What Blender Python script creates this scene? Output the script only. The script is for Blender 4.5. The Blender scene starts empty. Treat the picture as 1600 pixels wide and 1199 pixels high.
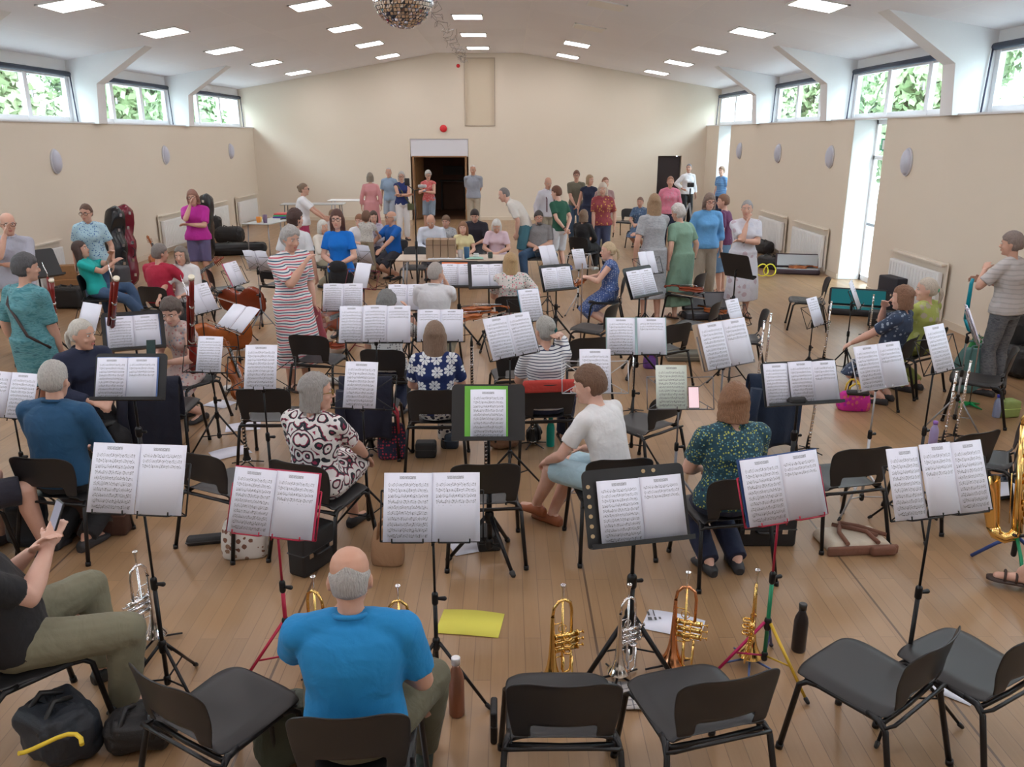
import bpy, bmesh, math, random
from mathutils import Vector as V, Matrix, noise
random.seed(7)
sc = bpy.context.scene
C = sc.collection
PI = math.pi
rad = math.radians
# ---------------------------------------------------------------- camera
F = 1300.0; HC = 2.53
PITCH = math.atan(388.5/F); YAW = math.atan(7/1357.0)
cam_d = bpy.data.cameras.new('camera'); cam = bpy.data.objects.new('camera', cam_d); C.objects.link(cam)
cam.location = (0, 0, HC); cam.rotation_euler = (PI/2-PITCH, 0, -YAW)
cam_d.sensor_width = 36; cam_d.lens = 36*F/1600; cam_d.clip_end = 300
sc.camera = cam
sc.view_settings.view_transform = 'Standard'; sc.view_settings.look = 'None'
sc.view_settings.gamma = 1; sc.view_settings.use_curve_mapping = False
sc.view_settings.exposure = 0.32
# ---------------------------------------------------------------- sky
w = bpy.data.worlds.new('sky'); sc.world = w; w.use_nodes = True
bg = w.node_tree.nodes['Background']
bg.inputs[0].default_value = (0.74, 0.87, 1.0, 1); bg.inputs[1].default_value = 11.5
LAMP = 13.0
# ---------------------------------------------------------------- projection helpers
R3 = cam.rotation_euler.to_matrix()
def ray(px, py): return R3 @ V(((px-800)/F, -(py-599.5)/F, -1.0))
def at(px, py, z):
    r = ray(px, py); t = (z-HC)/r.z; return V((r.x*t, r.y*t, z))
def ptD(px, py, D):
    r = ray(px, py); return V((r.x*D, r.y*D, HC+r.z*D))
def atY(px, py, y):
    r = ray(px, py); t = y/r.y; return V((r.x*t, y, HC+r.z*t))
def rz(v, yaw):
    c, s = math.cos(rad(yaw)), math.sin(rad(yaw)); return V((v[0]*c-v[1]*s, v[0]*s+v[1]*c, v[2]))
# ---------------------------------------------------------------- node helpers
class NT:
    def __init__(s, name):
        s.m = bpy.data.materials.new(name); s.m.use_nodes = True; s.t = s.m.node_tree
        s.b = s.t.nodes['Principled BSDF']
    def set(s, sock, v):
        if isinstance(v, bpy.types.NodeSocket): s.t.links.new(v, sock)
        elif hasattr(sock.default_value, '__len__') and not hasattr(v, '__len__'): sock.default_value = (v,)*len(sock.default_value)
        elif hasattr(v, '__len__') and len(v) == 3 and len(sock.default_value) == 4: sock.default_value = (*v, 1)
        else: sock.default_value = v
    def n(s, typ, ins={}, out=0, **props):
        nd = s.t.nodes.new('ShaderNode'+typ)
        for k, v in props.items(): setattr(nd, k, v)
        for k, v in ins.items(): s.set(nd.inputs[k], v)
        return nd.outputs[out]
    def math(s, op, a, b=0.0, c=0.0, clamp=False):
        return s.n('Math', {0: a, 1: b, 2: c}, operation=op, use_clamp=clamp)
    def mix(s, f, a, b, blend='MIX'):
        nd = s.t.nodes.new('ShaderNodeMix'); nd.data_type = 'RGBA'; nd.blend_type = blend
        s.set(nd.inputs[0], f); s.set(nd.inputs[6], a); s.set(nd.inputs[7], b); return nd.outputs[2]
    def obj(s): return s.n('TexCoord', out=3)
    def uv(s): return s.n('TexCoord', out=2)
    def sep(s, v):
        nd = s.t.nodes.new('ShaderNodeSeparateXYZ'); s.set(nd.inputs[0], v); return nd.outputs
    def comb(s, x, y, z): return s.n('CombineXYZ', {0: x, 1: y, 2: z})
    def noise(s, vec, scale, detail=2, out=0, dist=0): return s.n('TexNoise', {'Vector': vec, 'Scale': scale, 'Detail': detail, 'Distortion': dist}, out=out)
    def ramp(s, f, stops, interp='LINEAR'):
        nd = s.t.nodes.new('ShaderNodeValToRGB'); nd.color_ramp.interpolation = interp
        e = nd.color_ramp.elements
        while len(e) < len(stops): e.new(0.5)
        for i, (p, c) in enumerate(stops): e[i].position = p; e[i].color = (*c, 1) if len(c) == 3 else c
        s.set(nd.inputs[0], f); return nd.outputs[0]
    def bump(s, h, strength=.3, dist=.01):
        s.set(s.b.inputs['Normal'], s.n('Bump', {'Strength': strength, 'Distance': dist, 'Height': h}))
    def base(s, c, rough=.5, metal=0, **kw):
        s.set(s.b.inputs['Base Color'], c); s.set(s.b.inputs['Roughness'], rough); s.set(s.b.inputs['Metallic'], metal)
        for k, v in kw.items(): s.set(s.b.inputs[k.replace('_', ' ')], v)
        return s.m
MC = {}
def mat(name, c, rough=.5, metal=0, nscale=0, var=.12, bump=0, bscale=60, **kw):
    """plain procedural material with a little variation of its own"""
    key = ('m', name, tuple(c), rough, metal, nscale, var, bump, bscale)
    if key in MC: return MC[key]
    t = NT(name); o = t.obj()
    col = c
    if nscale: col = t.mix(t.noise(o, nscale, 3), tuple(x*(1-var) for x in c), tuple(min(1, x*(1+var)) for x in c))
    t.base(col, rough, metal, **kw)
    if bump: t.bump(t.noise(o, bscale, 3), bump, .005)
    MC[key] = t.m; return t.m
def cloth(c, pat=None, c2=(1, 1, 1), c3=None, sc_=1.0):
    """woven cloth: folds by bump; pat = stripes | floral | batik | paisley | check | dots | weave"""
    key = ('c', tuple(c), pat, tuple(c2), c3, sc_)
    if key in MC: return MC[key]
    t = NT('cloth'); o = t.obj(); X, Y, Z = t.sep(o)
    col = c
    if pat == 'stripes':
        z = t.math('ADD', Z, t.math('MULTIPLY', t.noise(o, 5, 1), .05))
        f = t.math('FRACT', t.math('MULTIPLY', z, 22/sc_))
        if c3: col = t.ramp(f, [(0, c), (.30, c2), (.5, c), (.80, c3)], 'CONSTANT')
        else: col = t.ramp(f, [(0, c), (.70, c2)], 'CONSTANT')
    elif pat == 'floral':
        v = t.n('TexVoronoi', {'Vector': o, 'Scale': 26/sc_, 'Randomness': 1.0}, out=0)
        cc = t.n('TexVoronoi', {'Vector': o, 'Scale': 26/sc_, 'Randomness': 1.0}, out=1)
        r = t.sep(cc)[0]
        fc = t.ramp(r, [(0, c2), (.35, c3 or c2), (.65, c)], 'CONSTANT')
        col = t.mix(t.math('LESS_THAN', t.math('ADD', v, t.math('MULTIPLY', t.noise(o, 90/sc_, 1), .25)), .52), c, fc)
    elif pat == 'dots':
        v = t.n('TexVoronoi', {'Vector': o, 'Scale': 40/sc_, 'Randomness': .5}, out=0)
        col = t.mix(t.math('LESS_THAN', v, .33), c, c2)
    elif pat == 'batik':      # large round white flowers on blue
        p2 = t.comb(X, Z, t.math('MULTIPLY', Y, .0))
        vo = t.t.nodes.new('ShaderNodeTexVoronoi'); vo.voronoi_dimensions = '2D'; t.set(vo.inputs['Vector'], p2); vo.inputs['Scale'].default_value = 9/sc_; vo.inputs['Randomness'].default_value = .35
        q = t.n('VectorMath', {0: p2, 1: vo.outputs['Position']}, operation='SUBTRACT'); qx, qy, _ = t.sep(q)
        a = t.math('ARCTAN2', qy, qx); pet = t.math('MULTIPLY', t.math('ABSOLUTE', t.math('SINE', t.math('MULTIPLY', a, 4.0))), .14)
        d = vo.outputs['Distance']
        m1 = t.math('LESS_THAN', d, t.math('ADD', pet, .27)); m2 = t.math('GREATER_THAN', d, .06)
        m3 = t.math('GREATER_THAN', t.math('ABSOLUTE', t.math('SINE', t.math('MULTIPLY', a, 4.0))), .25)
        col = t.mix(t.math('MULTIPLY', t.math('MULTIPLY', m1, m2), m3), c, c2)
    elif pat == 'paisley':    # dark scrolls on white
        p2 = t.comb(t.math('ABSOLUTE', X), Z, Y)
        v = t.n('TexVoronoi', {'Vector': p2, 'Scale': 11/sc_, 'Randomness': .8}, out=0)
        dd = t.math('ADD', v, t.math('MULTIPLY', t.noise(p2, 14/sc_, 2), .5))
        f = t.math('FRACT', t.math('MULTIPLY', dd, 3.4))
        k = t.ramp(f, [(0, c2), (.3, c), (.86, c3 or c2)], 'CONSTANT'); col = k
    elif pat == 'check':
        v = t.n('TexBrick', {'Vector': t.comb(X, Z, Y), 'Scale': 14/sc_, 'Color1': c, 'Color2': c, 'Mortar': c2, 'Mortar Size': .03}); col = v
    elif pat == 'weave':
        f = t.noise(t.comb(t.math('MULTIPLY', X, .5), Y, t.math('MULTIPLY', Z, 2.5)), 22/sc_, 4, dist=1.0)
        col = t.ramp(f, [(.38, c), (.55, c2), (.7, c3 or c)])
    else:
        col = t.mix(t.noise(o, 6, 2), tuple(x*.93 for x in c), tuple(min(1, x*1.06) for x in c))
    t.base(col, .85)
    t.set(t.b.inputs['Sheen Weight'], .04)
    h = t.math('ADD', t.noise(o, 8, 3, dist=.5), t.math('MULTIPLY', t.noise(o, 300, 1), .03))
    t.bump(h, .55, .03)
    MC[key] = t.m; return t.m
def hairmat(c):
    key = ('h', tuple(c))
    if key in MC: return MC[key]
    t = NT('hair'); X, Y, Z = t.sep(t.obj())
    f = t.noise(t.comb(t.math('MULTIPLY', X, 5), t.math('MULTIPLY', Y, 3.0), Z), 38, 3, dist=.5)
    col = t.mix(f, tuple(x*.55 for x in c), tuple(min(1, x*1.35) for x in c))
    t.base(col, .6); t.bump(f, .8, .012); MC[key] = t.m; return t.m
def skinmat(k=0):
    base = [(.62, .36, .27), (.68, .41, .32), (.56, .31, .22), (.70, .45, .36)][k % 4]
    key = ('s', k % 4)
    if key in MC: return MC[key]
    t = NT('skin'); o = t.obj()
    col = t.mix(t.noise(o, 14, 3), (base[0]*.94, base[1]*.86, base[2]*.84), (min(1, base[0]*1.06), base[1]*1.12, base[2]*1.14))
    t.base(col, .5); t.set(t.b.inputs['Subsurface Weight'], 0.0); MC[key] = t.m; return t.m
# ---------------------------------------------------------------- mesh builder
class MB:
    def __init__(s): s.v = []; s.f = []; s.mi = []; s.sm = []; s.uv = {}
    def face(s, idx, m=0, smooth=True, uv=None):
        if uv: s.uv[len(s.f)] = uv
        s.f.append(idx); s.mi.append(m); s.sm.append(smooth)
    def add(s, pts): b = len(s.v); s.v.extend(pts); return b
    def loft(s, rings, m=0, cap=True, smooth=True):
        n = len(rings[0]); b = s.add([p for r in rings for p in r])
        for i in range(len(rings)-1):
            for j in range(n):
                a = b+i*n+j; c = b+i*n+(j+1) % n; s.face((a, c, c+n, a+n), m, smooth)
        if cap:
            s.face(tuple(b+j for j in range(n))[::-1], m, False)
            e = b+(len(rings)-1)*n; s.face(tuple(e+j for j in range(n)), m, False)
    def ring(s, c, ax, ay, rx, ry, n=16, fn=None):
        o = []
        for j in range(n):
            a = 2*PI*j/n; k = fn(a) if fn else 1
            o.append(V(c)+ax*(rx*math.cos(a)*k)+ay*(ry*math.sin(a)*k))
        return o
    def tube(s, pts, r, seg=8, m=0, cap=True, smooth=True):
        pts = [V(p) for p in pts]; N = len(pts)
        rs = r if hasattr(r, '__len__') else [r]*N
        t0 = (pts[1]-pts[0]).normalized()
        u = t0.cross(V((0, 0, 1)) if abs(t0.z) < .9 else V((1, 0, 0))).normalized()
        rings = []
        for i in range(N):
            t = (pts[min(i+1, N-1)]-pts[max(i-1, 0)])
            if t.length < 1e-9: t = t0
            t = t.normalized()
            u = (u-t*u.dot(t)).normalized(); v = t.cross(u)
            rings.append(s.ring(pts[i], u, v, rs[i], rs[i], seg))
        s.loft(rings, m, cap, smooth)
    def cyl(s, a, b, r, r2=None, seg=12, m=0):
        s.tube([a, b], [r, r if r2 is None else r2], seg, m)
    def caps(s, a, b, r1, r2, seg=12, m=0):
        a = V(a); b = V(b); d = b-a; L = d.length
        if L < 1e-6: return s.ell(a, (r1, r1, r1), m=m)
        d /= L
        P = []; Rr = []
        for k in range(4): q = PI/2*(1-k/4); P.append(a-d*(r1*math.sin(q))); Rr.append(max(r1*math.cos(q), .0008))
        P.append(a); Rr.append(r1); P.append(b); Rr.append(r2)
        for k in range(1, 5): q = PI/2*k/4; P.append(b+d*(r2*math.sin(q))); Rr.append(max(r2*math.cos(q), .0008))
        s.tube(P, Rr, seg, m)
    def ell(s, c, r, m=0, nu=14, nv=9, M=None, fn=None):
        b = len(s.v); c = V(c)
        def P(x, y, z):
            p = V((x*r[0], y*r[1], z*r[2]))
            if fn: p = fn(V((x, y, z)), p)
            if M: p = M @ p
            return c+p
        s.v.append(P(0, 0, -1))
        for i in range(1, nv):
            th = -PI/2+PI*i/nv
            for j in range(nu):
                a = 2*PI*j/nu; s.v.append(P(math.cos(th)*math.cos(a), math.cos(th)*math.sin(a), math.sin(th)))
        s.v.append(P(0, 0, 1)); e = len(s.v)-1
        for j in range(nu):
            s.face((b, b+1+(j+1) % nu, b+1+j), m); q = e-nu; s.face((e, q+j, q+(j+1) % nu), m)
        for i in range(nv-2):
            for j in range(nu):
                a = b+1+i*nu+j; c2 = b+1+i*nu+(j+1) % nu; s.face((a, c2, c2+nu, a+nu), m)
    def box(s, c, d, m=0, M=None, taper=1.0):
        c = V(c); P = []
        for z in (-1, 1):
            k = taper if z > 0 else 1
            for x, y in ((-1, -1), (1, -1), (1, 1), (-1, 1)):
                p = V((x*d[0]/2*k, y*d[1]/2*k, z*d[2]/2))
                if M: p = M @ p
                P.append(c+p)
        b = s.add(P)
        for q in ((3, 2, 1, 0), (4, 5, 6, 7), (0, 1, 5, 4), (1, 2, 6, 5), (2, 3, 7, 6), (3, 0, 4, 7)): s.face(tuple(b+i for i in q), m, False)
    def rbox(s, c, d, r=.02, m=0, M=None, taper=1.0, seg=3):
        """box with rounded vertical and horizontal edges (superellipse loft)"""
        rings = []; hz = d[2]/2
        levels = []
        for k in range(seg+1): q = PI/2*k/seg; levels.append((-hz+r-r*math.cos(q), -(r-r*math.sin(q))))
        for k in range(seg+1): q = PI/2*k/seg; levels.append((hz-r+r*math.sin(q), -(r-r*math.cos(q))))
        for z, off in levels:
            kk = 1+(taper-1)*(z+hz)/(2*hz) if hz else 1
            hx = max((d[0]/2)*kk+off, .001); hy = max((d[1]/2)*kk+off, .001); rr = max(r+off, .0005)
            ring = []
            for (sx, sy, a0) in ((1, 1, 0), (-1, 1, PI/2), (-1, -1, PI), (1, -1, 1.5*PI)):
                for k in range(seg+1):
                    a = a0+PI/2*k/seg
                    p = V((sx*(hx-rr)+rr*math.cos(a), sy*(hy-rr)+rr*math.sin(a), z))
                    ring.append(V(c)+(M @ p if M else p))
            rings.append(ring)
        s.loft(rings, m)
    def lathe(s, prof, c=(0, 0, 0), axis=(0, 0, 1), seg=20, m=0, cap=True):
        ax = V(axis).normalized(); u = ax.cross(V((1, 0, 0)) if abs(ax.x) < .9 else V((0, 1, 0))).normalized(); v = ax.cross(u)
        s.loft([s.ring(V(c)+ax*z, u, v, max(r, .0005), max(r, .0005), seg) for r, z in prof], m, cap)
    def build(s, name, mats, parent=None, bevel=0):
        me = bpy.data.meshes.new(name); me.from_pydata([tuple(p) for p in s.v], [], s.f)
        mats = mats if isinstance(mats, (list, tuple)) else [mats]
        for mm in mats: me.materials.append(mm)
        me.polygons.foreach_set('material_index', s.mi); me.polygons.foreach_set('use_smooth', s.sm)
        if s.uv:
            ul = me.uv_layers.new(name='UVMap')
            for fi, uvs in s.uv.items():
                for k, li in enumerate(me.polygons[fi].loop_indices): ul.data[li].uv = uvs[k]
        me.update()
        o = bpy.data.objects.new(name, me); C.objects.link(o)
        if parent: o.parent = parent
        if bevel:
            b = o.modifiers.new('bevel', 'BEVEL'); b.width = bevel; b.segments = 2; b.limit_method = 'ANGLE'
        return o
def tag(o, label, cat, group=None, kind=None):
    o['label'] = label; o['category'] = cat
    if group: o['group'] = group
    if kind: o['kind'] = kind
    return o
def thing(name, label, cat, loc=(0, 0, 0), yaw=0, group=None):
    o = bpy.data.objects.new(name, None); C.objects.link(o); o.empty_display_size = .1
    o.location = loc; o.rotation_euler = (0, 0, rad(yaw)); return tag(o, label, cat, group)
def struct(name, mb, m, bevel=0):
    o = mb.build(name, m, bevel=bevel); o['kind'] = 'structure'; return o
def dup(o, loc, yaw, label):
    r = o.copy(); C.objects.link(r); r.location = loc; r.rotation_euler = (0, 0, rad(yaw)); r['label'] = label
    for ch in KIDS[o.name]:
        c = ch.copy(); C.objects.link(c); c.parent = r
        for g in KIDS.get(ch.name, ()): d = g.copy(); C.objects.link(d); d.parent = c
    return r
KIDS = {}
def reg(o):
    KIDS[o.name] = [x for x in C.objects if x.parent == o]
    for k in KIDS[o.name]:
        g = [x for x in C.objects if x.parent == k]
        if g: KIDS[k.name] = g
    return o
BLK = mat('black_metal', (.012, .012, .014), .35, .3)
BLKP = mat('black_plastic', (.014, .014, .016), .45)
CHROME = mat('chrome', (.75, .75, .78), .18, 1)
WHITE = mat('white_paint', (.80, .80, .80), .45)
# ================================================================ room
XL, XR, YB, YF = -7.66, 6.02, 26.2, -3.2       # low walls, back wall, wall behind the camera
WL, WR = -8.06, 6.42                            # window planes
ZL, ZR = 2.73, 2.78                             # tops of the low walls
CX = -.81; FLAT = 1.25; ZC = 4.84; SL = .17     # ceiling: flat ridge strip and slope
def zceil(x):
    d = abs(x-CX); return ZC if d < FLAT else ZC-SL*(d-FLAT)
def floor_mat():
    t = NT('maple_floor'); o = t.obj(); X, Y, Z = t.sep(o)
    p = t.comb(Y, X, 0.0)
    def brick(c1, c2, mo): 
        nd = t.t.nodes.new('ShaderNodeTexBrick'); nd.offset = .37; nd.offset_frequency = 2; nd.squash = 1
        for k, v in {'Vector': p, 'Color1': c1, 'Color2': c2, 'Mortar': mo, 'Scale': 1.0, 'Mortar Size': .0022, 'Mortar Smooth': .2, 'Bias': 0.0, 'Brick Width': .95, 'Row Height': .085}.items(): t.set(nd.inputs[k], v)
        return nd
    b = brick((.345, .198, .10), (.235, .133, .065), (.11, .06, .035))
    g = t.noise(t.comb(t.math('MULTIPLY', Y, 2.0), t.math('MULTIPLY', X, 40.0), 0.0), 1.6, 4, dist=.3)
    big = t.noise(o, .6, 3)
    col = t.mix(t.math('MULTIPLY', g, .55), b.outputs[0], (.415, .265, .145))
    col = t.mix(t.ramp(big, [(.35, (0, 0, 0)), (.7, (.45, .45, .45))]), col, (.395, .255, .145))
    seam = t.math('LESS_THAN', t.math('ABSOLUTE', t.math('SUBTRACT', t.math('FRACT', t.math('MULTIPLY', t.math('ADD', X, .35), .62)), .5)), .004)
    col = t.mix(t.math('MULTIPLY', seam, .8), col, (.08, .045, .03))
    scuff = t.ramp(t.noise(t.comb(X, t.math('MULTIPLY', Y, .4), 0.0), 9, 5), [(.2, (.27, .27, .27)), (.85, (.36, .36, .36))])
    t.base(col, t.sep(scuff)[0]); t.bump(t.math('ADD', b.outputs[1], t.math('MULTIPLY', g, .2)), .12, .002)
    return t.m
mb = MB(); mb.box(((XL+XR)/2, (YF+YB)/2, -.06), (16, YB-YF+.5, .12)); struct('floor', mb, floor_mat())
def wallmat(c, n='painted_wall'):
    t = NT(n); o = t.obj(); col = t.mix(t.noise(o, 1.2, 4), tuple(x*.97 for x in c), c)
    t.base(col, .8); t.bump(t.noise(o, 160, 2), .08, .002); return t.m
CREAM = wallmat((.76, .67, .56)); WHT = wallmat((.82, .82, .83), 'white_wall'); LEDGE = mat('ledge_white', (.78, .78, .80), .5)
# left low wall
mb = MB(); mb.box(((XL+WL)/2, (YF+YB)/2, ZL/2), (abs(WL-XL)+.0, YB-YF, ZL)); struct('wall_left', mb, CREAM)
mb = MB(); mb.box(((XL+WL)/2+.01, (YF+YB)/2, ZL+.012), (abs(WL-XL)+.03, YB-YF, .024)); struct('trim_1', mb, LEDGE)
# right low wall with two tall openings
gaps = [(13.8, 15.1), (23.4, 24.75)]
mb = MB(); y = YF
for a, b in gaps+[(YB, YB)]:
    mb.box(((XR+WR)/2, (y+a)/2, ZR/2), (WR-XR, a-y, ZR)); y = b
struct('wall_right', mb, CREAM)
mb = MB(); mb.box(((XR+WR)/2-.01, (YF+YB)/2, ZR+.012), (WR-XR+.03, YB-YF, .024)); struct('trim_2', mb, LEDGE)
mb = MB(); y = YF
for a, b in gaps+[(YB, YB)]:
    mb.box((XR-.008, (y+a)/2, .05), (.016, a-y-.002, .10)); y = b
struct('baseboard_right', mb, mat('skirting', (.70, .60, .48), .5))
mb = MB(); mb.box((XL+.008, (YF+YB)/2, .05), (.016, YB-YF, .10)); struct('baseboard_left', mb, mat('skirting', (.70, .60, .48), .5))
# back wall (openings: main doorway, small door, hatch recess)
def backwall():
    mb = MB(); T = .3
    D1 = (-2.95, -1.19, 2.42); D2 = (4.58, 5.3, 1.92); HT = (-1.27, -.38, 2.80, 4.70)
    xs = [WL-.2, D1[0], D1[1], HT[1], D2[0], D2[1], WR+.2]
    def blk(x0, x1, z0, z1, slope=False):
        # split where the ceiling bends
        cuts = sorted(set([x0, x1]+[c for c in (CX-FLAT, CX+FLAT) if x0 < c < x1]))
        for a, b in zip(cuts, cuts[1:]):
            zt = (zceil(a)+.1, zceil(b)+.1) if slope else (z1, z1)
            P = [V((a, YB, z0)), V((b, YB, z0)), V((b, YB+T, z0)), V((a, YB+T, z0)), V((a, YB, zt[0])), V((b, YB, zt[1])), V((b, YB+T, zt[1])), V((a, YB+T, zt[0]))]
            k = mb.add(P)
            for q in ((3, 2, 1, 0), (4, 5, 6, 7), (0, 1, 5, 4), (1, 2, 6, 5), (2, 3, 7, 6), (3, 0, 4, 7)): mb.face(tuple(k+i for i in q), 0, False)
    blk(WL-.2, D1[0], 0, 0, True); blk(D1[0], HT[0], D1[2], 0, True); blk(HT[0], D1[1], D1[2], HT[2])
    blk(D1[1], HT[1], 0, HT[2]); blk(HT[0], HT[1], HT[3], 0, True)
    blk(HT[1], D2[0], 0, 0, True); blk(D2[0], D2[1], D2[2], 0, True); blk(D2[1], WR+.2, 0, 0, True)
    return mb
struct('wall_back', backwall(), CREAM)
mb = MB(); mb.box((-.825, YB+.07, 3.75), (.89, .03, 1.9)); mb.box((-1.2, YB+.05, 2.86), (.02, .02, .05)); 
o = struct('door_3', mb, mat('hatch_panel', (.66, .56, .43), .6))
mb = MB()
for a, b in (((-1.27, 2.8), (-.38, 2.8)), ((-.38, 2.8), (-.38, 4.7)), ((-.38, 4.7), (-1.27, 4.7)), ((-1.27, 4.7), (-1.27, 2.8))):
    mb.box(((a[0]+b[0])/2, YB-.01, (a[1]+b[1])/2), (abs(a[0]-b[0])+.03, .03, abs(a[1]-b[1])+.03))
struct('trim_3', mb, mat('hatch_trim', (.50, .41, .32), .6))
# conduit/radiator strip low on back wall
mb = MB(); mb.box((-5.3, YB-.03, .05), (4.7, .06, .10)); mb.box((1.7, YB-.03, .05), (5.6, .06, .10)); struct('baseboard_back', mb, mat('skirting', (.70, .60, .48), .5))
# main doorway: white panel over, brown jamb and dark room beyond
mb = MB(); mb.box((-2.07, YB+.06, 2.16), (1.74, .06, .52)); struct('trim_4', mb, mat('lintel_white', (.72, .72, .78), .5))
OAK = mat('oak_door', (.30, .16, .075), .45, nscale=8, var=.3)
mb = MB(); mb.box((-2.87, YB+.15, .95), (.06, .34, 1.9)); mb.box((-1.27, YB+.15, .95), (.06, .34, 1.9)); mb.box((-2.07, YB+.15, 1.9), (1.66, .3, .04)); struct('trim_5', mb, OAK)
def doorleaf(name, hinge, wid, hgt, ang, m):
    mb = MB(); M = Matrix.Rotation(rad(ang), 3, 'Z'); mb.box(V(hinge)+M @ V((wid/2, 0, hgt/2)), (wid, .045, hgt), M=M)
    o = struct(name, mb, m, .004)
    h = MB(); p = V(hinge)+M @ V((wid-.07, -.05, 1.0)); h.caps(p, p+M @ V((-.1, 0, 0)), .01, .01); h.build('door_handle', CHROME, o); return o
doorleaf('door_1', (-2.84, YB+.34, 0), .78, 1.88, 78, OAK)
doorleaf('door_2', (5.27, YB+.12, 0), .66, 1.9, 172, mat('dark_door', (.028, .018, .02), .4))
# dark foyer behind back wall
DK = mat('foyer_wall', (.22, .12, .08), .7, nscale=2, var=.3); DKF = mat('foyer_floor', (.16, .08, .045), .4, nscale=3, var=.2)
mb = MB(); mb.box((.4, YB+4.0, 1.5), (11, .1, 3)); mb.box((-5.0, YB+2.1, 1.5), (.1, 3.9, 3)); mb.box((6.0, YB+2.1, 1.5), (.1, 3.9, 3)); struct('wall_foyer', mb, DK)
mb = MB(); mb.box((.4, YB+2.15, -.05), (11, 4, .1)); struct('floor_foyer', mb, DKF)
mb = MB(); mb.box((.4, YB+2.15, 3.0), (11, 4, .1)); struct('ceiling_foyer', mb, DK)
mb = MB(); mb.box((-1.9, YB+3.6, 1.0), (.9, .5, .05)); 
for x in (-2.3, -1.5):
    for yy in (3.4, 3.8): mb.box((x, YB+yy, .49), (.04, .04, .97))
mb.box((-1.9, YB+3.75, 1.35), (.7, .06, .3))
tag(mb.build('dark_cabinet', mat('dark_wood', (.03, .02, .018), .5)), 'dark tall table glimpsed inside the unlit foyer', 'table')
# wall behind the camera
mb = MB(); mb.box((CX, YF-.1, 2.4), (15, .2, 5)); struct('wall_front', mb, CREAM)
# ceiling
def ceil_mat():
    t = NT('ceiling_tiles'); o = t.obj(); X, Y, Z = t.sep(o)
    nd = t.t.nodes.new('ShaderNodeTexBrick'); nd.offset = 0.0
    for k, v in {'Vector': t.comb(t.math('ADD', X, .81), Y, 0.0), 'Color1': (.86, .84, .87, 1), 'Color2': (.83, .81, .84, 1), 'Mortar': (.88, .86, .87, 1), 'Scale': 1.0, 'Mortar Size': .008, 'Brick Width': 1.25, 'Row Height': 1.565}.items(): t.set(nd.inputs[k], v)
    t.base(nd.outputs[0], .9); t.bump(t.noise(o, 90, 2), .1, .003); return t.m
mb = MB(); xs = [WL-.3, CX-FLAT, CX+FLAT, WR+.3]
for a, b in zip(xs, xs[1:]):
    k = mb.add([V((a, YF-.2, zceil(a))), V((b, YF-.2, zceil(b))), V((b, YB+.3, zceil(b))), V((a, YB+.3, zceil(a))),
                V((a, YF-.2, zceil(a)+.12)), V((b, YF-.2, zceil(b)+.12)), V((b, YB+.3, zceil(b)+.12)), V((a, YB+.3, zceil(a)+.12))])
    for q in ((3, 2, 1, 0), (4, 5, 6, 7), (0, 1, 5, 4), (1, 2, 6, 5), (2, 3, 7, 6), (3, 0, 4, 7)): mb.face(tuple(k+i for i in q), 0, False)
struct('ceiling', mb, ceil_mat())
# portal frames with angled haunches
FY = [-2.05, 2.5, 7.05, 11.6, 16.15, 20.7]
def portal(side, y):
    mb = MB(); s = 1 if side == 'right' else -1
    xo = WR if s > 0 else WL; xi = (XR-.16) if s > 0 else (XL+.16); z0 = ZR if s > 0 else ZL
    xt = xi-s*1.0
    P = [(xo, z0), (xi+s*.05, z0), (xi, 3.43), (xt, zceil(xt)+.02), (xo, zceil(xo)+.02)]
    k = mb.add([V((x, y, z)) for x, z in P]+[V((x, y+.33, z)) for x, z in P]); n = 5
    mb.face(tuple(range(k, k+n)) if s < 0 else tuple(range(k, k+n))[::-1], 0, False); mb.face(tuple(range(k+n, k+2*n))[::-1] if s < 0 else tuple(range(k+n, k+2*n)), 0, False)
    for i in range(n): j = (i+1) % n; mb.face((k+i, k+j, k+n+j, k+n+i), 0, False)
    return mb
i = 6
for y in FY:
    for sd in ('left', 'right'):
        struct('trim_%d' % i, portal(sd, y), WHT, .004); i += 1
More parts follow.
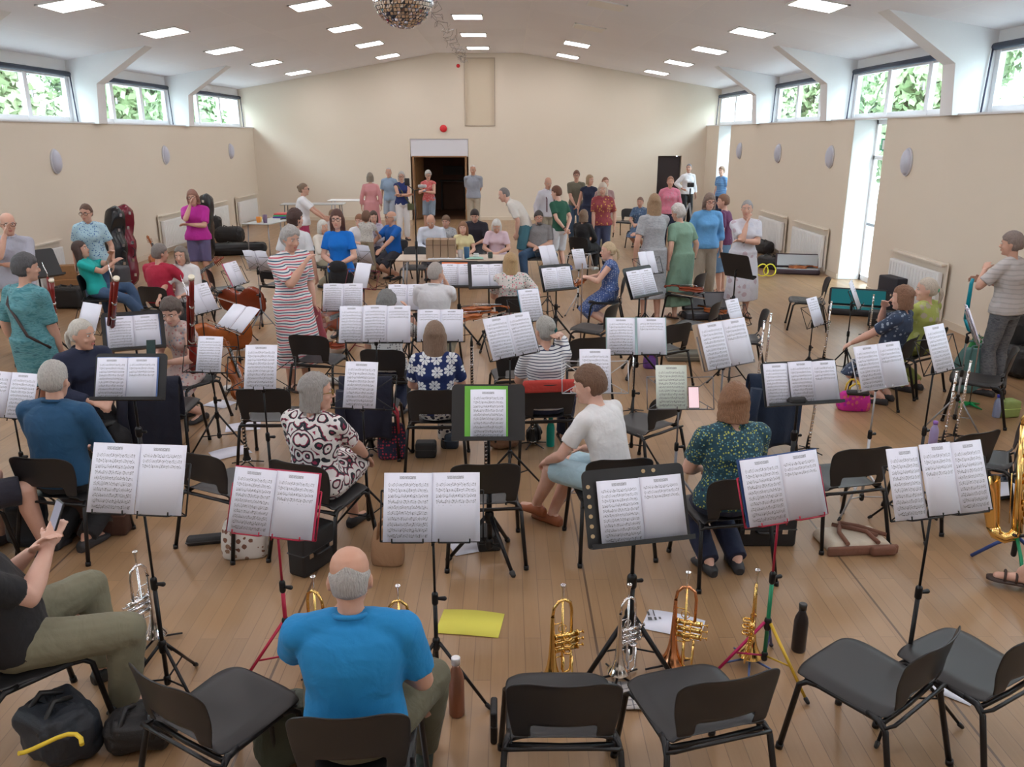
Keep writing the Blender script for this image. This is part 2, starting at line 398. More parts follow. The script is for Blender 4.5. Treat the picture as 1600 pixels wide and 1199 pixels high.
# windows (frames, panes, blind tubes)
def glass():
    t = NT('window_glass'); n = t.t.nodes; n.remove(t.b)
    tr = t.n('BsdfTransparent', {0: (.93, .97, .95, 1)}); gl = t.n('BsdfGlossy', {'Color': (1, 1, 1, 1), 'Roughness': .02})
    mx = t.n('MixShader', {0: .06, 1: tr, 2: gl}); t.t.links.new(mx, n['Material Output'].inputs[0]); return t.m
GLASS = glass(); UPVC = mat('white_frame', (.85, .85, .88), .35)
bays = [(y+.33, y2) for y, y2 in zip(FY, FY[1:]+[YB])]
wi = 1
def window(side, y0, y1, z0, z1, nm, blind=True):
    global wi
    x = WR if side == 'right' else WL; s = 1 if side == 'right' else -1
    fr = MB(); th = .07
    fr.box((x, (y0+y1)/2, z0+.05), (th, y1-y0, .10)); fr.box((x, (y0+y1)/2, z1-.05), (th, y1-y0, .10))
    for k in range(nm+1):
        yy = y0+(y1-y0)*k/nm; wd = .13 if 0 < k < nm else .10
        fr.box((x-s*.005, min(max(yy, y0+.05), y1-.05), (z0+z1)/2), (th+.01, wd, z1-z0-.001))
    o = struct('window_%d' % wi, fr, UPVC, .004)
    g = MB(); g.box((x+s*.005, (y0+y1)/2, (z0+z1)/2), (.006, y1-y0-.1, z1-z0-.1)); g.build('window_pane', GLASS, o)
    h = MB()
    for k in range(nm):
        yy = y0+(y1-y0)*(k+.08)/nm; h.box((x-s*.05, yy+.03, z0+.45), (.03, .03, .12)); h.box((x-s*.075, yy+.05, z0+.45), (.012, .09, .018))
    h.build('window_handle', WHITE, o)
    if z1 < zceil(x)-.02:
        t = MB(); t.box((x, (y0+y1)/2, (z1+zceil(x))/2+.02), (.08, y1-y0, zceil(x)-z1+.04)); t.build('window_head', WHT, o)
    if blind:
        b = MB(); b.cyl((x-s*.09, y0+.03, z1-.03), (x-s*.09, y1-.03, z1-.03), .045, seg=14)
        for k in range(1, nm): yy = y0+(y1-y0)*k/nm; b.box((x-s*.07, yy, z1-.02), (.06, .03, .1), 1)
        tag(b.build('roller_blind', [mat('blind_navy', (.03, .04, .07), .6), WHITE]), 'rolled dark blind above the %s high window, %s from the end wall' % (side, ['farthest', 'fifth', 'fourth', 'third', 'second', 'closest'][(wi-1)//2]), 'blind', 'rolled dark blinds above the high windows')
        c = MB(); c.cyl((x-s*.12, y1-.05, z1-.03), (x-s*.15, y1-.04, z0+.0), .012, seg=6); c.build('blind_cord', mat('cord', (.05, .05, .09), .6), o)
    wi += 1
for (a, b) in bays:
    window('left', a, b, ZL+.02, 3.62, 3); window('right', a, b, ZR+.02, 3.66, 3)
# glazed doors in right openings
for a, b in gaps:
    ln = MB()
    for yy in (a+.006, b-.006): ln.box(((XR+WR)/2+.0, yy, ZR/2), (WR-XR-.02, .012, ZR-.01))
    struct('trim_%d' % i, ln, WHT); i += 1
for (a, b) in gaps:
    fr = MB(); x = WR+.02
    fr.box((x, a+.04, 1.39), (.06, .08, 2.78)); fr.box((x, b-.04, 1.39), (.06, .08, 2.78)); fr.box((x, (a+b)/2, .05), (.06, b-a, .1)); fr.box((x, (a+b)/2, 2.74), (.06, b-a, .08)); fr.box((x, (a+b)/2, 2.15), (.06, b-a, .07)); fr.box((x, a+.62, 1.1), (.06, .06, 2.1))
    o = struct('window_%d' % wi, fr, UPVC, .004); wi += 1
    g = MB(); g.box((x, (a+b)/2, 1.4), (.006, b-a-.1, 2.6)); g.build('window_pane', GLASS, o)
    h = MB(); h.box((x-.06, (a+b)/2-.05, 1.02), (.05, b-a-.3, .05)); h.build('push_bar', mat('grey_metal', (.35, .36, .4), .35, .8), o)
e = MB(); e.box((WR-.03, 14.55, 2.37), (.02, .42, .2)); e.box((WR-.042, 14.64, 2.37), (.004, .10, .15), 1)
e.box((WR-.045, 14.44, 2.37), (.004, .12, .025), 1); e.cyl((WR-.045, 14.47, 2.43), (WR-.040, 14.47, 2.43), .018, m=1); e.box((WR-.045, 14.47, 2.35), (.004, .03, .08), 1); e.box((WR-.045, 14.40, 2.31), (.004, .03, .05), 1)
tag(e.build('exit_sign', [mat('sign_green', (.02, .38, .17), .4), mat('sign_white', (.85, .9, .87), .4)]), 'green and white running-man exit sign in the glazed side door', 'sign')
# ---- ceiling panel lights
def lampmat(st, c=(1, .965, .985)):
    t = NT('lamp_panel'); t.base((.9, .9, .9), .5); t.set(t.b.inputs['Emission Color'], c); t.set(t.b.inputs['Emission Strength'], st); return t.m
LON = lampmat(LAMP); LOFF = mat('lamp_off', (.80, .76, .72), .4)
rows = [(-5.0, 'left outer'), (-2.5, 'left inner'), (0, 'ridge'), (2.48, 'right inner'), (4.96, 'right outer')]
ys = [24.65, 21.5, 18.35, 15.25, 12.1, 9.0, 5.9, 2.8, -.3]
ords = ['end-wall', 'second', 'third', 'fourth', 'fifth', 'sixth', 'seventh', 'eighth', 'ninth']
for dx, rn in rows:
    for k, y in enumerate(ys):
        x = CX+dx; off = rn == 'right inner' and k in (2, 3)
        ang = 0 if abs(dx) < .1 else math.atan(SL)*(1 if dx < 0 else -1)
        M = Matrix.Rotation(-ang, 3, 'Y')
        r = thing('ceiling_light', ('unlit' if off else 'bright')+' square ceiling panel light, %s of the %s row' % (ords[k], rn), 'ceiling light', (x, y, zceil(x)), 0, 'square panel lights in the ceiling')
        p = MB(); p.box((0, 0, -.012), (.58, .64, .012), M=M); p.build('diffuser', LOFF if off else LON, r)
        q = MB()
        for s_ in (-1, 1): q.box(M @ V((s_*.305, 0, -.009)), (.03, .70, .018), M=M); q.box(M @ V((0, s_*.335, -.009)), (.64, .03, .018), M=M)
        q.build('frame', WHITE, r)
# ---- outside: grass and trees
mb = MB(); mb.box((CX-24, 12, -.2), (32, 70, .1)); mb.box((CX+24, 12, -.2), (32, 70, .1)); struct('ground_outside', mb, mat('paving', (.30, .30, .29), .9, nscale=3, var=.15))
LEAF = []
for c in ((.26, .36, .17), (.20, .31, .14), (.32, .40, .21)):
    t = NT('leaves'); t.base(t.mix(t.noise(t.obj(), 2.5, 2), c, tuple(x*.6 for x in c)), .6)
    LEAF.append(t.m)
def tree(x, y, h, r, label, seed):
    rnd = random.Random(seed); root = thing('tree', label, 'tree', (x, y, -.15), rnd.random()*360)
    t = MB(); t.tube([(0, 0, 0), (.05, 0, h*.35), (0, .1, h*.7)], [.22, .16, .06], 10)
    for k in range(5): a = k*1.3; t.tube([(0, 0, h*.35+k*.25), (math.cos(a)*r*.6, math.sin(a)*r*.6, h*.5+k*.4)], [.07, .02], 6)
    t.build('trunk', mat('bark', (.12, .09, .06), .9, nscale=9, var=.3), root)
    m = MB(); blobs = [(V((rnd.uniform(-.6, .6)*r, rnd.uniform(-.6, .6)*r, h*rnd.uniform(.35, .9))), r*rnd.uniform(.35, .55)) for _ in range(11)]
    for c, br in blobs:
        for _ in range(620):
            d = V((rnd.gauss(0, 1), rnd.gauss(0, 1), rnd.gauss(0, 1))).normalized(); p = c+d*br*rnd.uniform(.65, 1.05)
            u = V((rnd.gauss(0, 1), rnd.gauss(0, 1), rnd.gauss(0, 1))).normalized(); w_ = u.cross(d).normalized() if abs(u.dot(d)) < .98 else V((1, 0, 0)); s_ = rnd.uniform(.12, .24)
            k = m.add([p-u*s_, p+w_*s_*.6, p+u*s_, p-w_*s_*.6]); m.face((k, k+1, k+2, k+3), 0, False)
    f = m.build('foliage', LEAF[seed % 3], root); f['kind'] = 'stuff'
k = 0
for sgn, base in ((-1, WL), (1, WR)):
    for yy in (4, 9.5, 15, 20.5, 26, 33, 41):
        k += 1
        if sgn < 0: lab = 'leafy green tree outside the left windows, %s from the stage end' % (['nearest', 'second', 'third', 'fourth', 'fifth', 'sixth', 'farthest'][k-1])
        else: lab = 'leafy green tree outside the right windows, %s from the stage end' % (['nearest', 'second', 'third', 'fourth', 'fifth', 'sixth', 'farthest'][k-8])
        tree(base+sgn*random.uniform(6.5, 9), yy, random.uniform(6.0, 7.5), random.uniform(2.2, 2.6), lab, k)
# ---- radiators, wall lamps, bells, disco ball
def radiator(side, y0, y1, label):
    s = 1 if side == 'right' else -1; x = (XR if s > 0 else XL)-s*.10
    r = thing('radiator', label, 'radiator', (x, (y0+y1)/2, 0), 0, 'white panel radiators along the side walls')
    L = y1-y0
    a = MB(); a.rbox((-s*.0, 0, .42), (.07, L, .60), .012); a.build('panel', WHITE, r)
    b = MB()
    n = int(L/.09)
    for k in range(n): b.box((-s*.038, -L/2+.06+k*(L-.12)/max(n-1, 1), .42), (.006, .02, .52))
    b.build('rib', WHITE, r)['kind'] = 'stuff'
    c = MB(); c.box((s*.02, 0, .83), (.10, L+.1, .02)); c.box((s*.055, 0, .46), (.012, L+.16, .80)); c.build('backing_board', mat('board_cream', (.74, .66, .56), .6), r)
    d = MB(); d.cyl((0, -L/2+.05, 0), (0, -L/2+.05, .15), .01); d.cyl((0, L/2-.05, 0), (0, L/2-.05, .15), .01); d.build('pipe', WHITE, r)
for y0, y1, lb in ((23.9, 25.6, 'white radiator on the left wall next to the far corner'), (21.3, 22.9, 'white radiator on the left wall, second from the far corner'), (18.5, 20.1, 'white radiator on the left wall behind the magenta-shirted woman'), (15.2, 16.9, 'white radiator on the left wall behind the cello cases'), (12.4, 14.2, 'white radiator on left wall behind the turquoise-shirted woman')): radiator('left', y0, y1, lb)
for y0, y1, lb in ((18.1, 19.8, 'white radiator on the right wall, farthest, behind the woman in white dress'), (15.7, 17.4, 'white radiator on the right wall above the open violin case'), (11.3, 12.8, 'white radiator on the right wall just past the bright glazed door'), (8.2, 9.9, 'white radiator on the right wall behind woman in grey trousers')): radiator('right', y0, y1, lb)
def walllamp(side, y, z, label):
    s = 1 if side == 'right' else -1; x = XR if s > 0 else XL
    r = thing('wall_light', label, 'wall light', (x, y, z), 0, 'oval bulkhead wall lights')
    a = MB(); a.ell((-s*.03, 0, 0), (.075, .13, .19)); a.build('diffuser', mat('lamp_grey', (.55, .56, .66), .35), r)
    b = MB(); b.lathe([(.145, 0), (.15, .012), (.145, .03)], (0, 0, 0), (-s, 0, 0), 24)
    for i_ in range(len(b.v)): b.v[i_].z *= 1.4
    b.build('base_ring', mat('lamp_rim', (.62, .62, .68), .4), r)
for y, lb in ((14.6, 'nearest'), (19.3, 'middle'), (23.9, 'farthest')): walllamp('left', y, 2.1, 'grey oval wall light, %s of three on the left wall' % lb)
for y, lb in ((12.9, 'nearest of four'), (16.0, 'second of four'), (19.1, 'third of four'), (22.3, 'farthest of four')): walllamp('right', y, 2.14, 'grey oval wall light, %s on the right wall' % lb)
RED = mat('alarm_red', (.65, .02, .03), .35)
a = MB(); p = atY(693, 201, YB); a.lathe([(.10, 0), (.11, .03), (.09, .06), (.03, .075)], p, (0, -1, 0), 20); tag(a.build('fire_alarm', RED), 'round red fire alarm bell above the open doorway', 'alarm')
a = MB(); p = atY(716, 103, YB); a.lathe([(.05, 0), (.055, .03), (.03, .06)], p, (0, -1, 0), 16); tag(a.build('fire_alarm', RED), 'small red alarm beacon high beside the wall hatch', 'alarm')
# disco ball
dc = ptD(630, -6, 5.47); Rr = .2
r = thing('disco_ball', 'mirrored disco ball hanging from the ceiling near the camera', 'disco ball', dc)
def mirror():
    t = NT('mirror_tiles'); t.base((.85, .85, .88), .06, 1)
    cc = t.n('TexVoronoi', {'Vector': t.obj(), 'Scale': 1.0}, out=1)
    g = t.n('NewGeometry', out=5) if False else None
    return t.m
m = MB(); nv = 26
for i_ in range(nv):
    th0 = -PI/2+PI*i_/nv; th1 = th0+PI/nv; tm = (th0+th1)/2; nu = max(4, int(2*nv*math.cos(tm)))
    for j in range(nu):
        a0 = 2*PI*j/nu; a1 = 2*PI*(j+1)/nu; g = .08
        aa = a0+(a1-a0)*g; ab = a1-(a1-a0)*g; ta = th0+(th1-th0)*g; tb = th1-(th1-th0)*g
        P = [V((math.cos(t_)*math.cos(a_), math.cos(t_)*math.sin(a_), math.sin(t_)))*Rr for t_, a_ in ((ta, aa), (ta, ab), (tb, ab), (tb, aa))]
        n_ = (P[0]+P[2]).normalized(); jit = V((random.gauss(0, 1), random.gauss(0, 1), random.gauss(0, 1)))*.0012
        P = [q+jit*(1 if kk % 2 else -1)*1.0 for kk, q in enumerate(P)]
        k = m.add(P); m.face((k, k+1, k+2, k+3), 0, False)
m.build('mirror_tiles', mirror(), r)
c = MB(); c.ell((0, 0, 0), (Rr*.975,)*3, nu=24, nv=16); c.build('core', mat('ball_core', (.06, .06, .08), .4), r)
c = MB(); c.cyl((0, 0, Rr), (0, 0, Rr+.05), .02); c.cyl((0, 0, Rr+.05), (0, 0, zceil(dc.x)-dc.z), .004, seg=6); c.build('hanger', CHROME, r)
# garland wire hanging under the ridge
g = MB(); rnd = random.Random(3); pts = []
for k in range(120):
    y = 10+15.5*k/119; pts.append(V((-1.22+.12*math.sin(k*.9)+rnd.uniform(-.05, .05), y, ZC-.25-.10*abs(math.sin(k*.35))+rnd.uniform(-.05, .05))))
g.tube(pts, .003, 5)
for k in range(0, 120, 3):
    p = pts[k]; g.tube([p, p+V((rnd.uniform(-.06, .06), .03, -.08)), p+V((rnd.uniform(-.1, .1), .06, -.02))], .0025, 4)
for k in (0, 40, 80, 119): g.cyl(pts[k], (pts[k].x, pts[k].y, ZC), .003, seg=4)
tag(g.build('wire_garland', mat('garland', (.13, .11, .12), .5, .4)), 'tangled dark wire garland hung along the ceiling ridge', 'garland')
# ================================================================ people
def ik(a, t, l1, l2, pole):
    d = t-a; L = d.length; m = (l1+l2)*.998
    if L > m: t = a+d*(m/L); d = t-a; L = m
    L = max(L, abs(l1-l2)+.02); dn = d.normalized()
    x = (l1*l1-l2*l2+L*L)/(2*L); h = math.sqrt(max(l1*l1-x*x, 0))
    p = pole-dn*pole.dot(dn)
    p = p.normalized() if p.length > 1e-4 else V((0, 1, 0))
    return a+dn*x+p*h, t
HANDS = {  # offsets from hip centre for the RIGHT hand (x mirrored for left), elbow pole
    'side': ((.25, .03, -.06), (.5, -.8, 0)), 'lap': ((.07, .30, .08), (.9, -.5, -.3)), 'front': ((.03, .20, .10), (.9, -.5, -.2)),
    'behind': ((.03, -.17, -.01), (1, -.2, 0)), 'chin': ((.04, .20, .56), (.35, .3, -1)), 'cross': ((-.10, .19, .24), (.8, .2, -.6)),
    'phone': ((.05, .32, .26), (.7, -.3, -.8)), 'hip': ((.17, .05, .10), (1, -.6, 0)), 'knee': ((.15, .42, .04), (.8, -.5, -.3)),
    'head': ((.12, .02, .66), (.9, .5, -.2)), 'reach': ((.2, .45, .10), (.6, -.5, -.5)), 'ear': ((.10, .10, .62), (1, .2, -.6)),
    'down': ((.16, .14, -.12), (.7, -.6, 0)), 'wide': ((.30, .12, .06), (.7, -.8, -.2)), 'back': ((.22, -.1, -.08), (.6, -.8, 0))}
def remesh(o, vox, k=3, disp=0, dsz=.12):
    m = o.modifiers.new('remesh', 'REMESH'); m.mode = 'VOXEL'; m.voxel_size = vox; m.use_smooth_shade = True
    m = o.modifiers.new('smooth', 'SMOOTH'); m.factor = .5; m.iterations = k
    if disp:
        tx = bpy.data.textures.get('folds%g' % dsz) or bpy.data.textures.new('folds%g' % dsz, 'CLOUDS'); tx.noise_scale = dsz
        m = o.modifiers.new('folds', 'DISPLACE'); m.texture = tx; m.strength = disp; m.mid_level = .5; m.texture_coords = 'LOCAL'
def person(px, py, label, h=1.66, y=None, yaw=0, sit=False, lean=4, side=0, twist=0, head=(0, 0, 0), hl='side', hr='side', legs='stand', w=1.0,
           top=((.5, .5, .5),), topk='tee', sleeve=.3, bot=((.05, .06, .1),), botk='trousers', skirt=None, hair='short', hc=(.25, .2, .17), shoes=(.03, .03, .035),
           skin=0, fem=False, glasses=False, seat=.40, hat=None, ex=None, group=None, chair=None, cyaw=None, loc=None, belly=0, hz=None, mask=False):
    s = h/1.7*(.94 if sit and h > 1.5 else 1); w = w*(1.05 if sit and h > 1.5 else 1)
    if y is None and loc is None: pass
    if sit: P = V((0, 0, hz if hz else seat+.105*s))
    else: P = V((0, 0, .93*s)) if not hz else V((0, 0, hz))
    hipP = P.copy()
    Rt = Matrix.Rotation(rad(twist), 3, 'Z')
    def Rl(k): return Matrix.Rotation(rad(-lean*k), 3, 'X') @ Matrix.Rotation(rad(side*k), 3, 'Y')
    U0 = Rl(.35) @ V((0, 0, 1)); U1 = Rl(.8) @ V((0, 0, 1)); U2 = Rl(1.1) @ V((0, 0, 1))
    ts = .93*s if sit else s
    W = P+U0*(.15*ts); Ch = W+U1*(.18*ts); Sh = Ch+U2*(.10*ts); Nk = Ch+U2*(.185*ts)
    X0 = V((1, 0, 0)); X2 = Rl(1) @ Rt @ X0; X1 = (X0+X2).normalized()
    def yax(u, x): return u.cross(x).normalized()
    headR = Matrix.Rotation(rad(head[0]+twist), 3, 'Z') @ Matrix.Rotation(rad(-head[1]), 3, 'X') @ Matrix.Rotation(rad(head[2]), 3, 'Y')
    Un = (U2*.6+V((0, 0, 1))*.6).normalized()
    Hb = Nk+Un*((.046 if sit else .056)*s)
    Hc = Hb+headR @ V((0, .022*s, .095*s))
    hs = .98*(.5+.5*h/1.7)   # head scale
    if s < .85: hs = .93
    top_local = Hc+headR @ V((0, 0, .125*hs))
    # placement
    if loc is None:
        if y is not None: pos = atY(px, py, y); 
        else: pos = at(px, py, top_local.z)
        o = rz(top_local, yaw); L = V((pos.x-o.x, pos.y-o.y, 0))
    else: L = V(loc)
    root = thing('person', label, 'person', L, yaw, group)
    dist = (L-V((0, 0, 0))).length
    vox = .0075 if dist < 6.5 else (.010 if dist < 12 else .013)
    # ---- joints
    bw = w*(.93 if fem else 1.02)
    shx = .163*s*bw
    SL_ = {}; 
    for sg, hn in ((1, hr), (-1, hl)):
        sh = Sh+X2*(sg*shx)+U2*(.016*s)
        if isinstance(hn, str): off, pole = HANDS[hn]
        else: off, pole = hn[0], (hn[1] if len(hn) > 1 else (.7, -.6, -.3))
        fr = P if not isinstance(hn, str) or hn in ('side', 'lap', 'knee', 'front', 'behind', 'hip', 'down', 'wide', 'back', 'reach') else P
        of = V((off[0]*sg, off[1], off[2]))*s
        if isinstance(hn, str) and hn not in ('lap', 'knee', 'side', 'down'):
            of = Rl(.9) @ Rt @ of
        el, wr = ik(sh, fr+of, .285*s, .245*s, V((pole[0]*sg, pole[1], pole[2])))
        SL_[sg] = (sh, el, wr)
    LG = {}
    for sg in (1, -1):
        hp = P+V((sg*.088*s*(1+.15*(w-1)), 0, -.02*s)); fy = 0
        if legs == 'stand': an, pole, fy = V((sg*.10*s, .0, .085*s)), V((0, 1, 0)), -sg*8
        elif legs == 'walk': an, pole = V((sg*.08*s, sg*.14*s, .085*s)), V((0, 1, 0))
        elif legs == 'sit': an, pole = V((sg*.12*s, .44*s, .085*s)), V((sg*.15, .7, 1))
        elif legs == 'knees': an, pole = V((sg*.05*s, .42*s, .085*s)), V((0, .6, 1))
        elif legs == 'wide': an, pole = V((sg*.24*s, .46*s, .085*s)), V((sg*.5, .6, 1))
        elif legs == 'tuck': an, pole = V((sg*.10*s, .20*s, .085*s)), V((sg*.1, .7, 1))
        elif legs in ('cross', 'crossr'):     # one leg over the other
            c = 1 if legs == 'cross' else -1
            if sg == c: an, pole = V((-sg*.16*s, .66*s, .27*s)), V((sg*.25, .3, 1)); hp = hp+V((0, 0, .03))
            else: an, pole = V((sg*.03*s, .48*s, .085*s)), V((0, .7, 1))
        else: an, pole = V(legs[0 if sg > 0 else 1][0])*s, V(legs[0 if sg > 0 else 1][1])
        kn, an = ik(hp, an, .43*s, .405*s, pole)
        LG[sg] = (hp, kn, an, fy)
    fw = .93 if fem else 1.0; hipw = 1.06 if fem else .98
    Yp = V((0, 1, 0))
    def torso(mb, inf=0, lo=-.09, hi=1.0, flare=0):
        y0 = yax(U0, X0); y1 = yax(U1, X1); y2 = yax(U2, X2)
        R = []
        def rg(c, ax, ay, rx, ry, k=0): R.append(mb.ring(c, ax, ay, rx*s*w+inf, ry*s*w+inf, 22))
        if lo < -.05: rg(P-U0*(.09*s), X0, y0, .115*hipw, .085)
        rg(P-U0*(.045*s), X0, y0, .162*hipw+flare, .112+flare)
        rg(P+U0*(.03*s), X0, y0, .166*hipw+flare*.6, .115+belly*.3+flare*.6)
        rg(W-U0*(.03*s)+y1*(belly*.4*s), X0, y0, (.150 if not fem else .142)+belly*.4, .105+belly)
        rg(W+U1*(.04*s)+y1*(belly*.4*s), X1, y1, (.145 if not fem else .132)+belly*.4, .102+belly)
        rg(W+U1*(.11*s)+y1*(belly*.15*s), X1, y1, .152*fw+belly*.2, .108+belly*.5)
        rg(Ch, X2, y2, .162*fw, .115+(.012 if fem else 0))
        rg(Ch+U2*(.06*s), X2, y2, .166*fw, .108)
        rg(Sh+U2*(.010*s)-y2*(.008*s), X2, y2, .158*fw, .088)
        rg(Sh+U2*(.052*s)-y2*(.012*s), X2, y2, .108*fw, .064)
        if hi >= 1: rg(Nk-U2*(.012*s)-y2*(.008*s), X2, y2, .072, .058)
        mb.loft(R)
        if fem:
            for sg in (1, -1): mb.ell(Ch-U2*(.004*s)+X2*(sg*.066*s)+y2*(.072*s*w), ((.056*s*w+inf),)*3)
        for sg in (1, -1):
            sh, el, wr = SL_[sg]
            mb.caps(Sh+X2*(sg*shx*.35)+U2*(.040*s), sh, .050*s*w+inf, .047*s*w+inf*.8)
    def arms(mb, inf=0, frac=1.0, r1=1.0):
        tot = .53
        for sg in (1, -1):
            sh, el, wr = SL_[sg]
            a = [(sh, .049), (sh.lerp(el, .35), .047), (el, .037), (el.lerp(wr, .3), .039), (wr, .026)]
            pts = [sh, sh.lerp(el, .35), el, el.lerp(wr, .3), wr]; rr = [.050*w, .046*w, .038*w, .040*w, .025]
            ts = [0, .19, .54, .68, 1.0]
            mb_p = [pts[0]]; mb_r = [rr[0]*s+inf]
            for i in range(1, 5):
                if ts[i] <= frac+1e-6: mb_p.append(pts[i]); mb_r.append(rr[i]*s+inf*(1+.35*(ts[i])))
                else:
                    k = (frac-ts[i-1])/(ts[i]-ts[i-1]); mb_p.append(pts[i-1].lerp(pts[i], k)); mb_r.append((rr[i-1]*(1-k)+rr[i]*k)*s+inf*1.5); break
            for i in range(len(mb_p)-1): mb.caps(mb_p[i], mb_p[i+1], mb_r[i], mb_r[i+1]) if i < len(mb_p)-2 else mb.tube([mb_p[i], mb_p[i+1]], [mb_r[i], mb_r[i+1]], 14)
            if i < 5 and len(mb_p) > 2: mb.ell(mb_p[-2], (mb_r[-2],)*3)
    # ---- body
    B = MB(); torso(B)
    B.caps(Nk-Un*(.03*s), Hc-headR @ V((0, .012, .05)), .054*s*(.9 if fem else 1), .050*s*(.9 if fem else 1))
    arms(B)
    fr = max(.0080, vox*.80)
    for sg in (1, -1):
        sh, el, wr = SL_[sg]
        d = (wr-el).normalized(); inn = (V((-sg, .2, 0)) if not sit else V((-sg*.5, 0, -1)))
        nrm = (inn-d*inn.dot(d)); nrm = nrm.normalized() if nrm.length > .1 else V((0, 0, -1)); sd = d.cross(nrm)*sg
        if sd.z < -.2 and not sit: sd = -sd
        sp = .0195*s
        M = Matrix((sd, nrm, d)).transposed()
        B.ell(wr+d*(.045*s), (.040*s, .016*s, .055*s), M=M)
        for k in range(4):
            q = (k-1.5); bs = wr+d*(.085*s)+sd*(q*sp); ln = (.068, .078, .072, .056)[k if sd.dot(V((0, 1, 0))) < 0 else 3-k]*s
            m1 = bs+(d+nrm*.30+sd*(q*.03)).normalized()*ln*.5; m2 = m1+(d*.7+nrm*.8-sd*(q*.02)).normalized()*ln*.5
            B.caps(bs-d*.01, m1, fr*1.06, fr, 8); B.caps(m1, m2, fr, fr*.85, 8)
        t0 = wr+d*(.025*s)+sd*(.03*s); t1 = t0+(d*.85+sd*.5+nrm*.35).normalized()*(.042*s); B.caps(t0, t1, fr*1.35, fr*1.15, 8); B.caps(t1, t1+(d+sd*.2+nrm*.3).normalized()*(.03*s), fr*1.15, fr, 8)
        hp, kn, an, fy = LG[sg]
        B.caps(hp, kn, .084*s*w, .054*s*w, 14); cb = V((kn-hp).cross(V((1, 0, 0)))); 
        bk = (hp-kn).normalized(); sd2 = (an-kn).normalized(); bk = (bk-sd2*bk.dot(sd2)); bk = bk.normalized() if bk.length > .05 else V((0, -1, 0))
        if legs in ('stand', 'walk'): bk = V((0, -1, 0))
        B.caps(kn, kn.lerp(an, .33)+bk*.016, .053*s*w, .056*s*w, 14); B.caps(kn.lerp(an, .33)+bk*.016, an, .056*s*w, .036*s, 14)
        LG[sg] = (hp, kn, an, fy)
        fd = rz((0, 1, 0), fy)
        if an.z > .2*s: fd = (fd*.8+V((0, 0, -.45))).normalized()
        B.caps(an-fd*.02-V((0, 0, .035)), an+fd*(.13*s)-V((0, 0, .055*s)), .034*s, .024*s, 12)
    # head
    def HP(v): return Hc+headR @ (V(v)*hs)
    prof = [(-.118, .020, .018, .052), (-.108, .036, .034, .046), (-.085, .050, .056, .030), (-.05, .061, .078, .014), (-.015, .067, .088, .006), (.02, .071, .094, .0), (.055, .072, .095, -.004), (.085, .063, .082, -.006), (.108, .042, .055, -.006), (.120, .014, .018, -.006)]
    B.loft([[HP((rx*math.cos(a), cy+ry*math.sin(a), z)) for a in [2*PI*j/20 for j in range(20)]] for z, rx, ry, cy in prof])
    B.caps(HP((0, .085, .012)), HP((0, .112, -.028)), .008*hs, .013*hs, 10); B.ell(HP((0, .104, -.033)), (.017*hs, .011*hs, .009*hs), M=headR)
    B.ell(HP((0, .078, .028)), (.052*hs, .018*hs, .010*hs), M=headR)
    B.ell(HP((0, .082, -.062)), (.026*hs, .014*hs, .012*hs), M=headR); B.ell(HP((0, .078, -.100)), (.02*hs, .016*hs, .014*hs), M=headR)
    for sg in (1, -1):
        B.ell(HP((sg*.074, -.008, -.008)), (.010*hs, .019*hs, .031*hs), M=headR @ Matrix.Rotation(rad(sg*18), 3, 'Z')); B.ell(HP((sg*.040, .066, -.035)), (.022*hs, .018*hs, .02*hs), M=headR)
    b = B.build('body', skinmat(skin), root); remesh(b, vox, 2)
    # eyes, brows, lips
    if True:
        for sg in (1, -1):
            e = MB(); e.ell(HP((sg*.031, .083, .006)), (.0125*hs, .008*hs, .0075*hs), M=headR, nu=10, nv=7); e.ell(HP((sg*.031, .0895, .006)), (.0055*hs, .003*hs, .0055*hs), 1, M=headR, nu=8, nv=6); e.build('eye', [mat('eye_white', (.75, .72, .70), .3), mat('iris', (.05, .035, .03), .2)], root)
            e = MB(); e.caps(HP((sg*.014, .093, .026)), HP((sg*.046, .083, .028)), .0045*hs, .003*hs, 8); e.build('eyebrow', hairmat(tuple(x*.6 for x in hc)), root)
        e = MB(); e.ell(HP((0, .095, -.060)), (.021*hs, .006*hs, .0045*hs), M=headR); e.ell(HP((0, .094, -.067)), (.018*hs, .006*hs, .005*hs), M=headR); e.build('lips', mat('lips', (.50, .18, .16), .45), root)
    if glasses:
        g = MB(); c = (.03, .02, .02) if glasses is True else glasses
        for sg in (1, -1):
            g.tube([HP((sg*.033+.025*math.cos(a), .101, .004+.019*math.sin(a))) for a in [2*PI*k/14 for k in range(15)]], .0028, 6)
            g.tube([HP((sg*.058, .099, .01)), HP((sg*.078, .05, .01)), HP((sg*.080, -.01, .008))], .0026, 6)
        g.tube([HP((-.009, .103, .008)), HP((.009, .103, .008))], .0026, 6)
        g.build('glasses', mat('glasses', c, .25), root)
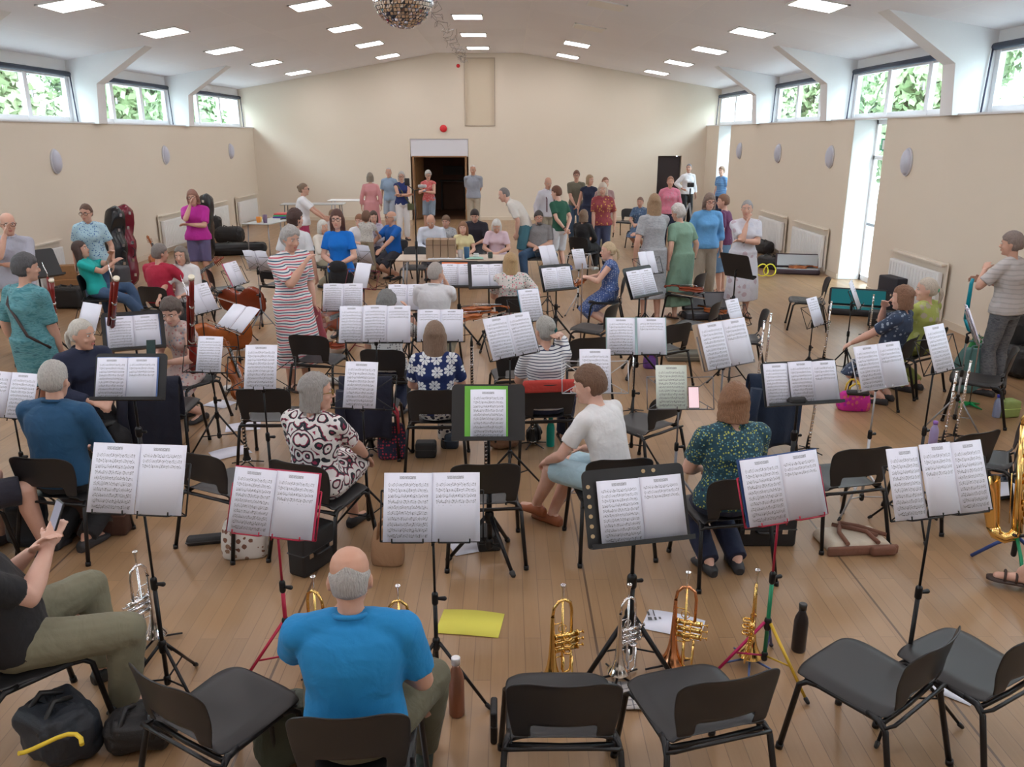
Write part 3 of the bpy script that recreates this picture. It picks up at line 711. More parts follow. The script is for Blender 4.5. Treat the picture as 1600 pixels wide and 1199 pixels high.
    # hair
    if hair != 'none':
        H_ = MB(); rnd = random.Random(int(px*7+py))
        thk = {'short': .010, 'curly': .024, 'bob': .014, 'lob': .014, 'long': .014, 'pony': .009, 'bun': .010, 'ring': .004, 'crop': .004, 'thin': .006, 'full': .018, 'boy': .014}.get(hair, .012)
        def fn(d, p):
            x, yy, z = d; q = V((x*(.074+thk), -.006+yy*(.097+thk), .012+z*(.110+thk)))
            push = 1.0
            hl_ = .50 if hair not in ('boy', 'long', 'full') else .40
            if hair in ('thin',): hl_ = .72
            face = yy > .30-.15*max(0, -z) and z < hl_ - .25*abs(x)
            if hair in ('bob', 'lob', 'long', 'full') and abs(x) > .80: face = yy > .52
            if face: push = .72
            if hair in ('ring',) and z > .28 and yy > -.78: push = .88
            if hair in ('short', 'crop', 'ring', 'thin', 'boy', 'pony', 'bun', 'curly'):
                if z < -.55: push = min(push, .75)
                if abs(x) > .62 and -.55 < z < -.05 and yy > -.28: push = min(push, .80)
                if z < -.25 and yy > -.1: push = min(push, .72)
            q = V((q.x*push, q.y*push, q.z*push if z > 0 or push == 1 else q.z*.9))
            if hair in ('bob', 'lob', 'long', 'full') and z < 0 and not face and yy < .5:
                st = {'bob': .05, 'lob': .55, 'full': .15, 'long': 2.3}[hair]
                kf = (-z)**1.0; q.z -= .085*st*kf; wd = {'bob': 1.08, 'lob': 1.1, 'full': 1.15, 'long': 1.15}[hair]
                q.x = x/max(math.hypot(x, yy), .2)*(.074+thk)*wd if z > -.97 else x*.03; q.y = yy/max(math.hypot(x, yy), .2)*(.092+thk)*(.95) if z > -.97 else q.y*.4
                if yy > .05: q.y *= .85
                if hair == 'long': q.y -= .012*kf
            a = .012 if hair == 'curly' else .003
            nn = noise.noise(V((x, yy, z))*(5 if hair == 'curly' else 3)+V((px, py, 0))); q *= 1+a*8*nn*.6
            return q*hs
        H_.ell(Hc, (1, 1, 1), nu=32, nv=22, M=headR, fn=fn)
        if hair == 'pony':
            H_.ell(HP((0, -.10, .02)), (.022*hs,)*3); H_.tube([HP((0, -.11, .02)), HP((0, -.145, -.02)), HP((0, -.14, -.09)), HP((0, -.12, -.15))], [.02, .026, .022, .006], 10)
        if hair == 'bun': H_.ell(HP((0, -.10, .045)), (.038*hs, .034*hs, .036*hs))
        ho = H_.build('hair', hairmat(hc), root); md = ho.modifiers.new('sub', 'SUBSURF'); md.levels = 1; md.render_levels = 1
        if hair in ('curly', 'full', 'bob', 'short', 'boy') and dist < 14:
            tx = bpy.data.textures.get('locks') or bpy.data.textures.new('locks', 'CLOUDS'); tx.noise_scale = .025
            m = ho.modifiers.new('locks', 'DISPLACE'); m.texture = tx; m.strength = .020 if hair == 'curly' else .011; m.mid_level = .5; m.texture_coords = 'LOCAL'
    # ---- clothes
    inf = .012+.004*(topk in ('shirt', 'loose')); cl = dict(zip(('c', 'pat', 'c2', 'c3', 'sc_'), top))
    T = MB()
    torso(T, inf+(.008 if topk == 'loose' else 0), lo=-.09 if botk in ('skirt', 'dress') else -.05, hi=1, flare=.012 if topk in ('tee', 'loose', 'shirt') and botk != 'dress' else 0)
    if sleeve > 0: arms(T, inf+.001, sleeve)
    if topk in ('shirt', 'polo'):
        y2 = yax(U2, X2); T.loft([T.ring(Nk-U2*(.02*s)-y2*(.006*s), X2, y2, .082*s, .068*s, 20), T.ring(Nk+Un*(.022*s)-y2*(.004*s), X2, y2, .068*s, .062*s, 20)])
    if topk in ('polo', 'shirt'):
        y2 = yax(U2, X2); cg = MB(); cg.tube([Nk+Un*(.012*s)+X2*(.068*s*math.cos(a))+y2*(.064*s*math.sin(a)-.004)-Un*(.012*s*math.sin(a)) for a in [2*PI*k/20+PI/2+.12 for k in range(20)]], .011*s, 8); cg.build('collar', cloth(**cl), root)
    def legc(rk=1.0):
        pts = []
        for k in (0, .25, .5, .75, 1.0):
            pts.append(tuple(LG[sg][0].lerp(LG[sg][1], k) for sg in (1, -1)))
        for k in (.25, .5, .75, 1.0):
            pts.append(tuple(LG[sg][1].lerp(LG[sg][2], k) for sg in (1, -1)))
        return pts
    def skirtmesh(mb, frac, fl, inf2):
        pts = legc(); n = max(2, int(round(frac*8))); R = []
        last = None
        for i in range(n+1):
            r_, l_ = pts[i]; c = (r_+l_)/2; 
            nx = pts[min(i+1, 8)]; pv = pts[max(i-1, 0)]
            t = ((nx[0]+nx[1])-(pv[0]+pv[1])).normalized(); ax = X0
            ay = t.cross(ax).normalized()*-1
            k = i/8
            rx = (r_-l_).length/2+(.085-.02*k)*s*w+inf2+fl*k; ry = max((.102-.04*k)*s*w+inf2+fl*k*(1 if not sit else .3), .05)
            R.append(mb.ring(c, ax, ay, rx, ry, 40, (lambda a, k=k: 1+.05*k*math.sin(9*a)+.03*k*math.sin(5*a+1))))
        R.insert(0, mb.ring(P+U0*(.06*s), X0, yax(U0, X0), .155*s*w*hipw+inf2, .115*s*w+inf2+belly*.5*s, 40))
        mb.loft(R)
    if botk == 'dress': skirtmesh(T, skirt or .6, .07, .024)
    to = T.build('dress' if botk == 'dress' else {'polo': 'polo_shirt', 'shirt': 'shirt', 'tank': 'vest_top'}.get(topk, 'shirt'), cloth(**cl), root); remesh(to, vox*1.15, 3, .012, .11)
    if botk != 'dress':
        bl = dict(zip(('c', 'pat', 'c2', 'c3', 'sc_'), bot)); K = MB()
        y0 = yax(U0, X0)
        K.loft([K.ring(P-U0*(.10*s), X0, y0, (.11*s)*w+.012, .085*s*w+.012, 20), K.ring(P-U0*(.05*s), X0, y0, .165*s*w*hipw+.008, .116*s*w+.008, 20), K.ring(P+U0*(.03*s), X0, y0, .166*s*w*hipw+.008, .116*s*w+.008+belly*.2, 20), K.ring(P+U0*(.085*s), X0, y0, .155*s*w*hipw+.006, .109*s*w+.006+belly*.5*s, 20)])
        if botk == 'skirt': skirtmesh(K, skirt or .6, .07, .018)
        else:
            fr_ = {'trousers': 1.0, 'shorts': .46, 'capri': .78, 'short': .25}[botk]
            for sg in (1, -1):
                hp, kn, an, fy = LG[sg]; a1 = .018
                if fr_ <= .5:
                    K.caps(hp, hp.lerp(kn, fr_*1.4), .092*s*w+.006, .080*s*w+.012, 14); K.tube([hp.lerp(kn, fr_*1.4), hp.lerp(kn, fr_*2)], [.078*s*w+.012, .072*s*w+.016], 16)
                else:
                    K.caps(hp, kn, .090*s*w+.006, .062*s*w+a1*.6, 14); k2 = (fr_-.5)*2; e_ = kn.lerp(an, k2); K.ell(kn, (.060*s*w+a1*.6,)*3)
                    K.tube([kn, kn.lerp(an, k2*.5), e_], [.060*s*w+a1*.6, .060*s+a1, .048*s+a1], 16)
        ko = K.build({'skirt': 'skirt', 'trousers': 'trousers', 'capri': 'trousers'}.get(botk, 'shorts'), cloth(**bl), root); remesh(ko, vox*1.15, 3, .010, .09)
    for sg in (1, -1):
        hp, kn, an, fy = LG[sg]; S = MB(); fd = rz((0, 1, 0), fy); up = V((0, 0, 1))
        if an.z > .2*s: fd = (fd*.8+V((0, 0, -.45))).normalized(); up = V((1, 0, 0)).cross(fd).normalized()
        sdv = fd.cross(up).normalized(); z0 = an-up*(.085*s)
        sk = shoes if not isinstance(shoes, str) else (.05, .03, .025)
        R = []
        for t_, wd, ht in ((-.075, .022, .045), (-.06, .034, .060), (-.02, .037, .078), (.03, .038, .070), (.08, .042, .050), (.13, .044, .040), (.165, .036, .032), (.185, .018, .02)):
            if shoes == 'sandal': ht = .022
            c = z0+fd*(t_*s)+up*(ht*s/2); R.append(S.ring(c, sdv, up, wd*s*1.08, ht*s/2*1.05, 14, lambda a: 1+.12*abs(math.sin(2*a))))
        S.loft(R)
        if shoes == 'sandal':
            for t_ in (.03, .09): S.tube([z0+fd*(t_*s)+sdv*(.04*math.cos(q)*s)+up*((.02+.055*math.sin(q))*s) for q in [PI*k/8 for k in range(9)]], .007, 6)
        S.build('shoe', mat('shoe', sk, .55), root)
    J = dict(root=root, hip=hipP, head=Hc, R=headR, hands={k: SL_[k][2]+(SL_[k][2]-SL_[k][1]).normalized()*.07 for k in SL_}, loc=L, yaw=yaw, s=s, legs=LG, HP=HP, elbows={k: SL_[k][1] for k in SL_}, Sh=Sh, X2=X2, y2=yax(U2, X2), W=W, w=w)
    if sit and chair != 0: CHAIRS.append((L+rz((0, .055, 0), yaw if cyaw is None else cyaw), yaw if cyaw is None else cyaw, chair or ('black chair under the '+label.split(' in ')[0]+' in '+(label.split(' in ')[1] if ' in ' in label else 'view'))))
    J['world'] = lambda p: L+rz(p, yaw)
    return J
CHAIRS = []
# ================================================================ chairs
SHELL = NT('chair_shell'); _o = SHELL.obj(); SHELL.base((.016, .016, .018), .42); SHELL.bump(SHELL.noise(_o, 420, 2), .25, .0008); SHELL = SHELL.m
PROF = [(.232, .405, .185), (.230, .428, .205), (.215, .443, .218), (.16, .449, .224), (.08, .445, .222), (0, .440, .218), (-.08, .437, .210), (-.14, .437, .203), (-.180, .447, .197), (-.205, .470, .195),
        (-.220, .505, .197), (-.230, .545, .205), (-.240, .60, .214), (-.250, .66, .219), (-.260, .72, .220), (-.268, .757, .214), (-.275, .778, .200), (-.284, .787, .180)]
PROF = [(y, z-.045 if z < .447 else .402+(z-.447)*.87, hw*.96) for y, z, hw in PROF]
DZ = -.045
def chair_shell(part):
    mb = MB(); NU = 16
    rng = range(0, 10) if part == 'seat' else range(9, 18)
    idx = {}
    for i in rng:
        y, z, hw = PROF[i]
        for j in range(NU+1):
            u = -1+2*j/NU; au = abs(u)
            yy, zz = y, z
            if i < 9: zz -= .020*max(0, au-.75)/.25*(1 if i > 1 else .3); zz -= .008*(1-au*au)*(1 if 2 < i < 8 else 0); yy -= (.02*au**4 if i <= 3 else 0)
            else: yy += .040*au**2*min(1, (i-8)/4); zz -= (.018*max(0, au-.7)/.3 if i > 14 else 0)
            idx[i, j] = len(mb.v); mb.v.append(V((u*hw, yy, zz)))
    for i in list(rng)[:-1]:
        for j in range(NU):
            u = abs(-1+2*(j+.5)/NU)
            if i in (9, 10, ) and u < .66: continue
            if i == 8 and u < .60: continue
            mb.face((idx[i, j], idx[i, j+1], idx[i+1, j+1], idx[i+1, j]))
    return mb
def make_chair(label, loc=(0, 0, 0), yaw=0):
    r = thing('stacking_chair', label, 'chair', loc, yaw, 'black plastic stacking chairs')
    for p in ('seat', 'backrest'):
        o = chair_shell(p).build(p, SHELL, r); m = o.modifiers.new('thick', 'SOLIDIFY'); m.thickness = .007; m.offset = 0
        m = o.modifiers.new('sub', 'SUBSURF'); m.levels = 1; m.render_levels = 1
    fr = MB()
    for s in (1, -1):
        fr.tube([(s*.195, .17, .360), (s*.20, .10, .370), (s*.198, -.10, .365), (s*.193, -.17, .360)], .011, 8)
    fr.tube([(-.193, -.165, .359), (0, -.17, .357), (.193, -.165, .359)], .011, 8); fr.tube([(-.195, .15, .363), (.195, .15, .363)], .011, 8)
    fr.tube([(-.196, -.15, .375), (-.215, -.19, .360), (-.20, -.215, .380), (-.12, -.218, .385), (.12, -.218, .385), (.20, -.215, .380), (.215, -.19, .360), (.196, -.15, .375)], .008, 8)
    fr.build('frame', BLK, r)
    for s in (1, -1):
        l = MB(); l.tube([(s*.195, .10, .370), (s*.205, .155, .365), (s*.212, .185, .340), (s*.232, .235, .0)], [.0125]*4, 10); l.cyl((s*.232, .235, 0), (s*.231, .232, .025), .016); l.build('leg', BLK, r)
        l = MB(); l.tube([(s*.195, -.10, .367), (s*.207, -.155, .370), (s*.215, -.19, .345), (s*.240, -.27, .0)], [.0125]*4, 10); l.cyl((s*.240, -.27, 0), (s*.239, -.267, .025), .016); l.build('leg', BLK, r)
    return reg(r)
proto_chair = None
def chair(loc, yaw, label):
    global proto_chair
    if proto_chair is None: proto_chair = make_chair(label, (loc[0], loc[1], 0), yaw); return proto_chair
    return dup(proto_chair, (loc[0], loc[1], 0), yaw, label)
def chair_px(px, py, yaw, label, z=.70):
    p = at(px, py, z); o = rz((0, -.265, 0), yaw); return chair((p.x-o.x, p.y-o.y), yaw, label)
# ================================================================ sheet music
def sheetmat(kind, tint=(.78, .79, .90)):
    key = ('sheet', kind, tint)
    if key in MC: return MC[key]
    t = NT('printed_page'); u, v, _ = t.sep(t.uv()); o = t.obj()
    if kind == 'blank': t.base(t.mix(t.noise(o, 8, 2), tuple(x*.97 for x in tint), tint), .7); MC[key] = t.m; return t.m
    N = {'full': 11.0, 'half': 11.0, 'quarter': 12.0, 'dense': 12.0}[kind]
    vv = t.math('MULTIPLY', t.math('SUBTRACT', v, .045), N/.90)
    fr = t.math('FRACT', vv)
    instaff = t.math('MULTIPLY', t.math('GREATER_THAN', fr, .30), t.math('LESS_THAN', fr, .74))
    lf = t.math('FRACT', t.math('MULTIPLY', t.math('SUBTRACT', fr, .30), 11.36))
    line = t.math('MULTIPLY', t.math('LESS_THAN', lf, .20), .75)
    row = t.math('FLOOR', vv)
    nv = t.noise(t.comb(t.math('MULTIPLY', u, 40.0), t.math('ADD', t.math('MULTIPLY', fr, 5.0), t.math('MULTIPLY', row, 17.3)), 0.0), 1.0, 1)
    note = t.math('MULTIPLY', t.math('GREATER_THAN', nv, .585), .85)
    near = t.math('MULTIPLY', t.math('GREATER_THAN', fr, .18), t.math('LESS_THAN', fr, .86))
    bars = t.math('MULTIPLY', t.math('LESS_THAN', t.math('FRACT', t.math('MULTIPLY', u, 5.3)), .025), instaff)
    ink = t.math('MAXIMUM', t.math('MULTIPLY', instaff, line), t.math('MULTIPLY', near, note)); ink = t.math('MAXIMUM', ink, t.math('MULTIPLY', bars, .8))
    lo = {'full': .06, 'dense': .05, 'half': .52, 'quarter': .66}[kind]; hi = .88
    m = t.math('MULTIPLY', t.math('MULTIPLY', t.math('GREATER_THAN', u, .09), t.math('LESS_THAN', u, .92)), t.math('MULTIPLY', t.math('GREATER_THAN', v, lo), t.math('LESS_THAN', v, hi)))
    tn = t.noise(t.comb(t.math('MULTIPLY', u, 60.0), t.math('MULTIPLY', v, 160.0), 0.0), 1.0, 1)
    tm = t.math('MULTIPLY', t.math('MULTIPLY', t.math('GREATER_THAN', u, .33), t.math('LESS_THAN', u, .67)), t.math('MULTIPLY', t.math('GREATER_THAN', v, .905), t.math('LESS_THAN', v, .95)))
    ink = t.math('MAXIMUM', t.math('MULTIPLY', ink, m), t.math('MULTIPLY', tm, t.math('MULTIPLY', t.math('GREATER_THAN', tn, .48), .8)))
    t.base(t.mix(ink, tint, (.07, .07, .09)), .65)
    MC[key] = t.m; return t.m
def page_mb(mb, x0, W, H, m, m2, z=0.0, y0=0.0, curl=.012, side=0, NU=8, th=.002, tilt=0):
    """one leaf standing in the x-z plane from x0 to x0+W, front facing -y; spine on the side given"""
    b = len(mb.v); ct, st = math.cos(tilt), math.sin(tilt)
    for lay in (0, 1):
        for i in range(NU+1):
            u = i/NU; q = u if side >= 0 else 1-u
            yb = -curl*math.sin(PI*min(q*1.15, 1))*(.9)+(.0 if side == 0 else .004*(1-q)) + lay*th
            for v in (0, 1):
                xx, zz = u*W, v*H; mb.v.append(V((x0+xx*ct-zz*st, y0+yb-.006*v*u*(1-u), z+zz*ct+xx*st)))
    n = (NU+1)*2
    for i in range(NU):
        a = b+i*2; mb.face((a, a+2, a+3, a+1), m, True, [(i/NU, 0), ((i+1)/NU, 0), ((i+1)/NU, 1), (i/NU, 1)])
        a += n; mb.face((a, a+1, a+3, a+2), m2, True)
    for a, c in ([(b+i*2, b+i*2+2) for i in range(NU)]): mb.face((a, a+n, c+n, c), m2, False)
    for a, c in ([(b+i*2+1, b+i*2+3) for i in range(NU)]): mb.face((a, c, c+n, a+n), m2, False)
    mb.face((b, b+1, b+1+n, b+n), m2, False); e = b+NU*2; mb.face((e, e+n, e+n+1, e+1), m2, False)
def sheet(pages, M, loc, label, W=.21, H=.297, back=None, tint=(.78, .79, .90), gap=0, thick=0, cover=None, cpad=.006, cdx=0):
    """open music: leaves side by side in the desk plane"""
    mb = MB(); kinds = sorted(set(pages)); mats = [sheetmat(k, tint) for k in kinds]+[sheetmat('blank', tint)]
    n = len(pages); x = -n*W/2; k0 = len(mats)-1
    for i, k in enumerate(pages):
        side = 0 if n == 1 else (1 if (i >= n/2) else -1)
        page_mb(mb, x+i*W+gap*(i-(n-1)/2), W-.001, H, kinds.index(k), k0, y0=-.004*((n-i) % 3), curl=.010 if n == 1 else .016, side=side, z=.004*(i % 2)*(n > 2), tilt=.012*(i-(n-1)/2))
    o = mb.build('sheet_music', mats)
    if cover or thick:
        c = MB(); tk = max(thick, .003); c.box((cdx, tk/2+.004, (H+cpad)/2), (n*W+2*cpad+abs(gap)*(n-1), tk, H+cpad)); cv = c.build('cover', mat('cover', cover or (.75, .72, .68), .5), o, bevel=.001)
    o.location = loc; o.rotation_euler = M.to_euler(); tag(o, label, 'sheet music', 'sheet music on the stands'); return o
# ================================================================ music stands
def make_stand(kind, x, y, z, yaw, tilt, label, W=.42, col=(.012, .012, .014), dw=None, dh=None, legcol=None, spin=0, r0=.26, polecol=None):
    """z = height of the middle of the page; returns root and desk frame (world matrix, origin at middle of lip)"""
    r = thing('music_stand', label, 'music stand', (x, y, 0), yaw, 'music stands')
    m = mat('stand_metal', col, .35, .4); pcol = polecol or col; legcol = legcol or [col]*3; lm = [mat('stand_metal', c, .35, .4) for c in legcol]
    T = Matrix.Rotation(-rad(tilt), 3, 'X')      # desk leans away from the player
    O = V((0, -.0, z))-T @ V((0, 0, .15))
    def D(v): return O+T @ V(v)
    d = MB()
    if kind == 'solid':
        dw = dw or .50; dh = dh or .34
        d.rbox(D((0, .012, dh/2-.005)), (dw, .006, dh), .0028, M=T @ Matrix.Rotation(0, 3, 'X')) if False else None
        n = 5; P = []
        for k in range(n+1): q = PI/2*k/n; P.append((dw/2-.03+.03*math.sin(q), dh-.03+.03*math.cos(q)))
        P.append((dw/2, 0)); P = [(-a, b) for a, b in P[::-1]]+P
        k0 = d.add([D((a, .008, b)) for a, b in P]+[D((a, .014, b)) for a, b in P]); L = len(P)
        d.face(tuple(range(k0, k0+L)), 0, False); d.face(tuple(range(k0+L, k0+2*L))[::-1], 0, False)
        for k in range(L): q = (k+1) % L; d.face((k0+k, k0+L+k, k0+L+q, k0+q), 0, False)
        desk = d.build('desk', BLKP if col[0] < .05 else m, r)
        l = MB(); l.box(D((0, -.022, -.002)), (dw*.99, .065, .004), M=T); l.box(D((0, -.053, .008)), (dw*.99, .004, .02), M=T); l.build('lip', BLKP, r)
        sh = .013
    else:
        dw = dw or .46; dh = dh or .22; w2 = dw/2
        for a, b in (((-w2, 0, 0), (w2, 0, 0)), ((-w2, 0, dh), (-.05, 0, dh*.98)), ((.05, 0, dh*.98), (w2, 0, dh)), ((-w2, 0, 0), (-w2, 0, dh)), ((w2, 0, 0), (w2, 0, dh)),
                     ((-w2, .004, dh), (0, .008, .06)), ((w2, .004, dh), (0, .008, .06)), ((-w2, .004, 0), (0, .008, .13)), ((w2, .004, 0), (0, .008, .13)), ((0, .01, -.02), (0, .01, dh))):
            p, q = D(a)+T @ V((0, .008, 0)), D(b)+T @ V((0, .008, 0)); d.tube([p, q], .0038 if a[1] == 0 else .003, 6)
        desk = d.build('desk', m, r)
        l = MB()
        for s_ in (-1, 1):
            l.tube([D((s_*w2*.75, .008, 0)), D((s_*w2*.75, -.04, -.002)), D((s_*w2*.75, -.042, .015))], .0035, 6); l.tube([D((s_*w2*.15, .008, 0)), D((s_*w2*.15, -.04, -.002)), D((s_*w2*.15, -.042, .015))], .0035, 6)
            l.tube([D((s_*w2*.15, -.04, -.002)), D((s_*w2*.75, -.04, -.002))], .0035, 6)
        l.build('lip', m, r); sh = .008
    hub = D((0, .02, dh*.35)); top = V((0, hub.y+.02, hub.z-.06))
    p = MB(); p.tube([hub, (0, hub.y+.03, hub.z-.02), top], .009, 8); p.caps(top+V((0, 0, .01)), top-V((0, 0, .03)), .016, .016); p.build('tilt_joint', BLK, r)
    zc = top.z*.62; by = top.y
    p = MB(); p.cyl((0, by, zc), (0, by, top.z), sh*.75, seg=10); p.build('pole', m, r)
    p = MB(); p.cyl((0, by, .10), (0, by, zc), sh*1.25, seg=12); p.build('pole', mat('stand_metal', pcol, .35, .4), r)
    p = MB(); p.caps((0, by, zc-.02), (0, by, zc+.02), sh*1.9, sh*1.9); p.caps((sh, by, zc), (sh+.035, by, zc), .007, .011); p.build('knob', BLK, r)
    p = MB(); p.caps((0, by, .27), (0, by, .31), sh*2.2, sh*2.2); p.build('leg_collar', BLK, r); p = MB(); p.caps((0, by, .10), (0, by, .125), sh*2, sh*2); p.build('leg_collar', BLK, r)
    for k in range(3):
        a = rad(90+120*k+spin); e = V((math.cos(a)*r0, by+math.sin(a)*r0, .008)); s0 = V((math.cos(a)*.015, by+math.sin(a)*.015, .30)); l = MB()
        l.tube([s0, e], [sh*1.05, sh*.9], 8); mid = s0.lerp(e, .55); l.tube([(0, by, .115), mid], .0045, 6); lo = l.build('leg', lm[k], r)
        f = MB(); f.caps(s0.lerp(e, .95), e+V((0, 0, .004)), sh*1.4, sh*1.2); f.build('rubber_foot', BLKP, lo)
    MR = Matrix.Rotation(rad(yaw), 3, 'Z'); 
    def world(v): return V((x, y, 0))+MR @ D(v)
    return r, (MR @ T), world
def stand_at(cx, cy, wpx, where, W=.42, slope=0.0, kind='wire', pages=('full', 'full'), tilt=24, col=(.012, .012, .014), Hp=.297, dw=None, dh=None, legcol=None, spin=None, cover=None, thick=0, D=None, psi=None, tint=(.78, .79, .90), nosheet=False, desc=None, zfix=None, sheetlabel=None, poff=0, polecol=None, cpad=.006, cdx=0, gap=0):
    """cx, cy, wpx: middle and width of the pages seen in the photograph; slope: how much the right end rises"""
    K = (cy-211)/1357.0*.92; xf = (cx-793)/F*.958
    ps = psi if psi is not None else math.degrees(math.atan(slope/(K+slope*xf+1e-9)))
    ps_r = rad(ps)
    if zfix is not None: p = at(cx, cy, zfix)
    else:
        D = D or F*W*(math.cos(ps_r)-xf*math.sin(ps_r))/wpx; p = ptD(cx, cy, D)
        if p.z > 1.25 or p.z < .8:
            z = min(max(p.z, .8), 1.25); p = at(cx, cy, z)
    print('stand %-40s x %.2f y %.2f z %.2f yaw %.0f' % (where[:40], p.x, p.y, p.z, ps))
    cn = {(.012, .012, .014): 'black', (.45, .02, .06): 'red', (.5, .5, .53): 'silver', (.18, .18, .2): 'grey', (.28, .10, .42): 'purple'}.get(col, 'coloured')
    desc = desc or ('%s %s music stand' % (cn, 'solid-desk' if kind == 'solid' else 'folding wire'))
    r, M, wf = make_stand(kind, p.x, p.y, p.z, ps, tilt, desc+' '+where, W, col, dw or (max(W, .42)*1.06 if kind == 'wire' else max(.50, W*1.1)), dh, legcol, spin if spin is not None else (hash_(where) % 60-30), polecol=polecol)
    if nosheet: return r, M, wf
    n = len(pages); sh = sheet(list(pages), M, wf((poff, -.004, 0)), sheetlabel or (('open sheet music' if n > 1 else 'single sheet of music')+' on stand '+where), W/n, Hp, cover=cover, tint=tint, thick=thick, cpad=cpad, cdx=cdx, gap=gap)
    return r, M, wf
def hash_(s):
    h = 7
    for ch in s: h = (h*31+ord(ch)) % 100003
    return h
# ================================================================ instruments
BRASS = mat('brass', (.85, .58, .20), .16, 1); SILVER = mat('silver', (.82, .82, .84), .14, 1); ROSE = mat('rose_brass', (.80, .38, .20), .18, 1); GOLD = mat('gold_lacquer', (.90, .62, .22), .15, 1)
EBONY = mat('ebony', (.012, .012, .013), .28); MAROON = mat('maroon_wood', (.20, .015, .012), .22, nscale=8, var=.3); VARN = mat('violin_varnish', (.36, .10, .025), .2, nscale=9, var=.35); VRED = mat('cello_varnish', (.22, .035, .012), .2, nscale=6, var=.35)
def pegstand(loc, label, yaw=0, h=.18, col=(.02, .02, .025), cat='instrument stand'):
    r = thing('instrument_stand', label, cat, (loc[0], loc[1], 0), yaw, 'small peg stands holding instruments')
    m = mat('peg_metal', col, .4, .3)
    b = MB(); b.lathe([(.02, .03), (.016, .08), (.010, h), (.002, h+.02)], seg=12); b.build('peg', BLKP, r)
    for k in range(5 if h < .2 else 4):
        a = 2*PI*k/(5 if h < .2 else 4)+.3; l = MB(); l.tube([(math.cos(a)*.015, math.sin(a)*.015, .035), (math.cos(a)*.13, math.sin(a)*.13, .010)], [.006, .005], 8); l.build('leg', m, r)
    return r
def trumpet(loc, yaw, m, label, m2=None, z0=.06, s=1.0):
    r = thing('trumpet', label, 'trumpet', (loc[0], loc[1], z0), yaw, 'trumpets standing on their bells'); m2 = m2 or m
    b = MB(); prof = [(.061, 0), (.060, .004), (.046, .022), (.033, .050), (.024, .085), (.018, .13), (.014, .19), (.011, .26), (.0085, .34)]
    b.lathe([(a*s, z*s) for a, z in prof], seg=28, cap=False)
    inner = [(a*s*.95, (z+.001)*s) for a, z in prof[:5]]; b.lathe(inner, seg=28, cap=False)
    b.tube([(0, 0, .34*s), (0, .006*s, .385*s), (0, .03*s, .415*s), (0, .06*s, .42*s), (0, .088*s, .40*s), (0, .096*s, .36*s), (0, .096*s, .24*s)], .0075*s, 12); b.build('bell', m, r)
    for k in range(3):
        v = MB(); zz = (.16+.035*k)*s; v.cyl((0, .02*s, zz), (0, .125*s, zz), .0135*s, seg=16, m=0); v.cyl((0, .012*s, zz), (0, .02*s, zz), .015*s, seg=16); v.cyl((0, .125*s, zz), (0, .133*s, zz), .015*s, seg=16); v.cyl((0, .133*s, zz), (0, .155*s, zz), .003*s, seg=8); v.cyl((0, .155*s, zz), (0, .159*s, zz), .009*s, seg=12)
        v.tube([(.012*s, .05*s, zz), (.040*s, .05*s, zz), (.046*s, .065*s, zz), (.040*s, .08*s, zz), (.012*s, .08*s, zz)], .0055*s, 8); v.build('valve', m2, r)
    t = MB(); t.tube([(.0, .096*s, .14*s), (0, .096*s, .06*s), (0, .090*s, .035*s), (0, .062*s, .028*s), (0, .052*s, .05*s), (0, .050*s, .42*s)], .006*s, 10)
    t.tube([(.016*s, .096*s, .12*s), (.02*s, .096*s, .01*s), (.02*s, .07*s, -.005*s), (.02*s, .05*s, .01*s), (.018*s, .05*s, .13*s)], .0055*s, 10)
    t.tube([(0, 0, .12*s), (0, .05*s, .12*s)], .003*s, 6); t.tube([(0, 0, .30*s), (0, .05*s, .30*s)], .003*s, 6)
    t.tube([(0, .05*s+.02*s*math.cos(a), .27*s+.02*s*math.sin(a)) for a in [2*PI*k/12 for k in range(13)]], .0025*s, 6); t.build('lead_pipe', m2, r)
    p = MB(); p.lathe([(.004*s, .40*s), (.005*s, .45*s), (.007*s, .475*s), (.0125*s, .492*s), (.0135*s, .50*s), (.009*s, .501*s), (.003*s, .487*s)], (0, .050*s, 0), seg=16); p.build('mouthpiece', SILVER, r)
    return r
def flute(loc, z0, label, m=None, tilt=0, L=.67, yaw=0):
    r = thing('flute', label, 'flute', (loc[0], loc[1], z0), yaw, 'flutes standing upright'); r.rotation_euler = (rad(tilt), rad(tilt*.4), rad(yaw)); m = m or SILVER
    b = MB(); b.cyl((0, 0, 0), (0, 0, L), .0095, seg=14)
    for z in (.13, .45, L-.004): b.cyl((0, 0, z), (0, 0, z+.012), .0115, seg=14)
    b.ell((0, -.009, L-.09), (.012, .004, .017)); b.build('body_tube', m, r)
    for k in range(14): 
        if k == 8: continue
        kk = MB(); z = .03+.028*k+(.02 if k > 3 else 0); kk.cyl((0, -.009, z), (0, -.016, z), .0085, seg=12); kk.build('key', m, r)
    k = MB(); k.cyl((.010, -.006, .03), (.010, -.006, .44), .0022, seg=6); k.build('key_rod', m, r); return r
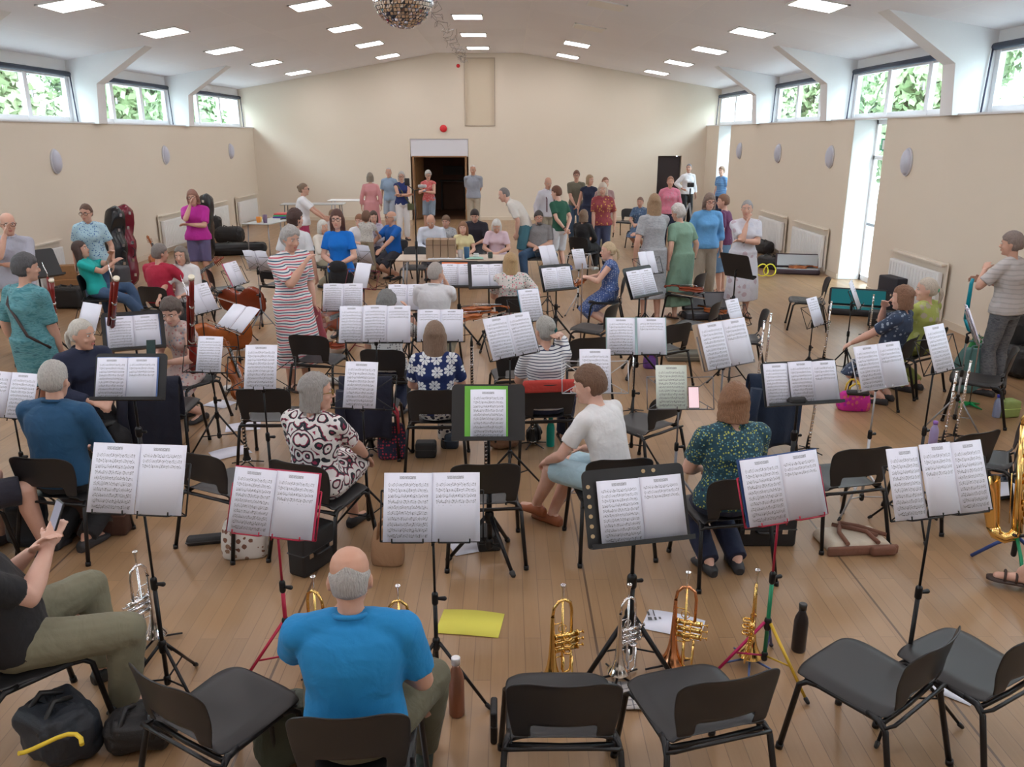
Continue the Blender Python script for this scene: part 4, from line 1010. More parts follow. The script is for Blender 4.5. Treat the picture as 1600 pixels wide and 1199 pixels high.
def clarinet(loc, z0, label, L=.62, bell=.038, m=None, yaw=0, group='clarinets standing upright', tilt=0):
    r = thing('clarinet', label, 'clarinet', (loc[0], loc[1], z0), yaw, group); m = m or EBONY; r.rotation_euler = (rad(tilt), 0, rad(yaw))
    b = MB(); b.lathe([(bell, 0), (bell*.97, .005), (bell*.62, .04), (.018, .10), (.0145, .13), (.0140, .32), (.0155, .33), (.0135, .34), (.0135, .50), (.016, .51), (.0145, .56), (.011, .575), (.007, L)], seg=18); b.build('body_tube', m, r)
    for z in (.003, .115, .33, .505): q = MB(); q.lathe([((bell if z < .01 else .0165)+.001, z), ((bell if z < .01 else .0165)+.001, z+.008)], seg=18); q.build('ring', SILVER, r)
    for k in range(12): q = MB(); z = .14+.030*k; q.cyl((0, -.012, z), (0, -.021, z), .007, seg=10); q.tube([(.006, -.016, z), (.018, -.012, z+.02)], .002, 5); q.build('key', SILVER, r)
    q = MB(); q.cyl((.013, -.008, .13), (.013, -.008, .49), .002, seg=6); q.cyl((-.013, -.008, .14), (-.013, -.008, .40), .002, seg=6); q.build('key_rod', SILVER, r); return r
def bassoon(base, top, label):
    base = V(base); top = V(top); d = (top-base); L = d.length; r = thing('bassoon', label, 'bassoon', base, 0, 'bassoons held upright'); d.normalize()
    u = d.cross(V((0, 1, 0))).normalized()
    b = MB(); b.tube([(0, 0, 0), d*.35], [.036, .032], 16); b.tube([d*.3, d*L*.78, d*L*.97], [.020, .019, .022], 16); b.tube([d*.3+u*.035, d*.92+u*.033], [.016, .013], 12); b.build('body_tube', MAROON, r)
    w_ = MB(); w_.tube([d*L*.975, d*L*.985, d*L], [.022, .025, .025], 18); w_.build('bell_ring', mat('ivory', (.80, .74, .60), .4), r)
    for k in (.02, .34, .52, .70):
        s_ = MB(); s_.tube([d*(L*k), d*(L*k+.022)], [.037 if k < .05 else (.034 if k < .4 else .0225)]*2, 16); s_.build('ferrule', SILVER, r)
    v = d.cross(u)
    for k in range(10): q = MB(); c = d*(.12+L*.07*k)-v*.026; q.cyl(c, c-v*.01, .010, seg=10); q.tube([c, c+d*.06], .003, 5); q.build('key', SILVER, r)
    c = MB(); p = d*.92+u*.033; c.tube([p, p+d*.05, p+d*.09+u*.05-v*.04, p+d*.07+u*.12-v*.14], [.004, .004, .004, .003], 8); c.build('crook', SILVER, r)
    return r
def violin(loc, yaw, label, s=1.0, pitch=0, roll=0, cat='violin', name='violin', m=None, group=None, bow=True):
    """lies with its back down; neck along +y"""
    r = thing(name, label, cat, loc, 0, group); r.rotation_euler = (rad(pitch), rad(roll), rad(yaw)); m = m or VARN
    half = [(0, -.178), (.05, -.172), (.088, -.145), (.103, -.105), (.098, -.06), (.075, -.035), (.056, -.01), (.054, .02), (.066, .05), (.082, .072), (.084, .105), (.068, .148), (.035, .172), (0, .176)]
    out = [(x, y) for x, y in half]+[(-x, y) for x, y in half[-2:0:-1]]
    d = .020; b = MB()
    def lay(k, z): return [V((x*k*s, y*k*s, z*s)) for x, y in out]
    b.loft([lay(.02, -d-.014), lay(.6, -d-.011), lay(.93, -d-.003), lay(1.0, -d), lay(1.0, -d+.003), lay(.965, -d+.004), lay(.965, d-.004), lay(1.0, d-.003), lay(1.0, d), lay(.93, d+.004), lay(.6, d+.012), lay(.02, d+.015)]); b.build('sound_box', m, r)
    n = MB(); n.loft([n.ring(V((0, y*s, z*s)), V((1, 0, 0)), V((0, 0, 1)), a*s, c*s, 12) for y, z, a, c in ((.165, .018, .016, .022), (.20, .026, .012, .010), (.28, .026, .011, .009), (.30, .024, .012, .012))])
    n.build('neck', m, r)
    sc = MB(); sc.loft([sc.ring(V((0, y*s, z*s)), V((1, 0, 0)), V((0, 0, 1)), a*s, a*s*1.1, 10) for y, z, a in ((.295, .022, .012), (.36, .010, .009))]); sc.tube([V((0, (.37+.018*math.cos(q)*(1-q/14))*s, (.008-.018*math.sin(q)*(1-q/14))*s)) for q in [k*.6 for k in range(16)]], .008*s, 8)
    for k in range(4): sc.cyl((-.035*s, (.31+.013*k)*s, .018*s), (.035*s, (.31+.013*k)*s, .018*s), .003*s, seg=8)
    sc.build('scroll', m, r)
    f = MB(); f.box((0, .155*s, .042*s), (.026*s, .27*s, .006*s)); f.build('fingerboard', EBONY, r)
    t = MB(); t.box((0, -.12*s, .042*s), (.030*s, .10*s, .005*s), taper=.7); t.build('tailpiece', EBONY, r)
    g = MB(); g.box((0, -.028*s, .048*s), (.040*s, .004*s, .026*s), taper=.7); g.build('bridge', mat('maple', (.62, .42, .22), .5), r)
    st = MB()
    for k in range(4): x = (-.012+.008*k)*s; st.tube([(x, -.08*s, .046*s), (x, -.028*s, .062*s), (x*.6, .29*s, .046*s)], .0009*s, 4)
    st.build('string', SILVER, r)
    for q in (1, -1):
        h = MB(); h.tube([V((q*(.040+.006*math.sin(a*3))*s, (-.028+.035*(a-1))*s, (d+.0125)*s)) for a in (0, .4, .8, 1.2, 1.6, 2)], .0022*s, 6); h.build('sound_hole', EBONY, r)
    return r
def bow(a, b, label):
    a = V(a); b = V(b); r = thing('bow', label, 'bow', a, 0, 'string instrument bows'); d = b-a; L = d.length; dn = d.normalized(); up = V((0, 0, 1))-dn*dn.z; up.normalize()
    s_ = MB(); s_.tube([(0, 0, 0), d*.5-up*.008, d*.97, d+up*.0], [.0045, .004, .003, .005], 8); s_.build('stick', mat('bow_wood', (.30, .12, .05), .3), r)
    h = MB(); h.box(up*(-.012)+dn*.05, (.012, .012, .022)); h.build('frog', EBONY, r); g = MB(); g.tube([dn*.05-up*.022, d-up*.012], .0028, 6); g.build('bow_hair', mat('horsehair', (.72, .68, .60), .6), r); return r
def saxophone(loc, yaw, label, lean=10):
    r = thing('saxophone', label, 'saxophone', loc, 0); r.rotation_euler = (rad(lean), 0, rad(yaw))
    b = MB(); b.tube([(0, 0, .05), (0, 0, .20), (0, 0, .72)], [.032, .027, .013], 18)
    b.tube([(0, 0, .06), (0, .02, .02), (0, .06, 0), (0, .105, .02), (0, .125, .07)], [.032, .033, .034, .036, .038], 18); b.build('body_tube', GOLD, r)
    bl = MB(); bl.tube([(0, .125, .07), (0, .135, .18), (0, .15, .29), (0, .162, .335), (0, .17, .352)], [.038, .045, .056, .070, .080], 24, cap=False); bl.tube([(0, .17, .352), (0, .158, .325), (0, .148, .27)], [.079, .064, .05], 24, cap=False); bl.build('bell', GOLD, r)
    n = MB(); n.tube([(0, 0, .72), (0, .0, .76), (0, -.03, .80), (0, -.08, .81), (0, -.14, .79)], [.013, .013, .012, .010, .008], 12); n.build('neck', GOLD, r)
    mp = MB(); mp.tube([(0, -.13, .795), (0, -.17, .775), (0, -.21, .755)], [.012, .013, .006], 12); mp.build('mouthpiece', EBONY, r)
    for k in range(14):
        q = MB(); z = .12+.042*k; a = .5*math.sin(k*1.7); c = V((.026*math.sin(a)*(1.25-k*.04)+(.0), -.026*math.cos(a)*(1.2-k*.04), z)); nn = V((math.sin(a), -math.cos(a), 0)); rr = .019-.0008*k
        q.cyl(c, c+nn*.010, rr, seg=16); q.build('key', mat('key_brass', (.80, .52, .16), .18, 1), r)
    g = MB(); g.cyl((.028, 0, .10), (.024, 0, .66), .003, seg=6); g.cyl((-.028, -.005, .10), (-.024, 0, .60), .003, seg=6); g.cyl((.045, .04, .08), (.045, .04, .40), .003, seg=6)
    for z in (.12, .2, .28): g.cyl((.03, .13, z), (.055, .12, z), .022, seg=14)
    g.build('key_rod', GOLD, r); return r
# ================================================================ bags, cases and small things
def case(loc, yaw, d, label, col=(.015, .015, .017), name='instrument_case', r_=.02, handle=True, rot=(0, 0), cat='case', group=None, taper=1.0):
    r = thing(name, label, cat, loc, 0, group); r.rotation_euler = (rad(rot[0]), rad(rot[1]), rad(yaw))
    soft = r_ > .045
    b = MB(); b.rbox((0, 0, d[2]/2), d, min(r_, min(d)/2.1), taper=taper, seg=8 if soft else 3); bo = b.build('body', mat('case_cloth', col, .6, nscale=20, var=.2, bump=.3, bscale=200), r)
    if soft:
        m = bo.modifiers.new('sub', 'SUBSURF'); m.subdivision_type = 'SIMPLE'; m.levels = 2; m.render_levels = 2
        tx = bpy.data.textures.get('slump') or bpy.data.textures.new('slump', 'CLOUDS'); tx.noise_scale = .10
        m = bo.modifiers.new('slump', 'DISPLACE'); m.texture = tx; m.strength = .05; m.mid_level = .6; m.texture_coords = 'GLOBAL'
        for q in (-1, 1):
            h = MB(); h.tube([(q*d[0]*.2, -d[1]*.38, d[2]*.3), (q*d[0]*.22, -d[1]*.42, d[2]*.75), (q*d[0]*.15, -d[1]*.1, d[2]+.03), (q*d[0]*.1, d[1]*.2, d[2]*.98)], .012, 8); h.build('strap', BLKP, r)
        return r
    z = MB(); z.rbox((0, 0, d[2]*.55), (d[0]*1.006, d[1]*1.006, .008), .003); z.build('zip', mat('zip', tuple(min(1, c*2.5+.02) for c in col), .4, .3), r)
    if handle:
        h = MB(); h.tube([(-.06, -d[1]/2, d[2]*.5), (-.05, -d[1]/2-.03, d[2]*.5), (.05, -d[1]/2-.03, d[2]*.5), (.06, -d[1]/2, d[2]*.5)], .009, 8); h.build('handle', BLKP, r)
        for q in (-1, 1): k = MB(); k.box((q*d[0]*.3, -d[1]/2-.003, d[2]*.5), (.035, .012, .03)); k.build('latch', CHROME, r)
    return r
def bag(loc, yaw, d, label, col, name='shoulder_bag', pat=None, c2=(1, 1, 1), c3=None, hcol=None, hh=.16, sag=.03, cat='bag', stripes=None, rot=(0, 0), seed=1):
    r = thing(name, label, cat, loc, 0); r.rotation_euler = (rad(rot[0]), rad(rot[1]), rad(yaw)); rnd = random.Random(seed*13+int(abs(loc[0])*50))
    b = MB(); n = 28; R = []
    for z, k in ((0, .86), (.02, .97), (.15, 1.03), (.4, 1.04), (.65, .98), (.85, .88), (.97, .76), (1.0, .70)):
        ring = []
        for j in range(n):
            a = 2*PI*j/n; e = .55; ca, sa = math.cos(a), math.sin(a)
            x = math.copysign(abs(ca)**e, ca)*d[0]/2*k; y = math.copysign(abs(sa)**e, sa)*d[1]/2*(k if z < .7 else k*.75)
            q = noise.noise(V((x*9, y*9, z*3+seed*5)))*sag; ring.append(V((x*(1+q*2), y*(1+q*3), z*d[2]+q*.6*(z > .5))))
        R.append(ring)
    b.loft(R); o = b.build('body', cloth(col, pat, c2, c3), r); m = o.modifiers.new('sub', 'SUBSURF'); m.levels = 1; m.render_levels = 1
    hm = cloth(hcol or col)
    for q in (-1, 1):
        h = MB(); h.tube([V((x*d[0]/2, q*d[1]*.32+yy, z)) for x, yy, z in ((-.5, 0, d[2]*.75), (-.42, 0, d[2]+hh*.6), (-.15, q*.02, d[2]+hh), (.15, q*.03, d[2]+hh*.95), (.42, 0, d[2]+hh*.55), (.5, 0, d[2]*.75))], .010, 8); h.build('handle', hm, r)
    if stripes:
        s_ = MB(); s_.rbox((0, 0, d[2]*.55), (d[0]*1.03, d[1]*1.05, d[2]*.10), .01); s_.build('band', cloth(stripes), r)
    return r
def bottle(loc, col, label, h=.26, r_=.035, cap=(.02, .02, .02), metal=0, rough=.3, name='bottle'):
    r = thing(name, label, 'bottle', loc, 0); b = MB(); b.lathe([(r_*.9, 0), (r_, .008), (r_, h*.62), (r_*.85, h*.72), (r_*.5, h*.83), (r_*.48, h*.88)], seg=24); b.build('body', mat('bottle', col, rough, metal), r)
    c = MB(); c.lathe([(r_*.55, h*.88), (r_*.57, h*.99), (r_*.45, h)], seg=20); c.build('cap', mat('cap', cap, .35, .6 if sum(cap) > 1 else 0), r); return r
def paper(loc, yaw, label, d=(.297, .21), kind='blank', tint=(.78, .79, .90), z=.002, name='sheet_of_paper', bend=.01):
    mb = MB(); N = 6; b = len(mb.v)
    for lay in (0, 1):
        for i in range(N+1):
            for j in (0, 1): mb.v.append(V(((i/N-.5)*d[0], (j-.5)*d[1], z+bend*math.sin(PI*i/N)*(.3+.7*j)+.0015*(1-lay))))
    n = (N+1)*2
    for i in range(N):
        a = b+i*2; mb.face((a, a+2, a+3, a+1), 0, True, [(i/N, 0), ((i+1)/N, 0), ((i+1)/N, 1), (i/N, 1)]); a += n; mb.face((a, a+1, a+3, a+2), 1, True)
    for i in range(N): a = b+i*2; mb.face((a, a+n, a+n+2, a+2), 1, False); mb.face((a+1, a+3, a+n+3, a+n+1), 1, False)
    o = mb.build(name, [sheetmat(kind, tint), sheetmat('blank', tint)]); o.location = (loc[0], loc[1], loc[2] if len(loc) > 2 else 0); o.rotation_euler = (0, 0, rad(yaw)); return tag(o, label, 'paper')
def jacket(loc, yaw, w, label, col, z0=.70, L=.5, name='jacket'):
    """garment hung over a chair back; thick, folded over the top rim"""
    r = thing(name, label, 'jacket', loc, yaw); b = MB(); N = 18
    rings = []
    for q, (y, z) in enumerate(((-.22, z0-L*.55), (-.225, z0-.12), (-.245, z0-.01), (-.275, z0+.02), (-.310, z0-.01), (-.325, z0-.15), (-.33, z0-L*.6), (-.325, z0-L))):
        ring = []
        for j in range(N+1):
            u = -1+2*j/N; f = .012*math.sin(u*9+q*.3)*(abs(z0-z)*2); ring.append(V((u*w/2*(1-.1*(z0-z)), y+f+.035*u*u, z+.02*math.sin(u*5)*(q in (0, 7)))))
        rings.append(ring)
    for q in range(len(rings)-1):
        for j in range(N):
            pass
    k = b.add([p for rr in rings for p in rr]); W_ = N+1
    for q in range(len(rings)-1):
        for j in range(N): a = k+q*W_+j; b.face((a, a+1, a+1+W_, a+W_))
    o = b.build('cloth', cloth(col), r); m = o.modifiers.new('thick', 'SOLIDIFY'); m.thickness = .018; m.offset = 0; m = o.modifiers.new('sub', 'SUBSURF'); m.levels = 1; m.render_levels = 1
    s_ = MB(); s_.tube([(-w*.42, -.335, z0-.08), (-w*.47, -.345, z0-L*.5), (-w*.40, -.35, z0-L*.95)], [.045, .04, .03], 12); s_.build('sleeve', cloth(col), r); return r
def phone(loc, M, label, screen=(.5, .5, .6), emis=.4, name='phone'):
    r = thing(name, label, 'phone', loc, 0, None); r.rotation_euler = M.to_euler()
    b = MB(); b.rbox((0, 0, 0), (.074, .009, .15), .004); b.build('body', BLKP, r); t = NT('phone_screen'); t.base(screen, .1); t.set(t.b.inputs['Emission Color'], screen); t.set(t.b.inputs['Emission Strength'], emis)
    s_ = MB(); s_.box((0, -.005, 0), (.066, .002, .138)); s_.build('screen', t.m, r); return r
# ================================================================ people in the photograph
GREY = (.30, .29, .28); LGREY = (.48, .46, .44); WHT_H = (.66, .64, .60); BRN = (.16, .085, .05); DBRN = (.07, .04, .03); BLN = (.50, .36, .20); SALT = (.20, .19, .19); AUB = (.28, .12, .06)
NAVY = (.012, .018, .05); KHAKI = (.30, .27, .20); DENIM = (.05, .10, .20); JBLK = (.013, .013, .016)
# --- nearest players
P1 = person(545, 858, y=2.63, label='person in a bright blue polo shirt, seen from behind, seated, phone at ear', h=1.62, yaw=3, sit=True, lean=5, head=(4, 16, 0), hl=((.10, .26, .36), (.9, -.3, -.8)), hr=((.10, .26, .14), (.7, -.5, -.6)),
            legs=[((.24, .42, .085), (.5, .6, 1)), ((-.14, .30, .085), (-.3, .7, 1))], w=1.16, top=((.01, .22, .52),), topk='polo', sleeve=.42, bot=((.12, .11, .07),), hair='ring', hc=(.42, .40, .39), shoes=(.05, .07, .06), skin=2, chair='black chair under the person in the bright blue polo shirt')
P2 = person(-72, 872, loc=(-2.12, 3.08, 0), label='person in a black shirt and khaki trousers lounging with a crossed leg, holding a phone', h=1.78, yaw=-42, sit=True, lean=-26, head=(0, 15, 0), hl=((.04, .16, .32), (.4, -.2, -1)), hr=((.00, .22, .34), (.5, -.3, -1)),
            legs=[((.20, .36, .085), (.5, .5, 1)), ((-.14, .42, .085), (-.3, .7, 1))], w=1.12, belly=.02, top=(JBLK,), topk='tee', sleeve=.40, bot=((.20, .19, .13),), hair='short', hc=GREY, shoes=(.03, .03, .03), skin=1, chair='black chair under the lounging person in khaki trousers')
P3 = person(82, 563, 'grey-haired person in a dark blue long-sleeved shirt, seen from behind, seated', h=1.74, yaw=-8, sit=True, lean=6, head=(10, 8, 0), hl='lap', hr='lap', w=1.08, top=((.012, .07, .16),), topk='shirt', sleeve=.95, bot=(JBLK,), hair='short', hc=LGREY, chair='black chair under the person in the dark blue shirt')
P4 = person(492, 583, 'person in a black and white scroll-patterned dress, seated, glancing right', h=1.64, yaw=-22, sit=True, lean=3, head=(-48, 2, 0), hl='lap', hr='knee', legs='cross', w=1.10, fem=True, top=((.72, .70, .70), 'paisley', (.015, .02, .03), (.30, .03, .08)), sleeve=.42, botk='dress', skirt=.55, hair='bob', hc=(.33, .31, .30), glasses=(.20, .12, .02), shoes=JBLK, chair='black chair under the person in the scroll-patterned dress')
P5 = person(916, 571, 'brown-haired person in a white T-shirt and pale blue shorts, seated with crossed ankles', h=1.72, yaw=48, sit=True, lean=22, head=(20, 12, 0), hl='knee', hr=((.02, .26, .12), (.8, -.6, -.4)), legs=[((.04, .52, .085), (.3, .5, 1)), ((-.02, .62, .15), (-.3, .5, 1))], w=.92, cyaw=8, top=((.76, .76, .78),), sleeve=.36, bot=((.42, .60, .70),), botk='shorts', hair='boy', hc=(.17, .09, .055), shoes=(.33, .10, .04), skin=1, chair='black chair under the person in the white T-shirt, back towards us')
P6 = person(1150, 598, 'auburn-haired person in a dark teal speckled top, seen from behind, seated', h=1.64, yaw=10, sit=True, lean=2, head=(-6, 8, 4), hl='lap', hr='lap', w=1.16, fem=True, top=((.015, .06, .09), 'floral', (.12, .28, .32), (.45, .48, .10), .35), topk='tee', sleeve=.36, bot=(NAVY,), hair='bob', hc=(.25, .12, .06), skin=1, chair='black chair under the person in the speckled teal top')
P7 = person(679, 502, 'brown-haired person in a navy top with white flowers, seen from behind, seated', h=1.62, yaw=0, sit=True, lean=2, head=(0, 2, 0), hl='lap', hr='lap', fem=True, top=((.008, .025, .13), 'batik', (.75, .78, .82)), sleeve=.40, bot=((.75, .75, .75), 'floral', NAVY, NAVY), hair='lob', hc=(.26, .17, .12), legs='crossr', chair='black chair under the person in the navy flowered top')
P8 = person(852, 494, 'grey-haired person in a striped white top touching their hair, seated, seen from behind', h=1.64, yaw=6, sit=True, lean=3, head=(22, 6, 4), hl='lap', hr=((.10, .06, .58), (.35, .9, -.5)), fem=True, w=1.02, top=((.70, .72, .75), 'stripes', (.05, .06, .12), None, .5), sleeve=.42, bot=(NAVY,), hair='bun', hc=(.36, .35, .33), legs='wide', shoes='sandal', chair='black chair with a red cushion strip under the person in the striped white top')
P9 = person(126, 499, 'white-haired person with a ponytail in a black shirt, seated, facing right', h=1.66, yaw=-130, sit=True, lean=8, head=(26, 4, 0), hl='lap', hr='lap', fem=True, w=1.08, top=(NAVY,), topk='shirt', sleeve=.9, bot=(JBLK,), hair='pony', hc=(.62, .59, .54), chair='dark chair under the white-haired person in the black shirt')
P10 = person(262, 469, 'person in a sleeveless floral dress leaning down, seated, facing left', h=1.66, yaw=150, sit=True, lean=16, head=(28, 22, 0), hl=((.05, .30, .12), (.8, -.3, -.5)), hr='lap', fem=True, top=((.56, .44, .42), 'floral', (.45, .18, .18), (.25, .32, .42), .7), topk='tank', sleeve=0, botk='dress', skirt=.5, hair='curly', hc=(.13, .10, .09), skin=1, chair='dark chair under the person in the sleeveless floral dress')
P11 = person(37, 391, 'person in a knitted teal dress with dark grey hair, standing with back to us', h=1.60, y=6.75, yaw=-20, lean=2, head=(-20, 4, 0), hl='side', hr='down', w=1.12, fem=True, top=((.05, .20, .24), 'weave', (.13, .33, .37), (.03, .13, .17)), sleeve=.5, botk='dress', skirt=.42, hair='boy', hc=(.10, .10, .11))
P12 = person(10, 335, 'balding person in a pale lilac shirt at the left edge, hand on chin', h=1.70, y=9.3, yaw=-150, lean=0, head=(10, 6, 0), hl='cross', hr='chin', w=1.02, top=((.42, .43, .52),), topk='shirt', sleeve=.5, bot=((.25, .22, .18),), hair='ring', hc=LGREY, glasses=True)
P13 = person(132, 320, 'person in a pale blue patterned top standing by the cello cases', h=1.62, y=11.5, yaw=-168, head=(-10, 8, 0), hl='side', hr='side', w=1.06, fem=True, top=((.40, .58, .68), 'floral', (.06, .14, .36), (.30, .45, .60), .55), topk='loose', sleeve=.38, bot=(DENIM,), hair='short', hc=(.12, .06, .04), glasses=True)
P14 = person(120, 377, 'long-haired person in a turquoise T-shirt reclining on a chair, facing right', h=1.66, yaw=-82, sit=True, lean=-24, head=(-5, -14, 0), hl=((-.02, .26, .52), (.9, 0, -1)), hr=((-.02, .28, .40), (.9, 0, -1)), fem=True, top=((.01, .42, .40),), sleeve=.36, bot=(DENIM,), hair='long', hc=(.07, .04, .035), legs=[((.06, .66, .085), (.2, .3, 1)), ((-.02, .62, .20), (-.1, .3, 1))], shoes=(.4, .4, .42), chair='black chair under the person in the turquoise T-shirt')
P15 = person(249, 381, 'grey-haired person in a crimson T-shirt, seated, seen from behind', h=1.70, yaw=-14, sit=True, lean=6, head=(-25, 4, 0), hl='lap', hr=((.24, .34, .14), (.9, -.3, -.3)), w=1.06, top=((.42, .015, .05),), sleeve=.40, bot=((.05, .05, .06),), hair='boy', hc=(.22, .19, .18), chair='dark chair under the person in the crimson T-shirt')
P16 = person(280, 381, 'smiling person in a white V-neck blouse, seated, facing us beside the crimson T-shirt', h=1.62, y=10.7, yaw=172, sit=True, lean=6, head=(5, 4, 3), hl='lap', hr='reach', fem=True, top=((.72, .72, .74),), topk='loose', sleeve=.5, bot=(JBLK,), hair='bob', hc=(.20, .17, .15), chair='dark chair under the person in the white V-neck blouse')
P17 = person(299, 302, 'person in a magenta top and purple-grey shorts standing with hand to mouth', h=1.66, y=13.9, yaw=-168, head=(-8, 6, 5), hl='cross', hr='chin', fem=True, w=1.08, top=((.48, .02, .30),), topk='loose', sleeve=.45, bot=((.11, .09, .19),), botk='shorts', hair='full', hc=(.30, .14, .10), glasses=True)
P18 = person(455, 357, 'short grey-haired person in a long red, white and navy striped dress, standing', h=1.66, y=8.25, yaw=-128, lean=4, side=2, head=(-6, 12, 0), hl='side', hr=((.02, .26, .42), (.6, .1, -1)), w=1.22, fem=True, top=((.74, .72, .74), 'stripes', (.03, .12, .20), (.62, .07, .12), 1.15), sleeve=.48, botk='dress', skirt=.74, hair='curly', hc=(.44, .42, .41), shoes='sandal')
P19 = person(462, 347, 'dark-haired person standing behind the striped dress', h=1.62, y=10.6, yaw=-10, head=(-30, 0, 0), fem=True, top=((.65, .66, .70),), sleeve=.4, bot=((.10, .10, .12),), hair='curly', hc=(.07, .035, .03))
P20 = person(474, 291, 'person in a white T-shirt and raspberry trousers standing sideways by the tables', h=1.62, y=16.5, yaw=-82, head=(-4, 0, 0), hl='reach', hr='reach', fem=True, top=((.76, .76, .80),), topk='loose', sleeve=.42, bot=((.42, .04, .12),), botk='capri', hair='bun', hc=(.22, .15, .10), glasses=True, shoes='sandal')
P21 = person(526, 335, 'long-haired person with glasses in a royal blue T-shirt, standing, arms folded low', h=1.62, y=10.6, yaw=176, head=(4, 4, 0), hl='front', hr='front', fem=True, w=.94, top=((.0, .16, .62),), sleeve=.36, bot=(JBLK,), hair='long', hc=(.10, .04, .03), glasses=True, skin=1)
b = MB()
# --- far group, seated and standing near the end wall
P22 = person(518, 316, 'short-haired person in a pale shirt seated behind the royal blue T-shirt', h=1.60, y=16.3, yaw=175, sit=True, head=(0, 16, 0), hl='lap', hr='lap', top=((.55, .50, .50),), bot=(KHAKI,), hair='boy', hc=(.22, .13, .07), skin=1)
P23 = person(504, 337, 'white-haired person in a cream top seated beside the royal blue T-shirt', h=1.58, y=14.3, yaw=-120, sit=True, head=(0, 6, 0), hl='lap', hr='lap', fem=True, top=((.70, .64, .58),), sleeve=.6, bot=(KHAKI,), hair='bob', hc=WHT_H)
P24 = person(560, 327, 'reddish-haired person in a white T-shirt seated with arm around a child', h=1.58, y=15.4, yaw=-172, sit=True, head=(-20, 10, 0), hl='lap', hr=((.10, .34, .20), (.9, -.3, -.3)), top=((.72, .72, .76),), sleeve=.4, bot=((.04, .035, .07), 'floral', (.4, .4, .45), (.04, .035, .07)), hair='boy', hc=(.30, .14, .08), skin=1)
P25 = person(572, 331, 'small child in a pale T-shirt sitting with back to us on an adult lap', h=1.10, y=14.9, yaw=-10, sit=True, hz=.74, head=(0, 0, 0), hl='reach', hr='reach', top=((.55, .53, .50), 'dots', (.35, .33, .32), None, 1), sleeve=.4, bot=((.35, .30, .22),), hair='boy', hc=(.16, .08, .05), legs='tuck', chair=0)
P26 = person(583, 324, 'dark-haired person in a lilac patterned top seated beside the child', h=1.60, y=16.0, yaw=165, sit=True, head=(30, 10, 0), hl='lap', hr='lap', fem=True, top=((.45, .42, .50), 'floral', (.25, .22, .32), (.5, .48, .55)), sleeve=.9, bot=((.03, .03, .06),), hair='bob', hc=DBRN)
P27 = person(611, 319, 'person in a cobalt blue T-shirt and dark shorts seated, turned to the left', h=1.74, y=15.2, yaw=135, sit=True, lean=2, head=(-15, -4, 0), hl='reach', hr='reach', top=((.0, .10, .42),), sleeve=.38, bot=((.035, .035, .05),), botk='shorts', hair='ring', hc=LGREY, glasses=True, skin=2, chair='black chair under the person in the cobalt blue T-shirt')
P28 = person(578, 273, 'person in a dusty pink dress standing with back to us', h=1.62, y=21.2, yaw=10, fem=True, top=((.62, .28, .30),), sleeve=.9, botk='dress', skirt=.7, hair='bob', hc=(.26, .22, .18))
P29 = person(607, 266, 'grey-haired person in a light blue short-sleeved shirt standing by the pink dress', h=1.70, y=22.3, yaw=160, head=(25, 4, 0), hl='side', hr='side', top=((.26, .36, .50),), topk='shirt', sleeve=.42, bot=((.35, .40, .48),), botk='shorts', hair='thin', hc=LGREY, skin=2)
P30 = person(627, 269, 'person in a sleeveless navy top and white trousers standing, hands together', h=1.66, y=21.0, yaw=-160, head=(-15, 4, 0), hl='cross', hr='cross', fem=True, w=1.04, top=((.015, .03, .14),), topk='tank', sleeve=0, bot=((.70, .68, .70),), hair='bob', hc=LGREY, glasses=True)
P31 = person(669, 268, 'person in a red patterned sleeveless blouse looking at a phone in the doorway', h=1.64, y=22.2, yaw=165, head=(25, 14, 0), hl='phone', hr='phone', fem=True, w=1.02, top=((.62, .14, .14), 'floral', (.72, .45, .42), (.5, .06, .07), .5), topk='tank', sleeve=.08, bot=((.22, .28, .36),), botk='shorts', hair='curly', hc=LGREY, glasses=True)
P32 = person(739, 267, 'white-haired person in a grey short-sleeved shirt standing with hands behind back', h=1.76, y=22.6, yaw=178, hl='behind', hr='behind', head=(0, 8, 0), w=1.06, top=((.30, .32, .38),), topk='shirt', sleeve=.45, bot=((.42, .36, .28),), hair='thin', hc=WHT_H, skin=2)
P33 = person(672, 325, 'balding person in a white long-sleeved shirt seated behind the table', h=1.72, y=14.9, yaw=178, sit=True, lean=14, head=(0, 26, 0), hl='lap', hr='lap', w=1.06, top=((.62, .66, .76),), topk='shirt', sleeve=.95, bot=((.05, .05, .07),), botk='shorts', hair='ring', hc=LGREY, skin=2)
P34 = person(696, 331, 'brown-haired child in a printed grey T-shirt behind the boxes', h=1.40, y=15.6, yaw=170, sit=True, head=(0, 10, 0), hl='lap', hr='lap', top=((.45, .46, .48), 'dots', (.2, .22, .25), None, 1), bot=((.2, .2, .22),), botk='shorts', hair='boy', hc=(.2, .12, .08))
P35 = person(723, 336, 'long-haired child in a pale yellow T-shirt seated at the table', h=1.36, y=14.6, yaw=-172, sit=True, head=(-12, 4, 0), hl='lap', hr='lap', fem=True, top=((.70, .62, .35),), bot=((.35, .2, .2),), hair='long', hc=(.27, .13, .07), skin=1)
P36 = person(741, 317, 'dark-haired person in a charcoal shirt seated behind the yellow T-shirt', h=1.74, y=15.8, yaw=170, sit=True, lean=10, head=(5, 22, 0), hl='lap', hr='lap', w=1.06, top=((.025, .022, .035),), topk='polo', sleeve=.45, bot=((.05, .05, .06),), botk='shorts', hair='boy', hc=(.03, .02, .02))
P37 = person(776, 328, 'white-haired person in a pale pink T-shirt seated, looking down', h=1.62, y=14.6, yaw=175, sit=True, lean=14, head=(8, 34, 0), hl='lap', hr='lap', fem=True, top=((.68, .52, .60),), sleeve=.4, bot=(JBLK,), hair='bob', hc=(.72, .70, .68))
